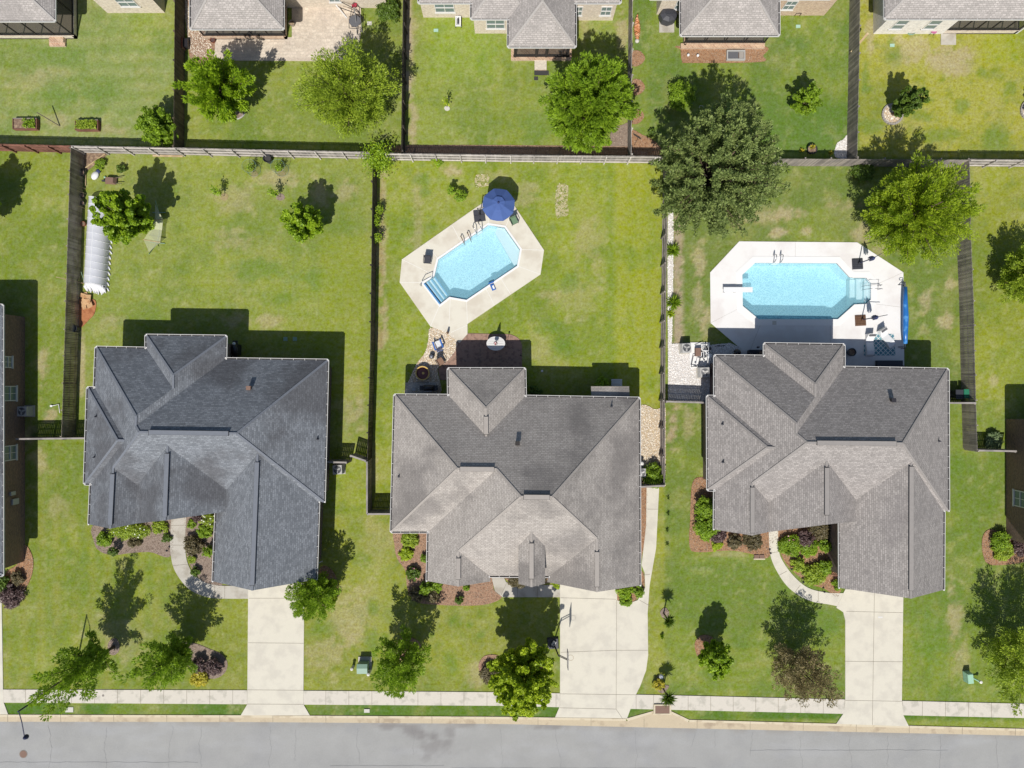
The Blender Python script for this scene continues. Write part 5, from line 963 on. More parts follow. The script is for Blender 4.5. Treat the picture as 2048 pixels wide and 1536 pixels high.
for (px, py, rr, mt) in ((449,394,9,"dry_grass"),(561,394,9,"mulch_grey"),(508,348,9,"dry_grass"),(563,348,9,"dry_grass"),(894,217,6,"sand_lid")):
    flat("mulch_spot", smooth([(px+rr*math.cos(a_)*random.Random(px+k).uniform(.8,1.1), py+rr*.8*math.sin(a_)) for k, a_ in enumerate([i*.785 for i in range(8)])], 3), mt, .018)
# ---------------------------------------------------------------- garden and street objects
def at(px, py, z=0): x, y = g(px, py); return (x, y, z)
def part(name, mat, par, fn, smooth=False):
    b = MB(); b.smooth = smooth; fn(b); return b.build(name, mat, par, local=True)
# blue cantilever parasol
HU = 2.55
t = thing("cantilever_parasol", "open blue cantilever parasol shading the top of the cream pool deck", "parasol", at(959, 432))
cxu, cyu = e(997, 408, HU); ox, oy = cxu-t.location.x, cyu-t.location.y; rU = 1.4
part("base", "black_plastic", t, lambda b: (b.box((0, 0, .12), (1.0, 1.0, .12), .12, taper=.94), b.bar((-.45, -.06, .2), (.45, .06, .2), .08, .05), b.bar((.06, -.45, .2), (-.06, .45, .2), .08, .05), b.lathe((0, 0, .1), [(.14, 0), (.1, .3)], 12)))
part("pole", "black_metal", t, lambda b: b.tube([(0, 0, .1), (0, 0, 1.4), (-.05, .05, 2.35)], .045, 10)); part("arm", "black_metal", t, lambda b: (b.tube([(-.05, .05, 2.3), (ox*.5, oy*.5, 2.45), (ox, oy, 2.8)], .035, 8), b.tube([(0, 0, 1.6), (ox*.35, oy*.35, 2.4)], .025, 6)))
def canopy(b):
    b.smooth = False
    n = 8
    for k in range(n):
        a0 = k*math.pi/4+.28; a1 = a0+math.pi/4; am = (a0+a1)/2
        def p(a, r_, z): return (ox+r_*math.cos(a), oy+r_*math.sin(a), z)
        for rr0, z0_, rr1, z1_, sg in ((.5, HU+.3, rU, HU-.2, .05), (.02, HU+.48, .56, HU+.36, .02)):
            m0 = p(am, rr0*.96, z0_-sg*.5); m1 = p(am, rr1*.955, z1_-sg); q0, q1, q2_, q3 = p(a0, rr0, z0_), p(a0, rr1, z1_), p(a1, rr1, z1_), p(a1, rr0, z0_)
            b.av = .5; b.poly([q0, q1, m1, m0]); b.poly([m0, m1, q2_, q3]); h_ = Vector((0, 0, -.09)); b.poly([q1, tuple(Vector(q1)+h_), tuple(Vector(m1)+h_), m1]); b.poly([m1, tuple(Vector(m1)+h_), tuple(Vector(q2_)+h_), q2_])
c_ = part("canopy", "navy_cloth", t, canopy)
for k in range(8):
    a0 = k*math.pi/4+.28; part("rib", "black_metal", c_, lambda b: b.bar((ox+.05*math.cos(a0), oy+.05*math.sin(a0), HU+.33), (ox+rU*math.cos(a0), oy+rU*math.sin(a0), HU-.23), .02))
part("finial", "navy_dark", c_, lambda b: b.lathe((ox, oy, HU+.46), [(.1, 0), (.09, .06), (.03, .1)], 12))
def folded_parasol(label, px, py, az, base_mat="black_plastic", grid=False, tip=(40, 10)):
    t = thing("cantilever_parasol", label, "parasol", at(px, py)); s = .96
    part("base", base_mat, t, lambda b: (b.box((0, 0, .09), (s, s, .1), .05, taper=.93), [b.bar((-.42, y, .17), (.42, y, .17), .035, .03) for y in (-.3, -.1, .1, .3)], [b.bar((x, -.42, .165), (x, .42, .165), .035, .03) for x in (-.3, 0, .3)], b.lathe((.1, .05, .1), [(.13, 0), (.09, .3)], 12)))
    part("pole", "navy_post", t, lambda b: b.tube([(.1, .05, .1), (.1, .05, 2.3)], .045, 10)); dx, dy = math.cos(az), math.sin(az)
    part("arm", "grey_metal", t, lambda b: b.tube([(.1, .05, 2.2), (.1+dx*.9, .05+dy*.9, 1.9), (.1+dx*1.35, .05+dy*1.35, 1.75)], .03, 8))
    def fold(b):
        for k in range(7):
            a_ = k*.9; o1 = Vector((math.cos(a_), math.sin(a_), 0)); c0 = Vector((.15+dx*.12, .05+dy*.12, 2.45)); c1 = Vector((.15+dx*.5, .05+dy*.5, 1.0))
            b.tube([c0, c0*.5+c1*.5+o1*.13, c1+o1*.17], [.04, .075, .05], 6)
    part("folded_canopy", "navy_dark", t, fold, True); return t
folded_parasol("folded navy parasol on the north side of the straight pool", 1714, 528, .45); folded_parasol("folded navy parasol on the south side of the straight pool", 1720, 641, .2, "bronze_metal")
# chairs
def patio_chair(label, px, py, rz, seat, frame="black_metal", name="patio_chair"):
    t = thing(name, label, "chair", at(px, py), rz=rz)
    part("seat", seat, t, lambda b: b.box((0, 0, .4), (.56, .54, .07)))
    part("backrest", seat, t, lambda b: b.box((0, .3, .68), (.54, .06, .52)))
    for sx in (-1, 1):
        part("armrest", frame, t, lambda b: b.bar((sx*.31, -.26, .62), (sx*.31, .3, .64), .05, .035))
        for sy in (-1, 1): part("leg", frame, t, lambda b: b.bar((sx*.3, sy*.25, 0), (sx*.3, sy*.25, .62), .035))
    part("frame", frame, t, lambda b: (b.bar((-.3, .31, .94), (.3, .31, .94), .04), b.bar((-.29, .31, .4), (-.29, .32, .95), .04), b.bar((.29, .31, .4), (.29, .32, .95), .04), b.bar((-.3, -.27, .38), (.3, -.27, .38), .035)))
    return t
patio_chair("black rocking-style chair alone on the west end of the cream deck", 856, 522, -.08, "black_plastic"); patio_chair("green cushioned chair beside the blue parasol", 1028, 444, .45, "green_cloth"); patio_chair("tan cushioned chair on the pebbles near the fire pit", 882, 724, .55, "cushion")
t = thing("adirondack_chair", "royal blue slatted chair with a white seat on the pebbles", "chair", at(877, 690), rz=.35+math.pi)
part("seat", "white_plastic", t, lambda b: [b.box((0, -.28+i*.11, .36-.02*i), (.5, .095, .025)) for i in range(6)]); part("backrest", "blue_plastic", t, lambda b: [b.bar((x, .3, .28), (x*1.15, .62, 1.0-abs(x)*.3), .09, .025) for x in (-.2, -.1, 0, .1, .2)])
for sx in (-1, 1):
    part("armrest", "blue_plastic", t, lambda b: b.box((sx*.34, .02, .58), (.13, .78, .03)))
    for sy, h_ in ((-.3, .58), (.34, .58)): part("leg", "blue_plastic", t, lambda b: b.bar((sx*.3, sy, 0), (sx*.3, sy, h_), .09, .035))
# pool rails, ladders, board
def ladder(label, p1, p2, z, dirv, mat="steel", name="pool_ladder", cat="ladder", steps=True, h=.75):
    t = thing(name, label, cat, at((p1[0]+p2[0])/2, (p1[1]+p2[1])/2)); L_ = t.location; d_ = Vector((dirv[0], dirv[1], 0)).normalized()
    for p in (p1, p2):
        q = Vector(at(*p))-L_; part("handrail", mat, t, lambda b: b.tube([q+Vector((0, 0, z)), q+Vector((0, 0, z+h*.7)), q+d_*.12+Vector((0, 0, z+h)), q+d_*.4+Vector((0, 0, z+h*.95)), q+d_*.62+Vector((0, 0, z+.3)), q+d_*.66+Vector((0, 0, -.8))], .035, 8), True)
    if steps:
        a_ = Vector(at(*p1))-L_+d_*.66; b__ = Vector(at(*p2))-L_+d_*.66
        for zz in (-.25, -.5): part("tread", "white_plastic", t, lambda b: b.bar(a_+Vector((0, 0, zz)), b__+Vector((0, 0, zz)), .1, .03))
    return t
ladder("steel pool ladder on the upper side of the tilted pool, beside the parasol base", (946,455), (957,448), .06, (.5, -.87)); ladder("bronze curved grab rails at the middle of the tilted pool's upper side", (922,474), (935,467), .06, (.45, -.9), "bronze_metal", steps=False, h=.5)
ladder("steel ladder on the north side of the straight pool", (1546,511), (1559,511), .06, (0, -1)); 
t = thing("handrail", "steel handrail at the striped entry steps of the tilted pool", "handrail", at(846, 570)); part("rail", "steel", t, lambda b: b.tube([(-.15, -.1, 0), (-.15, -.1, .8), (.1, .25, .95), (.75, .6, .85), (.85, .65, -.1)], .03, 8), True)
t = thing("handrail", "steel figure-four handrail at the rounded steps of the straight pool", "handrail", at(1752, 575)); part("rail", "steel", t, lambda b: (b.tube([(.1, .12, 0), (.1, .12, .8), (-.7, .12, .85), (-1.1, .1, .4), (-1.15, .1, -.3)], .022, 8), b.tube([(.3, -.2, .5), (.1, -.2, .8), (-.7, -.2, .8), (-1.1, -.2, .4), (-1.15, -.2, -.3)], .022, 8), b.tube([(.1, -.2, 0), (.1, -.2, .8)], .022, 8)), True)
t = thing("diving_board", "short white diving board over the left end of the straight pool", "diving board", at(1455, 581)); part("board", "white_plastic", t, lambda b: b.box((.75, 0, .5), (2.5, .44, .05))); 
for x in (-.4, .5): part("stand", "steel", t, lambda b: (b.bar((x, -.18, .05), (x, -.18, .48), .05), b.bar((x, .18, .05), (x, .18, .48), .05), b.bar((x, -.25, .47), (x, .25, .47), .05)))
t = thing("pool_cover_reel", "rolled blue solar cover on its reel along the right edge of the white deck", "cover reel", at(1803, 632))
part("rolled_cover", "blue_cover", t, lambda b: b.tube([(.02, -2.45, .55), (0, -1.5, .56), (.04, -.2, .55), (.0, 1.1, .56), (.02, 2.45, .55)], [.15, .21, .24, .2, .15], 14), True); part("axle", "steel", t, lambda b: b.tube([(0, -2.75, .55), (0, 2.8, .55)], .04, 8))
for sy in (-1, 1): part("stand", "grey_metal", t, lambda b: (b.bar((-.3, sy*2.7, .05), (0, sy*2.7, .58), .05), b.bar((.3, sy*2.7, .05), (0, sy*2.7, .58), .05), b.bar((-.35, sy*2.7, .06), (.35, sy*2.7, .06), .06))); part("hand_wheel", "black_plastic", t, lambda b: b.tube([(-.16*math.cos(a_)-.15, sy*2.86, .55+.16*math.sin(a_)) for a_ in [i*.628 for i in range(11)]], .03, 6))
def lounger(label, px, py, rz):
    t = thing("chaise_lounge", label, "lounger", at(px, py), rz=rz)
    def body(b):
        prof = [(-.95, .12), (-.8, .3), (-.45, .38), (-.1, .3), (.25, .2), (.55, .3), (.85, .62), (.98, .8)]
        for (y0, z0_), (y1, z1_) in zip(prof, prof[1:]):
            b.poly([(-.32, y0, z0_), (.32, y0, z0_), (.32, y1, z1_), (-.32, y1, z1_)]); b.poly([(.32, y0, .06), (.32, y1, .06), (.32, y1, z1_), (.32, y0, z0_)]); b.poly([(-.32, y1, .06), (-.32, y0, .06), (-.32, y0, z0_), (-.32, y1, z1_)])
        b.poly([(.32, .98, .06), (-.32, .98, .06), (-.32, .98, .8), (.32, .98, .8)])
    part("shell", "white_plastic", t, body); part("headrest", "grey_metal", t, lambda b: b.bar((-.27, .84, .72), (.27, .84, .72), .2, .07)); return t
lounger("upright white moulded lounger left of the patterned rug", 1737, 691, .03); lounger("diagonal white moulded lounger lying across the patterned rug", 1771, 677, .62)
t = flat("outdoor_rug", [(1740,668),(1787,668),(1790,711),(1727,711),(1727,690),(1740,690)], "rug", .078, .06, None); tag(t, "teal lattice-patterned rug under the two white loungers", "rug")
t = thing("plant_pot", "large black round pot in the corner of the white deck shade", "pot", at(1697, 705)); part("pot", "black_plastic", t, lambda b: b.lathe((0, 0, .06), [(.2, 0), (.34, .35), (.36, .6), (.3, .6), (.28, .5)], 14, cap=False)); part("soil_fill", "soil", t, lambda b: b.lathe((0, 0, .5), [(.29, 0), (.29, .03)], 14))
t = thing("pool_skimmer_net", "blue-handled cleaner hanging on the lower edge of the tilted pool", "pool cleaner", at(985, 572), rz=.4); part("head", "blue_plastic", t, lambda b: (b.box((0, -.1, .14), (.36, .6, .1), taper=.8), b.box((0, .3, .12), (.5, .12, .06)))); part("bucket", "white_plastic", t, lambda b: b.box((.03, -.15, .21), (.16, .3, .06)))
t = thing("pool_cleaner", "small dark robot cleaner on the floor of the straight pool", "pool cleaner", at(1495, 612, -1.5)); part("body", "black_plastic", t, lambda b: b.box((0, 0, .16), (.26, .26, .18), .5, taper=.7)); part("wheel", "black_plastic", t, lambda b: (b.lathe((.18, 0, .06), [(.08, 0), (.08, .1)], 8), b.lathe((-.18, 0, .06), [(.08, 0), (.08, .1)], 8)))
t = thing("pool_vacuum_hose", "white hose lying in the straight pool", "hose", at(1570, 625, -1.4)); part("hose", "white_plastic", t, lambda b: b.tube([(-.1, -.2, .1), (-.05, .1, .1), (.15, .3, .1), (.2, .35, .1)], .03, 6))
for px, py, lb in ((1548, 646, "square skimmer lid in the shaded white deck"),):
    t = flat("skimmer_lid", [(px-4,py-4),(px+4,py-4),(px+4,py+4),(px-4,py+4)], "sand_lid", .092, .06, None); tag(t, lb, "lid")
# patio table with folded parasol
t = thing("patio_table", "white oval table on the brown stamped patio", "table", at(992, 688)); part("table_top", "white_trim", t, lambda b: b.lathe((0, 0, .7), [(.02, 0), (.8, 0), (.8, .04), (.02, .04)], 28, 1, .76)); part("pedestal", "grey_metal", t, lambda b: b.lathe((0, 0, .04), [(.35, 0), (.1, .06), (.06, .66)], 12))
part("slat_groove", "stone_grey", t, lambda b: [b.bar((-.62, y, .742), (.62, y, .742), .012, .006) for y in (-.4, -.2, 0, .2, .4)])
t = thing("folded_parasol", "folded pink and white parasol standing through the oval table", "parasol", at(992, 688)); part("pole", "white_trim", t, lambda b: b.tube([(0, 0, .74), (0, 0, 2.5)], .025, 8))
part("folded_canopy", "red_cloth", t, lambda b: [b.tube([(.02*math.cos(a_), .02*math.sin(a_), 2.45), (.09*math.cos(a_), .09*math.sin(a_), 1.8), (.14*math.cos(a_), .14*math.sin(a_), 1.25)], [.02, .05, .045], 6) for a_ in (0, 1.57, 3.14, 4.71)], True); part("canopy_fold", "white_trim", t, lambda b: [b.tube([(.02*math.cos(a_), .02*math.sin(a_), 2.45), (.09*math.cos(a_), .09*math.sin(a_), 1.8), (.14*math.cos(a_), .14*math.sin(a_), 1.25)], [.02, .05, .045], 6) for a_ in (.78, 2.35, 3.92, 5.5)], True)
for px, py, lb in ((1013, 692, "garden torch nearer the oval table"), (1041, 712, "garden torch nearer the patio corner")):
    t = thing("garden_torch", lb, "torch", at(px, py), group="torches by the patio"); part("pole", "black_metal", t, lambda b: b.tube([(0, 0, 0), (0, 0, 1.5)], .018, 6)); part("oil_can", "black_metal", t, lambda b: b.lathe((0, 0, 1.45), [(.03, 0), (.08, .1), (.07, .2), (.02, .26)], 10))
t = thing("fire_pit", "round fire pit with a yellow rim on the pebbles", "fire pit", at(846.5, 746.5)); part("rim", "yellow_metal", t, lambda b: b.ring([(.62*math.cos(i*.2618), .62*math.sin(i*.2618)) for i in range(24)], [(.52*math.cos(i*.2618), .52*math.sin(i*.2618)) for i in range(24)], .5, .56)); part("bowl", "rust", t, lambda b: b.lathe((0, 0, .0), [(.5, .5), (.57, .5), (.5, .05), (.3, .0), (.01, .0)], 24, cap=False)); part("ash_bed", "ash", t, lambda b: b.lathe((0, 0, .36), [(.5, 0), (.48, .03), (.01, .06)], 20)); part("burner", "yellow_metal", t, lambda b: b.lathe((.05, 0, .4), [(.14, 0), (.05, .06), (.12, .07)], 6))
t = thing("log_rack", "low metal rack between the fire pit and the grill slab", "rack", at(847, 762)); part("rack_frame", "grey_metal", t, lambda b: [b.bar((-.5, y, .3), (.5, y, .3), .03) for y in (-.12, .12)]+[b.bar((x, -.12, 0), (x, -.12, .32), .03) for x in (-.5, -.17, .17, .5)]+[b.bar((x, .12, 0), (x, .12, .32), .03) for x in (-.5, -.17, .17, .5)])
t = thing("fire_bucket", "small black kettle pot on the pebbles below the blue chair", "pot", at(864, 713)); part("pot", "black_metal", t, lambda b: b.lathe((0, 0, 0), [(.15, 0), (.23, .2), (.22, .42), (.16, .45)], 14)); part("lid", "steel", t, lambda b: b.lathe((0, 0, .45), [(.16, 0), (.12, .05), (.02, .07)], 12))
t = thing("pool_speaker", "small brown post-like speaker at the foot of the cream deck", "speaker", at(896, 666)); part("body", "bronze_metal", t, lambda b: b.lathe((0, 0, .06), [(.09, 0), (.11, .3), (.08, .65), (.03, .7)], 10))
def grill(label, px, py, cover, rz=0, s=1.0):
    t = thing("barbecue_grill", label, "grill", at(px, py), rz=rz); part("cart", "black_metal", t, lambda b: (b.box((0, 0, .45), (.9*s, .5*s, .7)), b.box((-.62*s, 0, .82), (.3*s, .42*s, .04)), b.box((.62*s, 0, .82), (.3*s, .42*s, .04))))
    part("lid", cover, t, lambda b: b.tube([(-.42*s, 0, .92), (.42*s, 0, .92)], .24*s, 12), True); part("handle", "steel", t, lambda b: b.bar((-.3*s, -.27*s, 1.0), (.3*s, -.27*s, 1.0), .03)); return t
grill("black grill behind the right house corner of the blue-grey roof", 478, 700, "black_metal", 1.57); grill("black lidded grill on the concrete slab of the middle house", 860, 776, "black_metal")
t = thing("garden_stool", "little grey-topped stool on the concrete slab", "stool", at(829, 779)); part("top", "ac_grey", t, lambda b: b.box((0, 0, .45), (.32, .22, .04))); part("leg_frame", "black_metal", t, lambda b: [b.bar((x, y, 0), (x, y, .44), .03) for x in (-.12, .12) for y in (-.08, .08)])
t = thing("plastic_bag", "crumpled white bag on the grill in the shade", "bag", at(478, 689)); part("bag", "white_plastic", t, lambda b: b.lathe((0, 0, 1.02), [(.1, 0), (.16, .05), (.1, .14), (.02, .17)], 7), True)
t = thing("garden_bench", "grey slatted bench in the shade beside the brick bay", "bench", at(1232, 765)); part("seat", "white_trim", t, lambda b: [b.box((0, -.24+i*.12, .44), (.92, .1, .03)) for i in range(5)]); 
for x in (-.4, .4): part("leg", "white_trim", t, lambda b: (b.box((x, -.2, .21), (.07, .07, .42)), b.box((x, .2, .21), (.07, .07, .42))))
t = thing("sprinkler_head", "white clean-out cap in the shade by the middle house", "pipe cap", at(1084, 742)); part("cap", "white_plastic", t, lambda b: b.lathe((0, 0, 0), [(.1, 0), (.1, .12), (.06, .15)], 12))
# air conditioners
def ac(label, px, py, rz=0, s=.84, h=.85, light=False):
    t = thing("air_conditioner", label, "air conditioner", at(px, py), rz=rz); part("pad", "concrete_old", t, lambda b: b.box((0, 0, .04), (s*1.2, s*1.2, .08)))
    part("case", "ac_grey", t, lambda b: (b.box((0, 0, .08+h/2), (s, s, h), taper=.97), [b.box((0, 0, .14+i*.1), (s+.02, s+.02, .02)) for i in range(int(h*9))]))
    part("fan_well", "ac_dark" if not light else "grey_metal", t, lambda b: b.lathe((0, 0, h+.082), [(.33, 0), (.33, .01)], 20)); part("fan_blade", "white_trim" if light else "ac_grey", t, lambda b: [b.box((.14*math.cos(a_), .14*math.sin(a_), h+.11), (.28, .13, .015), a_) for a_ in (.4, 2.5, 4.6)])
    part("fan_guard", "ac_grey", t, lambda b: [b.tube([(r_*math.cos(i*.3142), r_*math.sin(i*.3142), h+.14) for i in range(21)], .008, 4) for r_ in (.12, .22, .32)]); return t
ac("air conditioner under the wall of the left-edge brick house", 59, 822, 0); ac("air conditioner just south of the short capped panel", 680, 937, .05, .8); ac("air conditioner at the top of the white gravel by the fence", 1368, 697, .05, .8); ac("air conditioner on the white gravel beside the grey-roofed house wall", 1404, 745, .03, .85, light=True); ac("air conditioner in the pebble side yard, partly under the eave", 1279, 943, 0, .75, light=True)
t = thing("garden_urn", "round white urn in the pebble side yard north of the air conditioner", "urn", at(1281, 925)); part("urn", "white_trim", t, lambda b: b.lathe((0, 0, 0), [(.14, 0), (.2, .3), (.16, .55), (.2, .6), (.05, .62)], 14), True)
# pool pump pad
t = thing("pool_pump_set", "pool pumps and white pipework on the white gravel", "pool pump", at(1402, 715)); part("pad", "coping", t, lambda b: (b.slab([(-1.0, -.9), (.75, -.9), (.75, 1.3), (-1.0, 1.3)], 0, .1)))
for x, y in ((-.1, .1), (.35, .75)): part("pump", "black_plastic", t, lambda b: (b.tube([(x-.25, y, .28), (x+.2, y, .28)], .13, 12), b.lathe((x+.28, y, .12), [(.14, 0), (.15, .35), (.1, .4)], 12)), True)
part("filter_tank", "white_plastic", t, lambda b: b.lathe((.6, .1, .1), [(.18, 0), (.2, .3), (.2, .62), (.1, .74)], 16), True); part("control_cover", "iron", t, lambda b: b.box((-.35, .45, .3), (.5, .7, .4)))
part("pipework", "white_plastic", t, lambda b: (b.tube([(-.7, -.75, .2), (.7, -.7, .2)], .035, 8), b.tube([(-.5, -.75, .2), (-.35, .1, .3), (-.1, .1, .5), (-.1, .9, .5), (.6, .9, .5)], .035, 8), b.tube([(.3, 1.2, .15), (.3, .3, .7), (.7, .2, .7)], .035, 8), b.tube([(.5, -.7, .2), (.45, -.1, .6), (.5, 1.2, .6)], .035, 8), b.tube([(0, .6, .6), (.8, .5, .6)], .035, 8), b.tube([(.65, 1.25, .1), (.65, -.3, .55)], .035, 8), b.tube([(-.6, 1.1, .15), (.1, 1.1, .5), (.1, -.4, .5)], .03, 8)), True)
part("valve", "black_metal", t, lambda b: [b.lathe((x, y, .5), [(.05, 0), (.07, .05), (.07, .12), (.02, .16)], 8) for x, y in ((-.1, .5), (.3, .9), (.5, .5), (.1, -.2), (-.6, -.75))])
part("pipe_frame", "black_metal", t, lambda b: (b.tube([(-.95, -.8, .35), (-.75, .15, .35), (-.1, .15, .35), (-.3, -.8, .35), (-.95, -.8, .35)], .03, 6)))
t = thing("grill_ball", "black round covered grill in the shade beside the white gravel", "grill", at(1469, 706)); part("bowl", "black_metal", t, lambda b: b.lathe((0, 0, .4), [(.05, 0), (.25, .1), (.32, .3), (.25, .5), (.05, .6)], 16), True); part("leg", "black_metal", t, lambda b: [b.bar((.2*math.cos(a_), .2*math.sin(a_), 0), (.12*math.cos(a_), .12*math.sin(a_), .5), .03) for a_ in (0, 2.1, 4.2)])
t = thing("water_softener_tub", "pale round tub half hidden by the gutter of the grey-roofed house", "tub", at(1463, 716)); part("tub", "ac_grey", t, lambda b: b.lathe((0, 0, 0), [(.36, 0), (.4, .5), (.34, .54), (.05, .6)], 20), True)
t = thing("patio_door_mat", "dark storage box against the shaded north wall of the grey-roofed house", "storage box", at(1510, 706)); part("box", "black_plastic", t, lambda b: b.box((0, 0, .3), (1.4, .45, .5))); part("lid", "ac_dark", t, lambda b: b.box((0, 0, .57), (1.46, .5, .04)))
t = thing("garden_statue", "thin dark statue by the shaded pool deck corner", "statue", at(1510, 698)); part("figure", "black_metal", t, lambda b: b.lathe((0, .12, .62), [(.09, 0), (.05, .15), (.07, .3), (.05, .42), (.02, .5)], 8), True)
t = thing("sofa", "dark patio sofa in the shade under the gutter by the loungers", "sofa", at(1775, 727)); part("seat", "black_plastic", t, lambda b: b.box((0, 0, .25), (2.2, .5, .35))); part("backrest", "black_plastic", t, lambda b: b.box((0, -.25, .55), (2.2, .12, .4)))
# bins
def bin_(label, px, py, mat): 
    t = thing("wheelie_bin", label, "bin", at(px, py)); part("body", mat, t, lambda b: b.box((0, 0, .5), (.52, .62, .95), taper=1.12)); part("lid", mat, t, lambda b: b.box((0, 0, 1.0), (.66, .8, .06), taper=.95)); part("handle", "black_plastic", t, lambda b: b.bar((-.25, -.4, .98), (.25, -.4, .98), .04))
    for x in (-.27, .27): part("wheel", "black_plastic", t, lambda b: b.tube([(x-.03, -.3, .12), (x+.03, -.3, .12)], .12, 12))
    return t
bin_("green wheelie bin beside the weathered fence", 1920, 787, "green_bin"); bin_("dark blue wheelie bin next to the green one, by the house wall", 1904, 788, "ac_dark")
# greenhouse tunnel
t = thing("greenhouse_tunnel", "long low white plastic greenhouse tunnel beside the brown fence", "greenhouse", at(197, 490))
def tp(v, u, z=0):  # v along north to south, u across -1..1
    l_ = (183+(173-183)*v, 396+(566-396)*v); r_ = (226+(214-226)*v, 404+(572-404)*v); x, y = g(l_[0]+(r_[0]-l_[0])*(u+1)/2, l_[1]+(r_[1]-l_[1])*(u+1)/2); return (x-t.location.x, y-t.location.y, z)
def skin(b, n=60, m=14, r=.0):
    b.smooth = True; base = len(b.v)
    for i in range(n+1):
        v = i/n; sag = .02*abs(math.sin(v*12*math.pi)); 
        for j in range(m+1): a_ = math.pi*j/m; b.v.append(tp(v, -math.cos(a_)*(1-.02*sag), (1.0-sag)*math.sin(a_)**.8+.03+r))
    for i in range(n):
        for j in range(m): q = base+i*(m+1)+j; b.face((q, q+1, q+m+2, q+m+1))
part("cover", "film", t, skin); part("bed_soil", "soil", t, lambda b: b.slab([tp(0, -.95)[:2], tp(1, -.95)[:2], tp(1, .95)[:2], tp(0, .95)[:2]], .0, .08))
for i in range(13):
    v = i/12; part("hoop", "white_plastic", t, lambda b: b.tube([tp(v, -math.cos(math.pi*j/12), .98*math.sin(math.pi*j/12)**.8+.04) for j in range(13)], .022, 6))
part("ridge_pole", "white_plastic", t, lambda b: b.tube([tp(0, 0, 1.0), tp(1, 0, 1.0)], .03, 6))
def bunch(b):
    rg = random.Random(4); b.smooth = True
    for k in range(16): a_ = -1+2*k/15; x, y, _ = tp(1.0, a_*.92); b.tube([(x, y, .75*math.sqrt(max(0, 1-a_*a_))+.05), (x+rg.uniform(-.1, .1), y-.35, .25), (x*.9+rg.uniform(-.1, .1), y-.6-rg.random()*.25, .05)], [.09, .13, .05], 6)
    for v in np.linspace(.2, 1.02, 14): x, y, _ = tp(float(v), 1.05); b.tube([(x, y, .04), (x+.1+.1*rg.random(), y-.3, .05)], [.09, .06], 5)
part("gathered_film", "tunnel_white", t, bunch)
# hammock
t = thing("hammock", "pale net hammock on a green stand beside the lime tree", "hammock", at(305, 455))
hp_ = lambda px, py, z: (Vector((*e(px, py, z), z))-t.location)
part("bed", "net", t, lambda b: (b.poly([hp_(310, 440, .75), hp_(326, 439, .75), hp_(324, 460, .5), hp_(302, 458, .5)]), b.poly([hp_(302, 458, .5), hp_(324, 460, .5), hp_(320, 485, .75), hp_(287, 479, .75)])))
part("cord_fan", "net", t, lambda b: b.poly([hp_(310, 408, 1.2), hp_(326, 439, .75), hp_(310, 440, .75)])); part("cord_fan", "net", t, lambda b: b.poly([hp_(298, 504, 1.2), hp_(287, 479, .75), hp_(320, 485, .75)]))
part("spreader_bar", "timber", t, lambda b: (b.bar(hp_(286, 479, .76), hp_(321, 485, .76), .05), b.bar(hp_(309, 440, .76), hp_(327, 439, .76), .05)))
part("stand", "green_metal", t, lambda b: (b.tube([hp_(311, 402, 1.25), hp_(318, 425, .1), hp_(318, 470, .05), hp_(313, 488, .1), hp_(298, 508, 1.25)], .035, 8), b.bar(hp_(305, 425, .05), hp_(331, 425, .05), .06), b.bar(hp_(300, 485, .05), hp_(330, 487, .05), .06)))
# wheelbarrow, bag, cans, pots
t = thing("wheelbarrow", "upturned rusty wheelbarrow on the grass near the corner", "wheelbarrow", at(225, 363)); part("tray", "iron", t, lambda b: b.box((0, 0, .35), (.95, .62, .3), -.08, taper=.7)); 
for y in (-.2, .2): part("handle", "wood_dark", t, lambda b: b.bar((-.2, y, .2), (1.0, y*1.3, .35), .045))
part("wheel", "black_plastic", t, lambda b: b.tube([(-.62, -.05, .2), (-.62, .05, .2)], .19, 14))
t = thing("fertiliser_bag", "slumped white and dark blue bag on the grass", "bag", at(193, 350), rz=-.6); part("bag", "white_plastic", t, lambda b: b.lathe((0, -.1, 0), [(.2, 0), (.3, .08), (.26, .2), (.05, .26)], 12, 1, 1.4), True); part("top_fold", "navy_dark", t, lambda b: b.lathe((0, .38, 0), [(.14, 0), (.22, .1), (.1, .2)], 10), True)
t = thing("green_ball", "small pale green ball on the grass by the wheelbarrow", "ball", at(211, 355)); part("ball", "mint", t, lambda b: b.lathe((0, 0, 0), [(.03, 0), (.09, .05), (.1, .11), (.06, .18), (.01, .2)], 12), True)
def pot(label, px, py, r, h, mat, name="plant_pot", fill="soil", z=0):
    t = thing(name, label, "pot", at(px, py)); part("pot", mat, t, lambda b: b.lathe((0, 0, z), [(r*.75, 0), (r, h), (r*1.06, h), (r*.92, h), (r*.85, h*.8)], 18, cap=False)); part("fill", fill, t, lambda b: b.lathe((0, 0, z+h*.78), [(r*.86, 0), (r*.8, .02)], 16)); return t
pot("black nursery tub in the corner by the brown fence", 168, 348, .3, .45, "black_plastic"); pot("dark pot of the middle pair by the brown fence", 168, 393, .2, .35, "black_plastic"); pot("grey bucket just south of the dark pot", 169, 408, .17, .35, "grey_metal"); pot("round terracotta pot between fence and greenhouse tunnel", 170, 449, .2, .3, "terracotta"); pot("large black tub beside the bare red clay", 156, 658, .34, .7, "black_plastic", fill="black_plastic"); pot("black compost tub against the grey back fence", 540, 322, .34, .75, "black_plastic", fill="trough")
t = thing("cardboard_sheets", "heap of torn cardboard on the red clay south of the tunnel", "cardboard", at(176, 604)); rg = random.Random(8)
for k in range(9): part("sheet", "cardboard", t, lambda b: b.box((rg.uniform(-.35, .35), rg.uniform(-.6, .6), .06+.03*k), (rg.uniform(.4, .75), rg.uniform(.3, .6), .012), rg.uniform(0, 3), tilt=(rg.uniform(-.2, .2), rg.uniform(-.2, .2))))
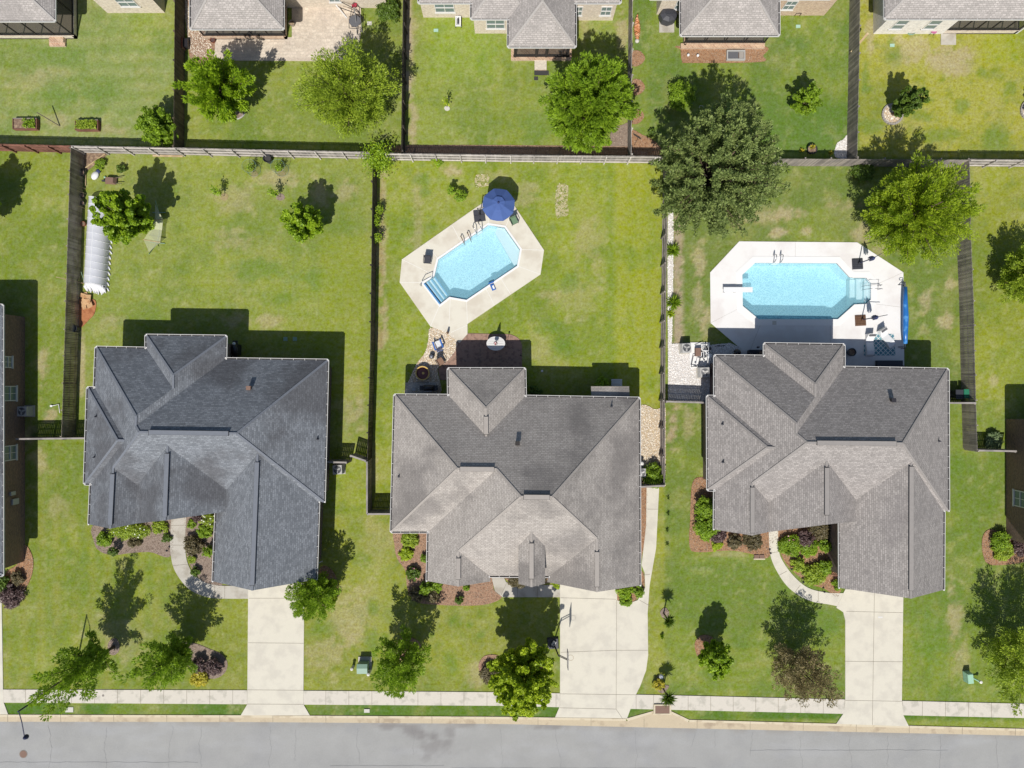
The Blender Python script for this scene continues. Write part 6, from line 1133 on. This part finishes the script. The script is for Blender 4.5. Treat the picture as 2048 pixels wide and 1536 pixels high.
def plank(label, a_, b_, w_=.12, mat="timber", th=.03, cat="plank", name="plank"): t = thing(name, label, cat, at(a_[0], a_[1])); L_ = t.location; bb = MB(); bb.bar(Vector(at(*a_[:2], a_[2]))-L_, Vector(at(*b_[:2], b_[2]))-L_, w_, th); bb.build("board", mat, t, local=True); return t
plank("long timber edging board of the corner soil bed", (172,337,.08), (212,309,.08), .08, th=.16); plank("timber edging board running south beside the tubs", (172,340,.08), (172,372,.08), .1); plank("pale plank lying along the foot of the grey fence", (306,311.5,.05), (366,313,.05), .16)
plank("stick leaning on the brown fence beside the tubs, northern one", (172,378,.05), (155,372,1.5), .05); plank("stick leaning on the brown fence beside the tubs, middle one", (173,388,.05), (160,386,1.4), .05); plank("stick leaning on the brown fence beside the tubs, southern one", (170,417,.05), (158,412,1.3), .05)
plank("long pole leaning on the brown fence at the tunnel's foot", (168,567,.05), (138,560,1.7), .06); plank("brown board fallen across the grass by the weathered grey fence", (1697,110,.5), (1716,86,1.7), .17)
plank("thin green garden stake lying near the tunnel foot", (168,545,.4), (172,572,.05), .03, "green_metal")
for i, (px, py) in enumerate(((508, 340), (564, 340))):
    t = thing("wire_cage", ("wire cage round the sapling left of the compost tub", "wire cage round the sapling right of the compost tub")[i], "cage", at(px, py)); part("mesh", "wire", t, lambda b: b.lathe((0, 0, .02), [(.6, 0), (.6, 1.15)], 20, 1, .95, cap=False)); part("wire_hoop", "green_metal", t, lambda b: [b.tube([(.6*math.cos(k*.3142), .57*math.sin(k*.3142), z) for k in range(21)], .012, 4) for z in (.05, 1.15)])
t = thing("drain_extension", "white bent downpipe end standing on the side lawn", "pipe", at(112, 812)); part("pipe", "white_plastic", t, lambda b: (b.tube([(-.35, 0, .06), (.3, .15, .1), (.35, -.6, .03)], .035, 8), b.box((-.35, 0, .08), (.2, .16, .08))))
# raised beds and pole frame
def raised(label, x0, y0, x1, y1, crop, seed, gk):
    t = thing("raised_bed", label, "raised bed", at((x0+x1)/2, (y0+y1)/2)); w_, d_ = (x1-x0)/46, (y1-y0)/46
    for a_, b_ in (((-w_, -d_), (w_, -d_)), ((-w_, d_), (w_, d_)), ((-w_, -d_), (-w_, d_)), ((w_, -d_), (w_, d_))): part("side_board", "wood_red" if a_[1] == -d_ or a_[0] == w_ else "wood_grey", t, lambda b: b.bar((a_[0], a_[1], .2), (b_[0], b_[1], .2), .05, .4))
    part("soil_fill", "soil", t, lambda b: b.slab([(-w_, -d_), (w_, -d_), (w_, d_), (-w_, d_)], 0, .32)); rs = np.random.RandomState(seed); n = gk; Q = np.stack([rs.uniform(-w_*.9 if seed == 2 else -w_*.1, w_*.9, n), rs.uniform(-d_*.85, d_*.85, n), .36+.25*rs.rand(n)], 1); quads("crop", Q, rs.normal(size=(n, 3))*.5+np.array([0, 0, .8]), .07*(.5+rs.rand(n)), .6, rs.rand(n), crop, t, rs); return t
raised("raised bed with soil and a few greens, left of the pole frame", 32, 240, 79, 261, "leaf_mid", 1, 320); raised("raised bed full of leafy greens, right of the pole frame", 156, 243, 201, 263, "leaf_olive", 2, 800)
t = thing("bean_pole", "leaning dark pole planted between the two raised beds", "pole", at(120, 252)); part("pole", "wood_dark", t, lambda b: b.bar((0, 0, 0), (-.9, .55, 1.6), .07)); 
# north yards
t = thing("fire_chest", "rusty brown box-shaped fire pit beside the brown fence", "fire pit", at(367, 93)); part("chest", "iron", t, lambda b: b.box((0, 0, .35), (.42, .85, .6))); part("lid", "rust", t, lambda b: b.box((-.02, 0, .68), (.46, .9, .06))); part("side_bin", "black_metal", t, lambda b: b.box((.4, .1, .25), (.36, .7, .5)))
pot("dark red glazed pot beside the hipped screen porch", 428, 83, .22, .3, "rust", fill="leaf_purple")
pot("tan urn in the shade beside the hipped screen porch", 586, 50, .25, .4, "tan_cloth"); 
t = thing("gazebo_frame", "collapsed black patio swing frame with a red cushion beneath the wispy tree", "patio swing", at(713, 38)); part("frame", "black_metal", t, lambda b: (b.tube([(-1.2, .5, .9), (0, .2, .6), (.6, -.2, .4)], .035, 6), b.tube([(-1.0, .8, 1.2), (.5, .1, 1.0), (.5, -1.2, .1)], .035, 6), b.tube([(-.6, -.3, .1), (0, .6, 1.4), (.7, -.2, .1)], .035, 6), b.tube([(.1, -1.3, .1), (.1, .3, 1.3)], .035, 6), b.tube([(-.5, -1.1, .6), (.7, -1.2, .6), (.7, -.1, .6), (-.5, -.1, .6), (-.5, -1.1, .6)], .03, 6)))
part("cushion", "red_cloth", t, lambda b: b.box((.0, .75, .8), (.42, .3, .14))); part("table", "grey_metal", t, lambda b: b.lathe((.0, -.5, .6), [(.5, 0), (.5, .03)], 16)); part("canvas", "tan_cloth", t, lambda b: b.box((-.45, 1.0, 1.0), (.9, .3, .05), -.3))
t = thing("white_board", "long white board leaning across the patio edge", "board", at(686, 30)); part("board", "white_trim", t, lambda b: b.bar((-.5, .6, .5), (.35, -.3, .06), .1, .04))
def lid(label, px, py, w_, h_, mat, name="ground_box", cat="lid", z=.05, group=None): t = flat(name, [(px-w_/2,py-h_/2),(px+w_/2,py-h_/2),(px+w_/2,py+h_/2),(px-w_/2,py+h_/2)], mat, z, 0, None); tag(t, label, cat, group); return t
lid("pale green box lid on the lawn of the square porch house", 872, 61, 9, 6, "pale_green"); lid("pale green box lid on the lawn of the brick-skirt porch house", 1596, 53, 9, 6, "pale_green"); lid("pale green box lid on the yellow lawn", 1784, 91, 9, 6, "pale_green"); lid("white plate in the shade beside the wispy tree", 739, 47, 9, 7, "sand_lid")
lid("faint green round lid in the house shade, left of two", 571, 678, 8, 8, "green_metal", z=.03, group="septic lids"); lid("faint green round lid in the house shade, right of two", 590, 678, 8, 8, "green_metal", z=.03, group="septic lids"); lid("white painted rectangle lid in the verge west end", 139, 1419, 16, 10, "sand_lid", "meter_lid")
lid("paving slab upper one at the foot of the square porch steps", 1083, 146, 29, 9, "trough", "paving_slab", "slab", .04); lid("small paving slab below it on the lawn", 1072, 157, 8, 7, "trough", "paving_slab", "slab", .04)
lid("dark mat strip by the pool pump gravel", 1440, 692, 20, 3, "trough", "ground_mat", "mat", .05)
t = thing("garden_cart", "small white crate trolley on the lawn by the square porch house", "trolley", at(917, 47)); part("tray", "white_plastic", t, lambda b: (b.ring([(-.24, -.42), (.24, -.42), (.24, .42), (-.24, .42)], [(-.17, -.35), (.17, -.35), (.17, .35), (-.17, .35)], .3, .45), b.box((0, 0, .3), (.46, .8, .03)))); part("load", "black_plastic", t, lambda b: b.box((0, 0, .42), (.2, .45, .3), taper=.7)); part("handle", "black_metal", t, lambda b: b.tube([(.05, .4, .3), (.15, .9, .7)], .02, 6))
for x in (-.25, .25): part("wheel", "black_plastic", t, lambda b: (b.tube([(x-.03, -.3, .12), (x+.03, -.3, .12)], .12, 10), b.tube([(x-.03, .3, .12), (x+.03, .3, .12)], .12, 10)))
t = thing("covered_grill", "black octagonal grill cover on a slab beside the brick wall", "grill", at(1333, 40)); part("cover", "black_plastic", t, lambda b: b.lathe((0, 0, .1), [(.72, 0), (.8, .35), (.74, .8), (.35, .95), (.01, .97)], 8, 1, .85)); part("cover_flap", "ac_dark", t, lambda b: b.box((0, .1, 1.08), (.62, .3, .03))); part("slab", "concrete_old", t, lambda b: b.box((0, -.3, .05), (1.3, 1.6, .1)))
t = thing("tarpaulin", "crumpled orange tarpaulin lying along the thin grey fence", "tarpaulin", at(1274, 56)); rg = random.Random(12)
def tarp(b):
    b.smooth = True
    for k in range(14): y = 1.0-k*.15; w_ = .28*math.sin(math.pi*(k+1.5)/17); b.tube([(-w_, y, .03), (rg.uniform(-.1, .1), y+rg.uniform(-.08, .08), .16+rg.random()*.1), (w_, y-.1, .03)], [.05, .12, .05], 6)
part("tarp", "orange_tarp", t, tarp); part("pale_end", "sand_lid", t, lambda b: b.lathe((0, -1.15, 0), [(.2, 0), (.18, .14), (.04, .2)], 9), True)
t = thing("window_well", "metal-framed window well in the red straw below the porch", "window well", at(1470, 113)); part("frame", "ac_grey", t, lambda b: b.ring([(-.8, -.42), (.8, -.42), (.8, .42), (-.8, .42)], [(-.7, -.32), (.7, -.32), (.7, .32), (-.7, .32)], 0, .3)); part("cover_plate", "grey_metal", t, lambda b: (b.box((-.22, 0, .2), (.9, .6, .04)))); part("side_plate", "slate", t, lambda b: b.box((.48, 0, .22), (.4, .6, .04)))
t = thing("garden_hose", "coiled green hose against the white brick wall", "hose", at(1821, 66)); part("coil", "green_metal", t, lambda b: (b.tube([(.32*math.cos(k*.4), .22*math.sin(k*.4), .05+.004*k) for k in range(50)], .022, 5), b.tube([(.3, 0, .1), (.35, .4, .6), (.2, .5, .9)], .02, 5)))
t = thing("plastic_chair", "purple-pink plastic chair by the white brick wall", "chair", at(1862, 66)); part("seat", "pink_plastic", t, lambda b: b.lathe((0, 0, .38), [(.01, 0), (.27, .02), (.29, .06)], 16)); part("leg", "black_metal", t, lambda b: [b.bar((x, y, 0), (x*.9, y*.9, .4), .03) for x in (-.2, .2) for y in (-.2, .2)]); part("backrest", "pink_plastic", t, lambda b: b.box((0, .24, .55), (.42, .05, .36)))
t = thing("garden_chair", "small black metal chair on the lawn below the tan brick wall", "chair", at(1594, 27)); part("seat", "black_metal", t, lambda b: [b.bar((-.22, y, .4), (.22, y, .4), .05, .02) for y in (-.2, -.07, .07, .2)]); part("leg", "black_metal", t, lambda b: [b.bar((x, y, 0), (x, y, .42), .03) for x in (-.22, .22) for y in (-.22, .22)]); part("backrest", "black_metal", t, lambda b: [b.bar((x, .24, .4), (x, .27, .85), .03) for x in (-.22, -.08, .08, .22)])
t = thing("kayak_hull", "white curved hull leaning at the tan brick wall's corner", "hull", at(1650, 12)); part("hull", "white_plastic", t, lambda b: b.tube([(-.85, -.6, .05), (-.3, -.15, .45), (.3, .5, .6), (.5, .9, .55)], [.04, .2, .26, .2], 10), True)
def stone_ring(label, px, py, r0, r1, n=26):
    t = thing("stone_ring", label, "edging", at(px, py)); part("edging", "slate", t, lambda b: [b.box((r0*math.cos(k*6.283/n), r0*math.sin(k*6.283/n), .07), (r1, 6.283*r0/n*.92, .14), k*6.283/n) for k in range(n)]); q = [(px+r0*23*math.cos(a_*.26), py+r0*23*math.sin(a_*.26)) for a_ in range(24)]; o = part("stone_fill", "gravel_tan", t, lambda b: b.lathe((0, 0, 0), [(r0, 0), (r0*.98, .05), (.01, .07)], 20)); s_ = scatter(t, q, "pebble_tan", 110, .07, .08, "pebbles", 91, .75, .3)
    s_.data.transform(__import__("mathutils").Matrix.Translation(-t.location)); return t
stone_ring("round stone edging full of pale stones around the slim leaning tree", 1784, 229, .85, .16); stone_ring("round stone edging cut by the right edge of the photo", 2062, 221, .9, .16)
t = thing("pebble_ring", "thin white pebble edging below the bright open tree", "edging", at(470, 222)); part("edging", "white_trim", t, lambda b: [b.box((.85*math.cos(a_), -.1+.62*math.sin(a_), .04), (.09, .12, .08), a_) for a_ in [3.3+i*.115 for i in range(26)]])
pot("dark planter with lilies in the fence shade", 1621, 301, .42, .4, "black_plastic", fill="soil")
t = thing("metal_ring", "small pale hoop on the grass in the pine's shadow", "hoop", at(1402, 215)); part("hoop", "sand_lid", t, lambda b: b.tube([(.17*math.cos(i*.4), .17*math.sin(i*.4), .05) for i in range(13)], .02, 5))
t = thing("broken_frame", "thin dark broken trellis in the red straw corner by the thin grey fence", "trellis", at(1273, 275)); part("slat", "wood_black", t, lambda b: (b.bar((-.3, .3, .1), (.3, -.1, .15), .06, .03), b.bar((-.25, .2, .12), (.35, -.2, .15), .06, .03), b.bar((.1, -.1, .1), (-.2, -.7, .1), .03)))
for px, py, lb in ((1375, 113, "small white garden light in the red straw, left one"), (1394, 114, "small silver ornament in the red straw, right one")):
    t = thing("garden_light", lb, "garden light", at(px, py)); part("lamp", "white_plastic", t, lambda b: b.lathe((0, 0, 0), [(.03, 0), (.03, .25), (.12, .27), (.1, .34), (.01, .36)], 10))
# front side
t = thing("transformer_box", "green pad-mounted transformer box on the front lawn", "transformer", at(729, 1329)); part("pad", "concrete_old", t, lambda b: b.box((.05, .1, .05), (1.15, 1.2, .1)));
part("cabinet", "green_metal", t, lambda b: b.box((0, 0, .5), (.84, .8, .85))); part("lid", "green_metal", t, lambda b: (b.poly([(-.45, -.42, .93), (.45, -.42, .93), (.45, .08, 1.04), (-.45, .08, 1.04)]), b.poly([(-.45, .08, 1.04), (.45, .08, 1.04), (.45, .42, .95), (-.45, .42, .95)]), b.poly([(.45, -.42, .93), (.45, .42, .93), (.45, .08, 1.04)]), b.poly([(-.45, .42, .93), (-.45, -.42, .93), (-.45, .08, 1.04)])))
def bollard(label, px, py, mat, h=.95, r=.12): t = thing("utility_post", label, "post", at(px, py)); part("post", mat, t, lambda b: b.lathe((0, 0, 0), [(r, 0), (r, h*.85), (r*1.15, h*.86), (r*1.1, h), (r*.4, h*1.06)], 14)); return t
bollard("white capped utility post right of the transformer box", 741, 1340, "white_trim"); bollard("tan capped utility post left of the transformer box", 707, 1332, "sand_lid", .7)
lid("white valve cover in the verge below the transformer box", 734, 1421, 11, 7, "sand_lid", "valve_cover", "lid", .08)
t = thing("utility_pedestal", "mint green utility cabinet on the right-hand lawn", "utility box", at(1931, 1351), rz=.1); part("cabinet", "mint", t, lambda b: b.box((0, 0, .35), (.5, .9, .6), taper=.9)); part("lid", "mint", t, lambda b: b.box((0, 0, .68), (.5, .86, .06), taper=.85))
t = thing("utility_post", "mint pipe with a white cap leaning beside the mint cabinet", "post", at(1952, 1358)); part("post", "mint", t, lambda b: b.tube([(-.55, .25, .1), (0, 0, .6)], .07, 10)); part("cap", "white_trim", t, lambda b: b.lathe((0, 0, .56), [(.13, 0), (.13, .1), (.05, .13)], 12))
for px, py, lb in ((152, 1390.5, "round dark lid in the pavement, left one"), (207, 1390.5, "round dark lid in the pavement, right one")):
    t = thing("pavement_lid", lb, "lid", at(px, py)); part("plate", "stone_grey", t, lambda b: b.lathe((0, 0, .05), [(.1, 0), (.1, .012)], 14))
t = thing("manhole_cover", "round rusty manhole cover in the street at the lower left", "manhole", at(47, 1508)); part("rim", "stone_grey", t, lambda b: b.lathe((0, 0, .0), [(.36, 0), (.36, .022)], 24)); part("plate", "iron", t, lambda b: b.lathe((0, 0, .022), [(.3, 0), (.3, .006)], 24))
t = thing("storm_drain", "brown lidded storm drain inlet set back in the kerb", "storm drain", at(1324, 1418)); part("frame", "kerb", t, lambda b: b.ring([(-.8, -.42), (.8, -.42), (.72, .46), (-.72, .46)], [(-.62, -.32), (.62, -.32), (.62, .36), (-.62, .36)], 0, .17)); part("cover", "iron", t, lambda b: b.slab([(-.62, -.32), (.62, -.32), (.62, .36), (-.62, .36)], .1, .16)); part("throat", "trough", t, lambda b: b.box((0, -.43, .08), (1.1, .03, .09)))
t = thing("garden_orb", "white globe ornament beside the southern palm-like yucca", "ornament", at(1320, 1348)); part("globe", "white_plastic", t, lambda b: b.lathe((0, 0, .3), [(.02, 0), (.15, .06), (.2, .2), (.15, .34), (.02, .4)], 16), True); part("stand", "black_metal", t, lambda b: b.bar((0, 0, 0), (0, 0, .34), .04))
t = thing("stepping_stone_pair", "pair of brown edging stones at the lawn corner by the curved path", "stones", at(1518, 1114)); part("stone", "iron", t, lambda b: b.box((-.24, .05, .06), (.42, .32, .12))); part("stone", "iron", t, lambda b: b.box((.22, .05, .06), (.42, .32, .12))); part("edge", "kerb", t, lambda b: b.box((0, -.16, .05), (1.0, .1, .1)))
for i, (px, py) in enumerate(((1538,1104),(1580,1136),(1603,1162),(1645,1181),(338,1099))):
    t = thing("path_light", "small black path light "+("by the lawn corner stones","at the west side of the rose bed","at the southwest curve of the rose bed","near the driveway end of the rose bed","beside the front path of the blue-grey roofed house")[i], "garden light", at(px, py), "black path lights"); part("stem", "black_metal", t, lambda b: b.bar((0, 0, 0), (0, 0, .4), .03)); part("lamp_cap", "black_metal", t, lambda b: b.lathe((0, 0, .38), [(.1, 0), (.08, .06), (.02, .1)], 10))
t = thing("lattice_rack", "brown slatted trellis against the garage wall of the rose bed", "trellis", at(1668, 1148)); part("slat", "wood_red", t, lambda b: [b.bar((-.5+i*.17, 0, .1), (-.5+i*.17, .2, 1.0), .06, .03) for i in range(6)]+[b.bar((-.5, .1, z), (.4, .1, z), .06, .03) for z in (.2, .9)])
t = thing("downspout", "white downspout elbow at the garage wall of the blue-grey roofed house", "downspout", at(640, 1125)); part("pipe", "white_trim", t, lambda b: b.tube([(-.1, 0, 3.0), (-.1, 0, .2), (.25, .15, .1)], .05, 8))
t = thing("basketball_hoop", "portable basketball hoop leaning out over the middle driveway", "basketball hoop", at(1106, 1286))
dx, dy = .75, -.55
part("base", "black_plastic", t, lambda b: (b.box((0, 0, .12), (1.0, 1.0, .22), .05, taper=.85), b.box((0, 0, .28), (.4, .4, .12)))); part("pole", "black_metal", t, lambda b: b.tube([(.05, 0, .2), (.3, .03, 2.9)], .06, 8)); part("base_weight", "ac_grey", t, lambda b: b.box((.05, .1, .37), (.3, .4, .08), -.5))
part("arm", "black_metal", t, lambda b: (b.bar((.3, .03, 2.6), (.95, -.05, 3.25), .05), b.bar((.3, .03, 2.9), (.95, -.05, 3.5), .05), b.bar((.12, .3, 1.6), (.3, .03, 2.7), .05)))
bb = part("backboard", "navy_post", t, lambda b: (b.bar((1.0, -.75, 2.95), (1.0, .65, 2.95), .04, .05), b.bar((1.0, -.75, 3.85), (1.0, .65, 3.85), .04, .05), b.bar((1.0, -.75, 2.95), (1.0, -.75, 3.85), .04), b.bar((1.0, .65, 2.95), (1.0, .65, 3.85), .04))); part("panel", "pane", bb, lambda b: b.box((1.0, -.05, 3.4), (.015, 1.38, .88)))
part("rim", "rust_orange", t, lambda b: (b.tube([(1.27+.23*math.cos(i*.3142), -.05+.23*math.sin(i*.3142), 3.05) for i in range(21)], .012, 6), b.bar((1.0, -.05, 3.05), (1.06, -.05, 3.05), .1, .03)))
def lamp(label, px, py, rz):
    t = thing("street_lamp", label, "street lamp", at(px, py), rz=rz); part("pole", "navy_post", t, lambda b: b.tube([(0, 0, 0), (0, 0, .5), (0, 0, 6.8)], [.11, .085, .06], 12)); part("arm", "navy_post", t, lambda b: b.tube([(0, 0, 6.7), (.1, -.9, 6.72), (.0, -2.0, 6.6)], .035, 8)); part("base_plate", "grey_metal", t, lambda b: b.lathe((0, 0, 0), [(.2, 0), (.2, .06), (.12, .2)], 12))
    hd = part("lamp_head", "navy_post", t, lambda b: b.lathe((-.0, -2.15, 6.35), [(.17, 0), (.2, .08), (.12, .3), (.04, .38)], 14), True); part("lens", "white_plastic", hd, lambda b: b.lathe((-.0, -2.15, 6.25), [(.02, 0), (.13, .04), (.16, .1)], 14), True); return t
lamp("dark street lamp rising behind the tall leaning tree, arm over the street", 149.5, 1348, .18)
lamp("street lamp across the road whose shadow head falls on the asphalt", 1492, 1712, math.pi+.1)
lid("pale small cut patch on the right-hand driveway", 1760, 1234, 9, 3, "white_trim", "paint_mark", "paint mark", .065)
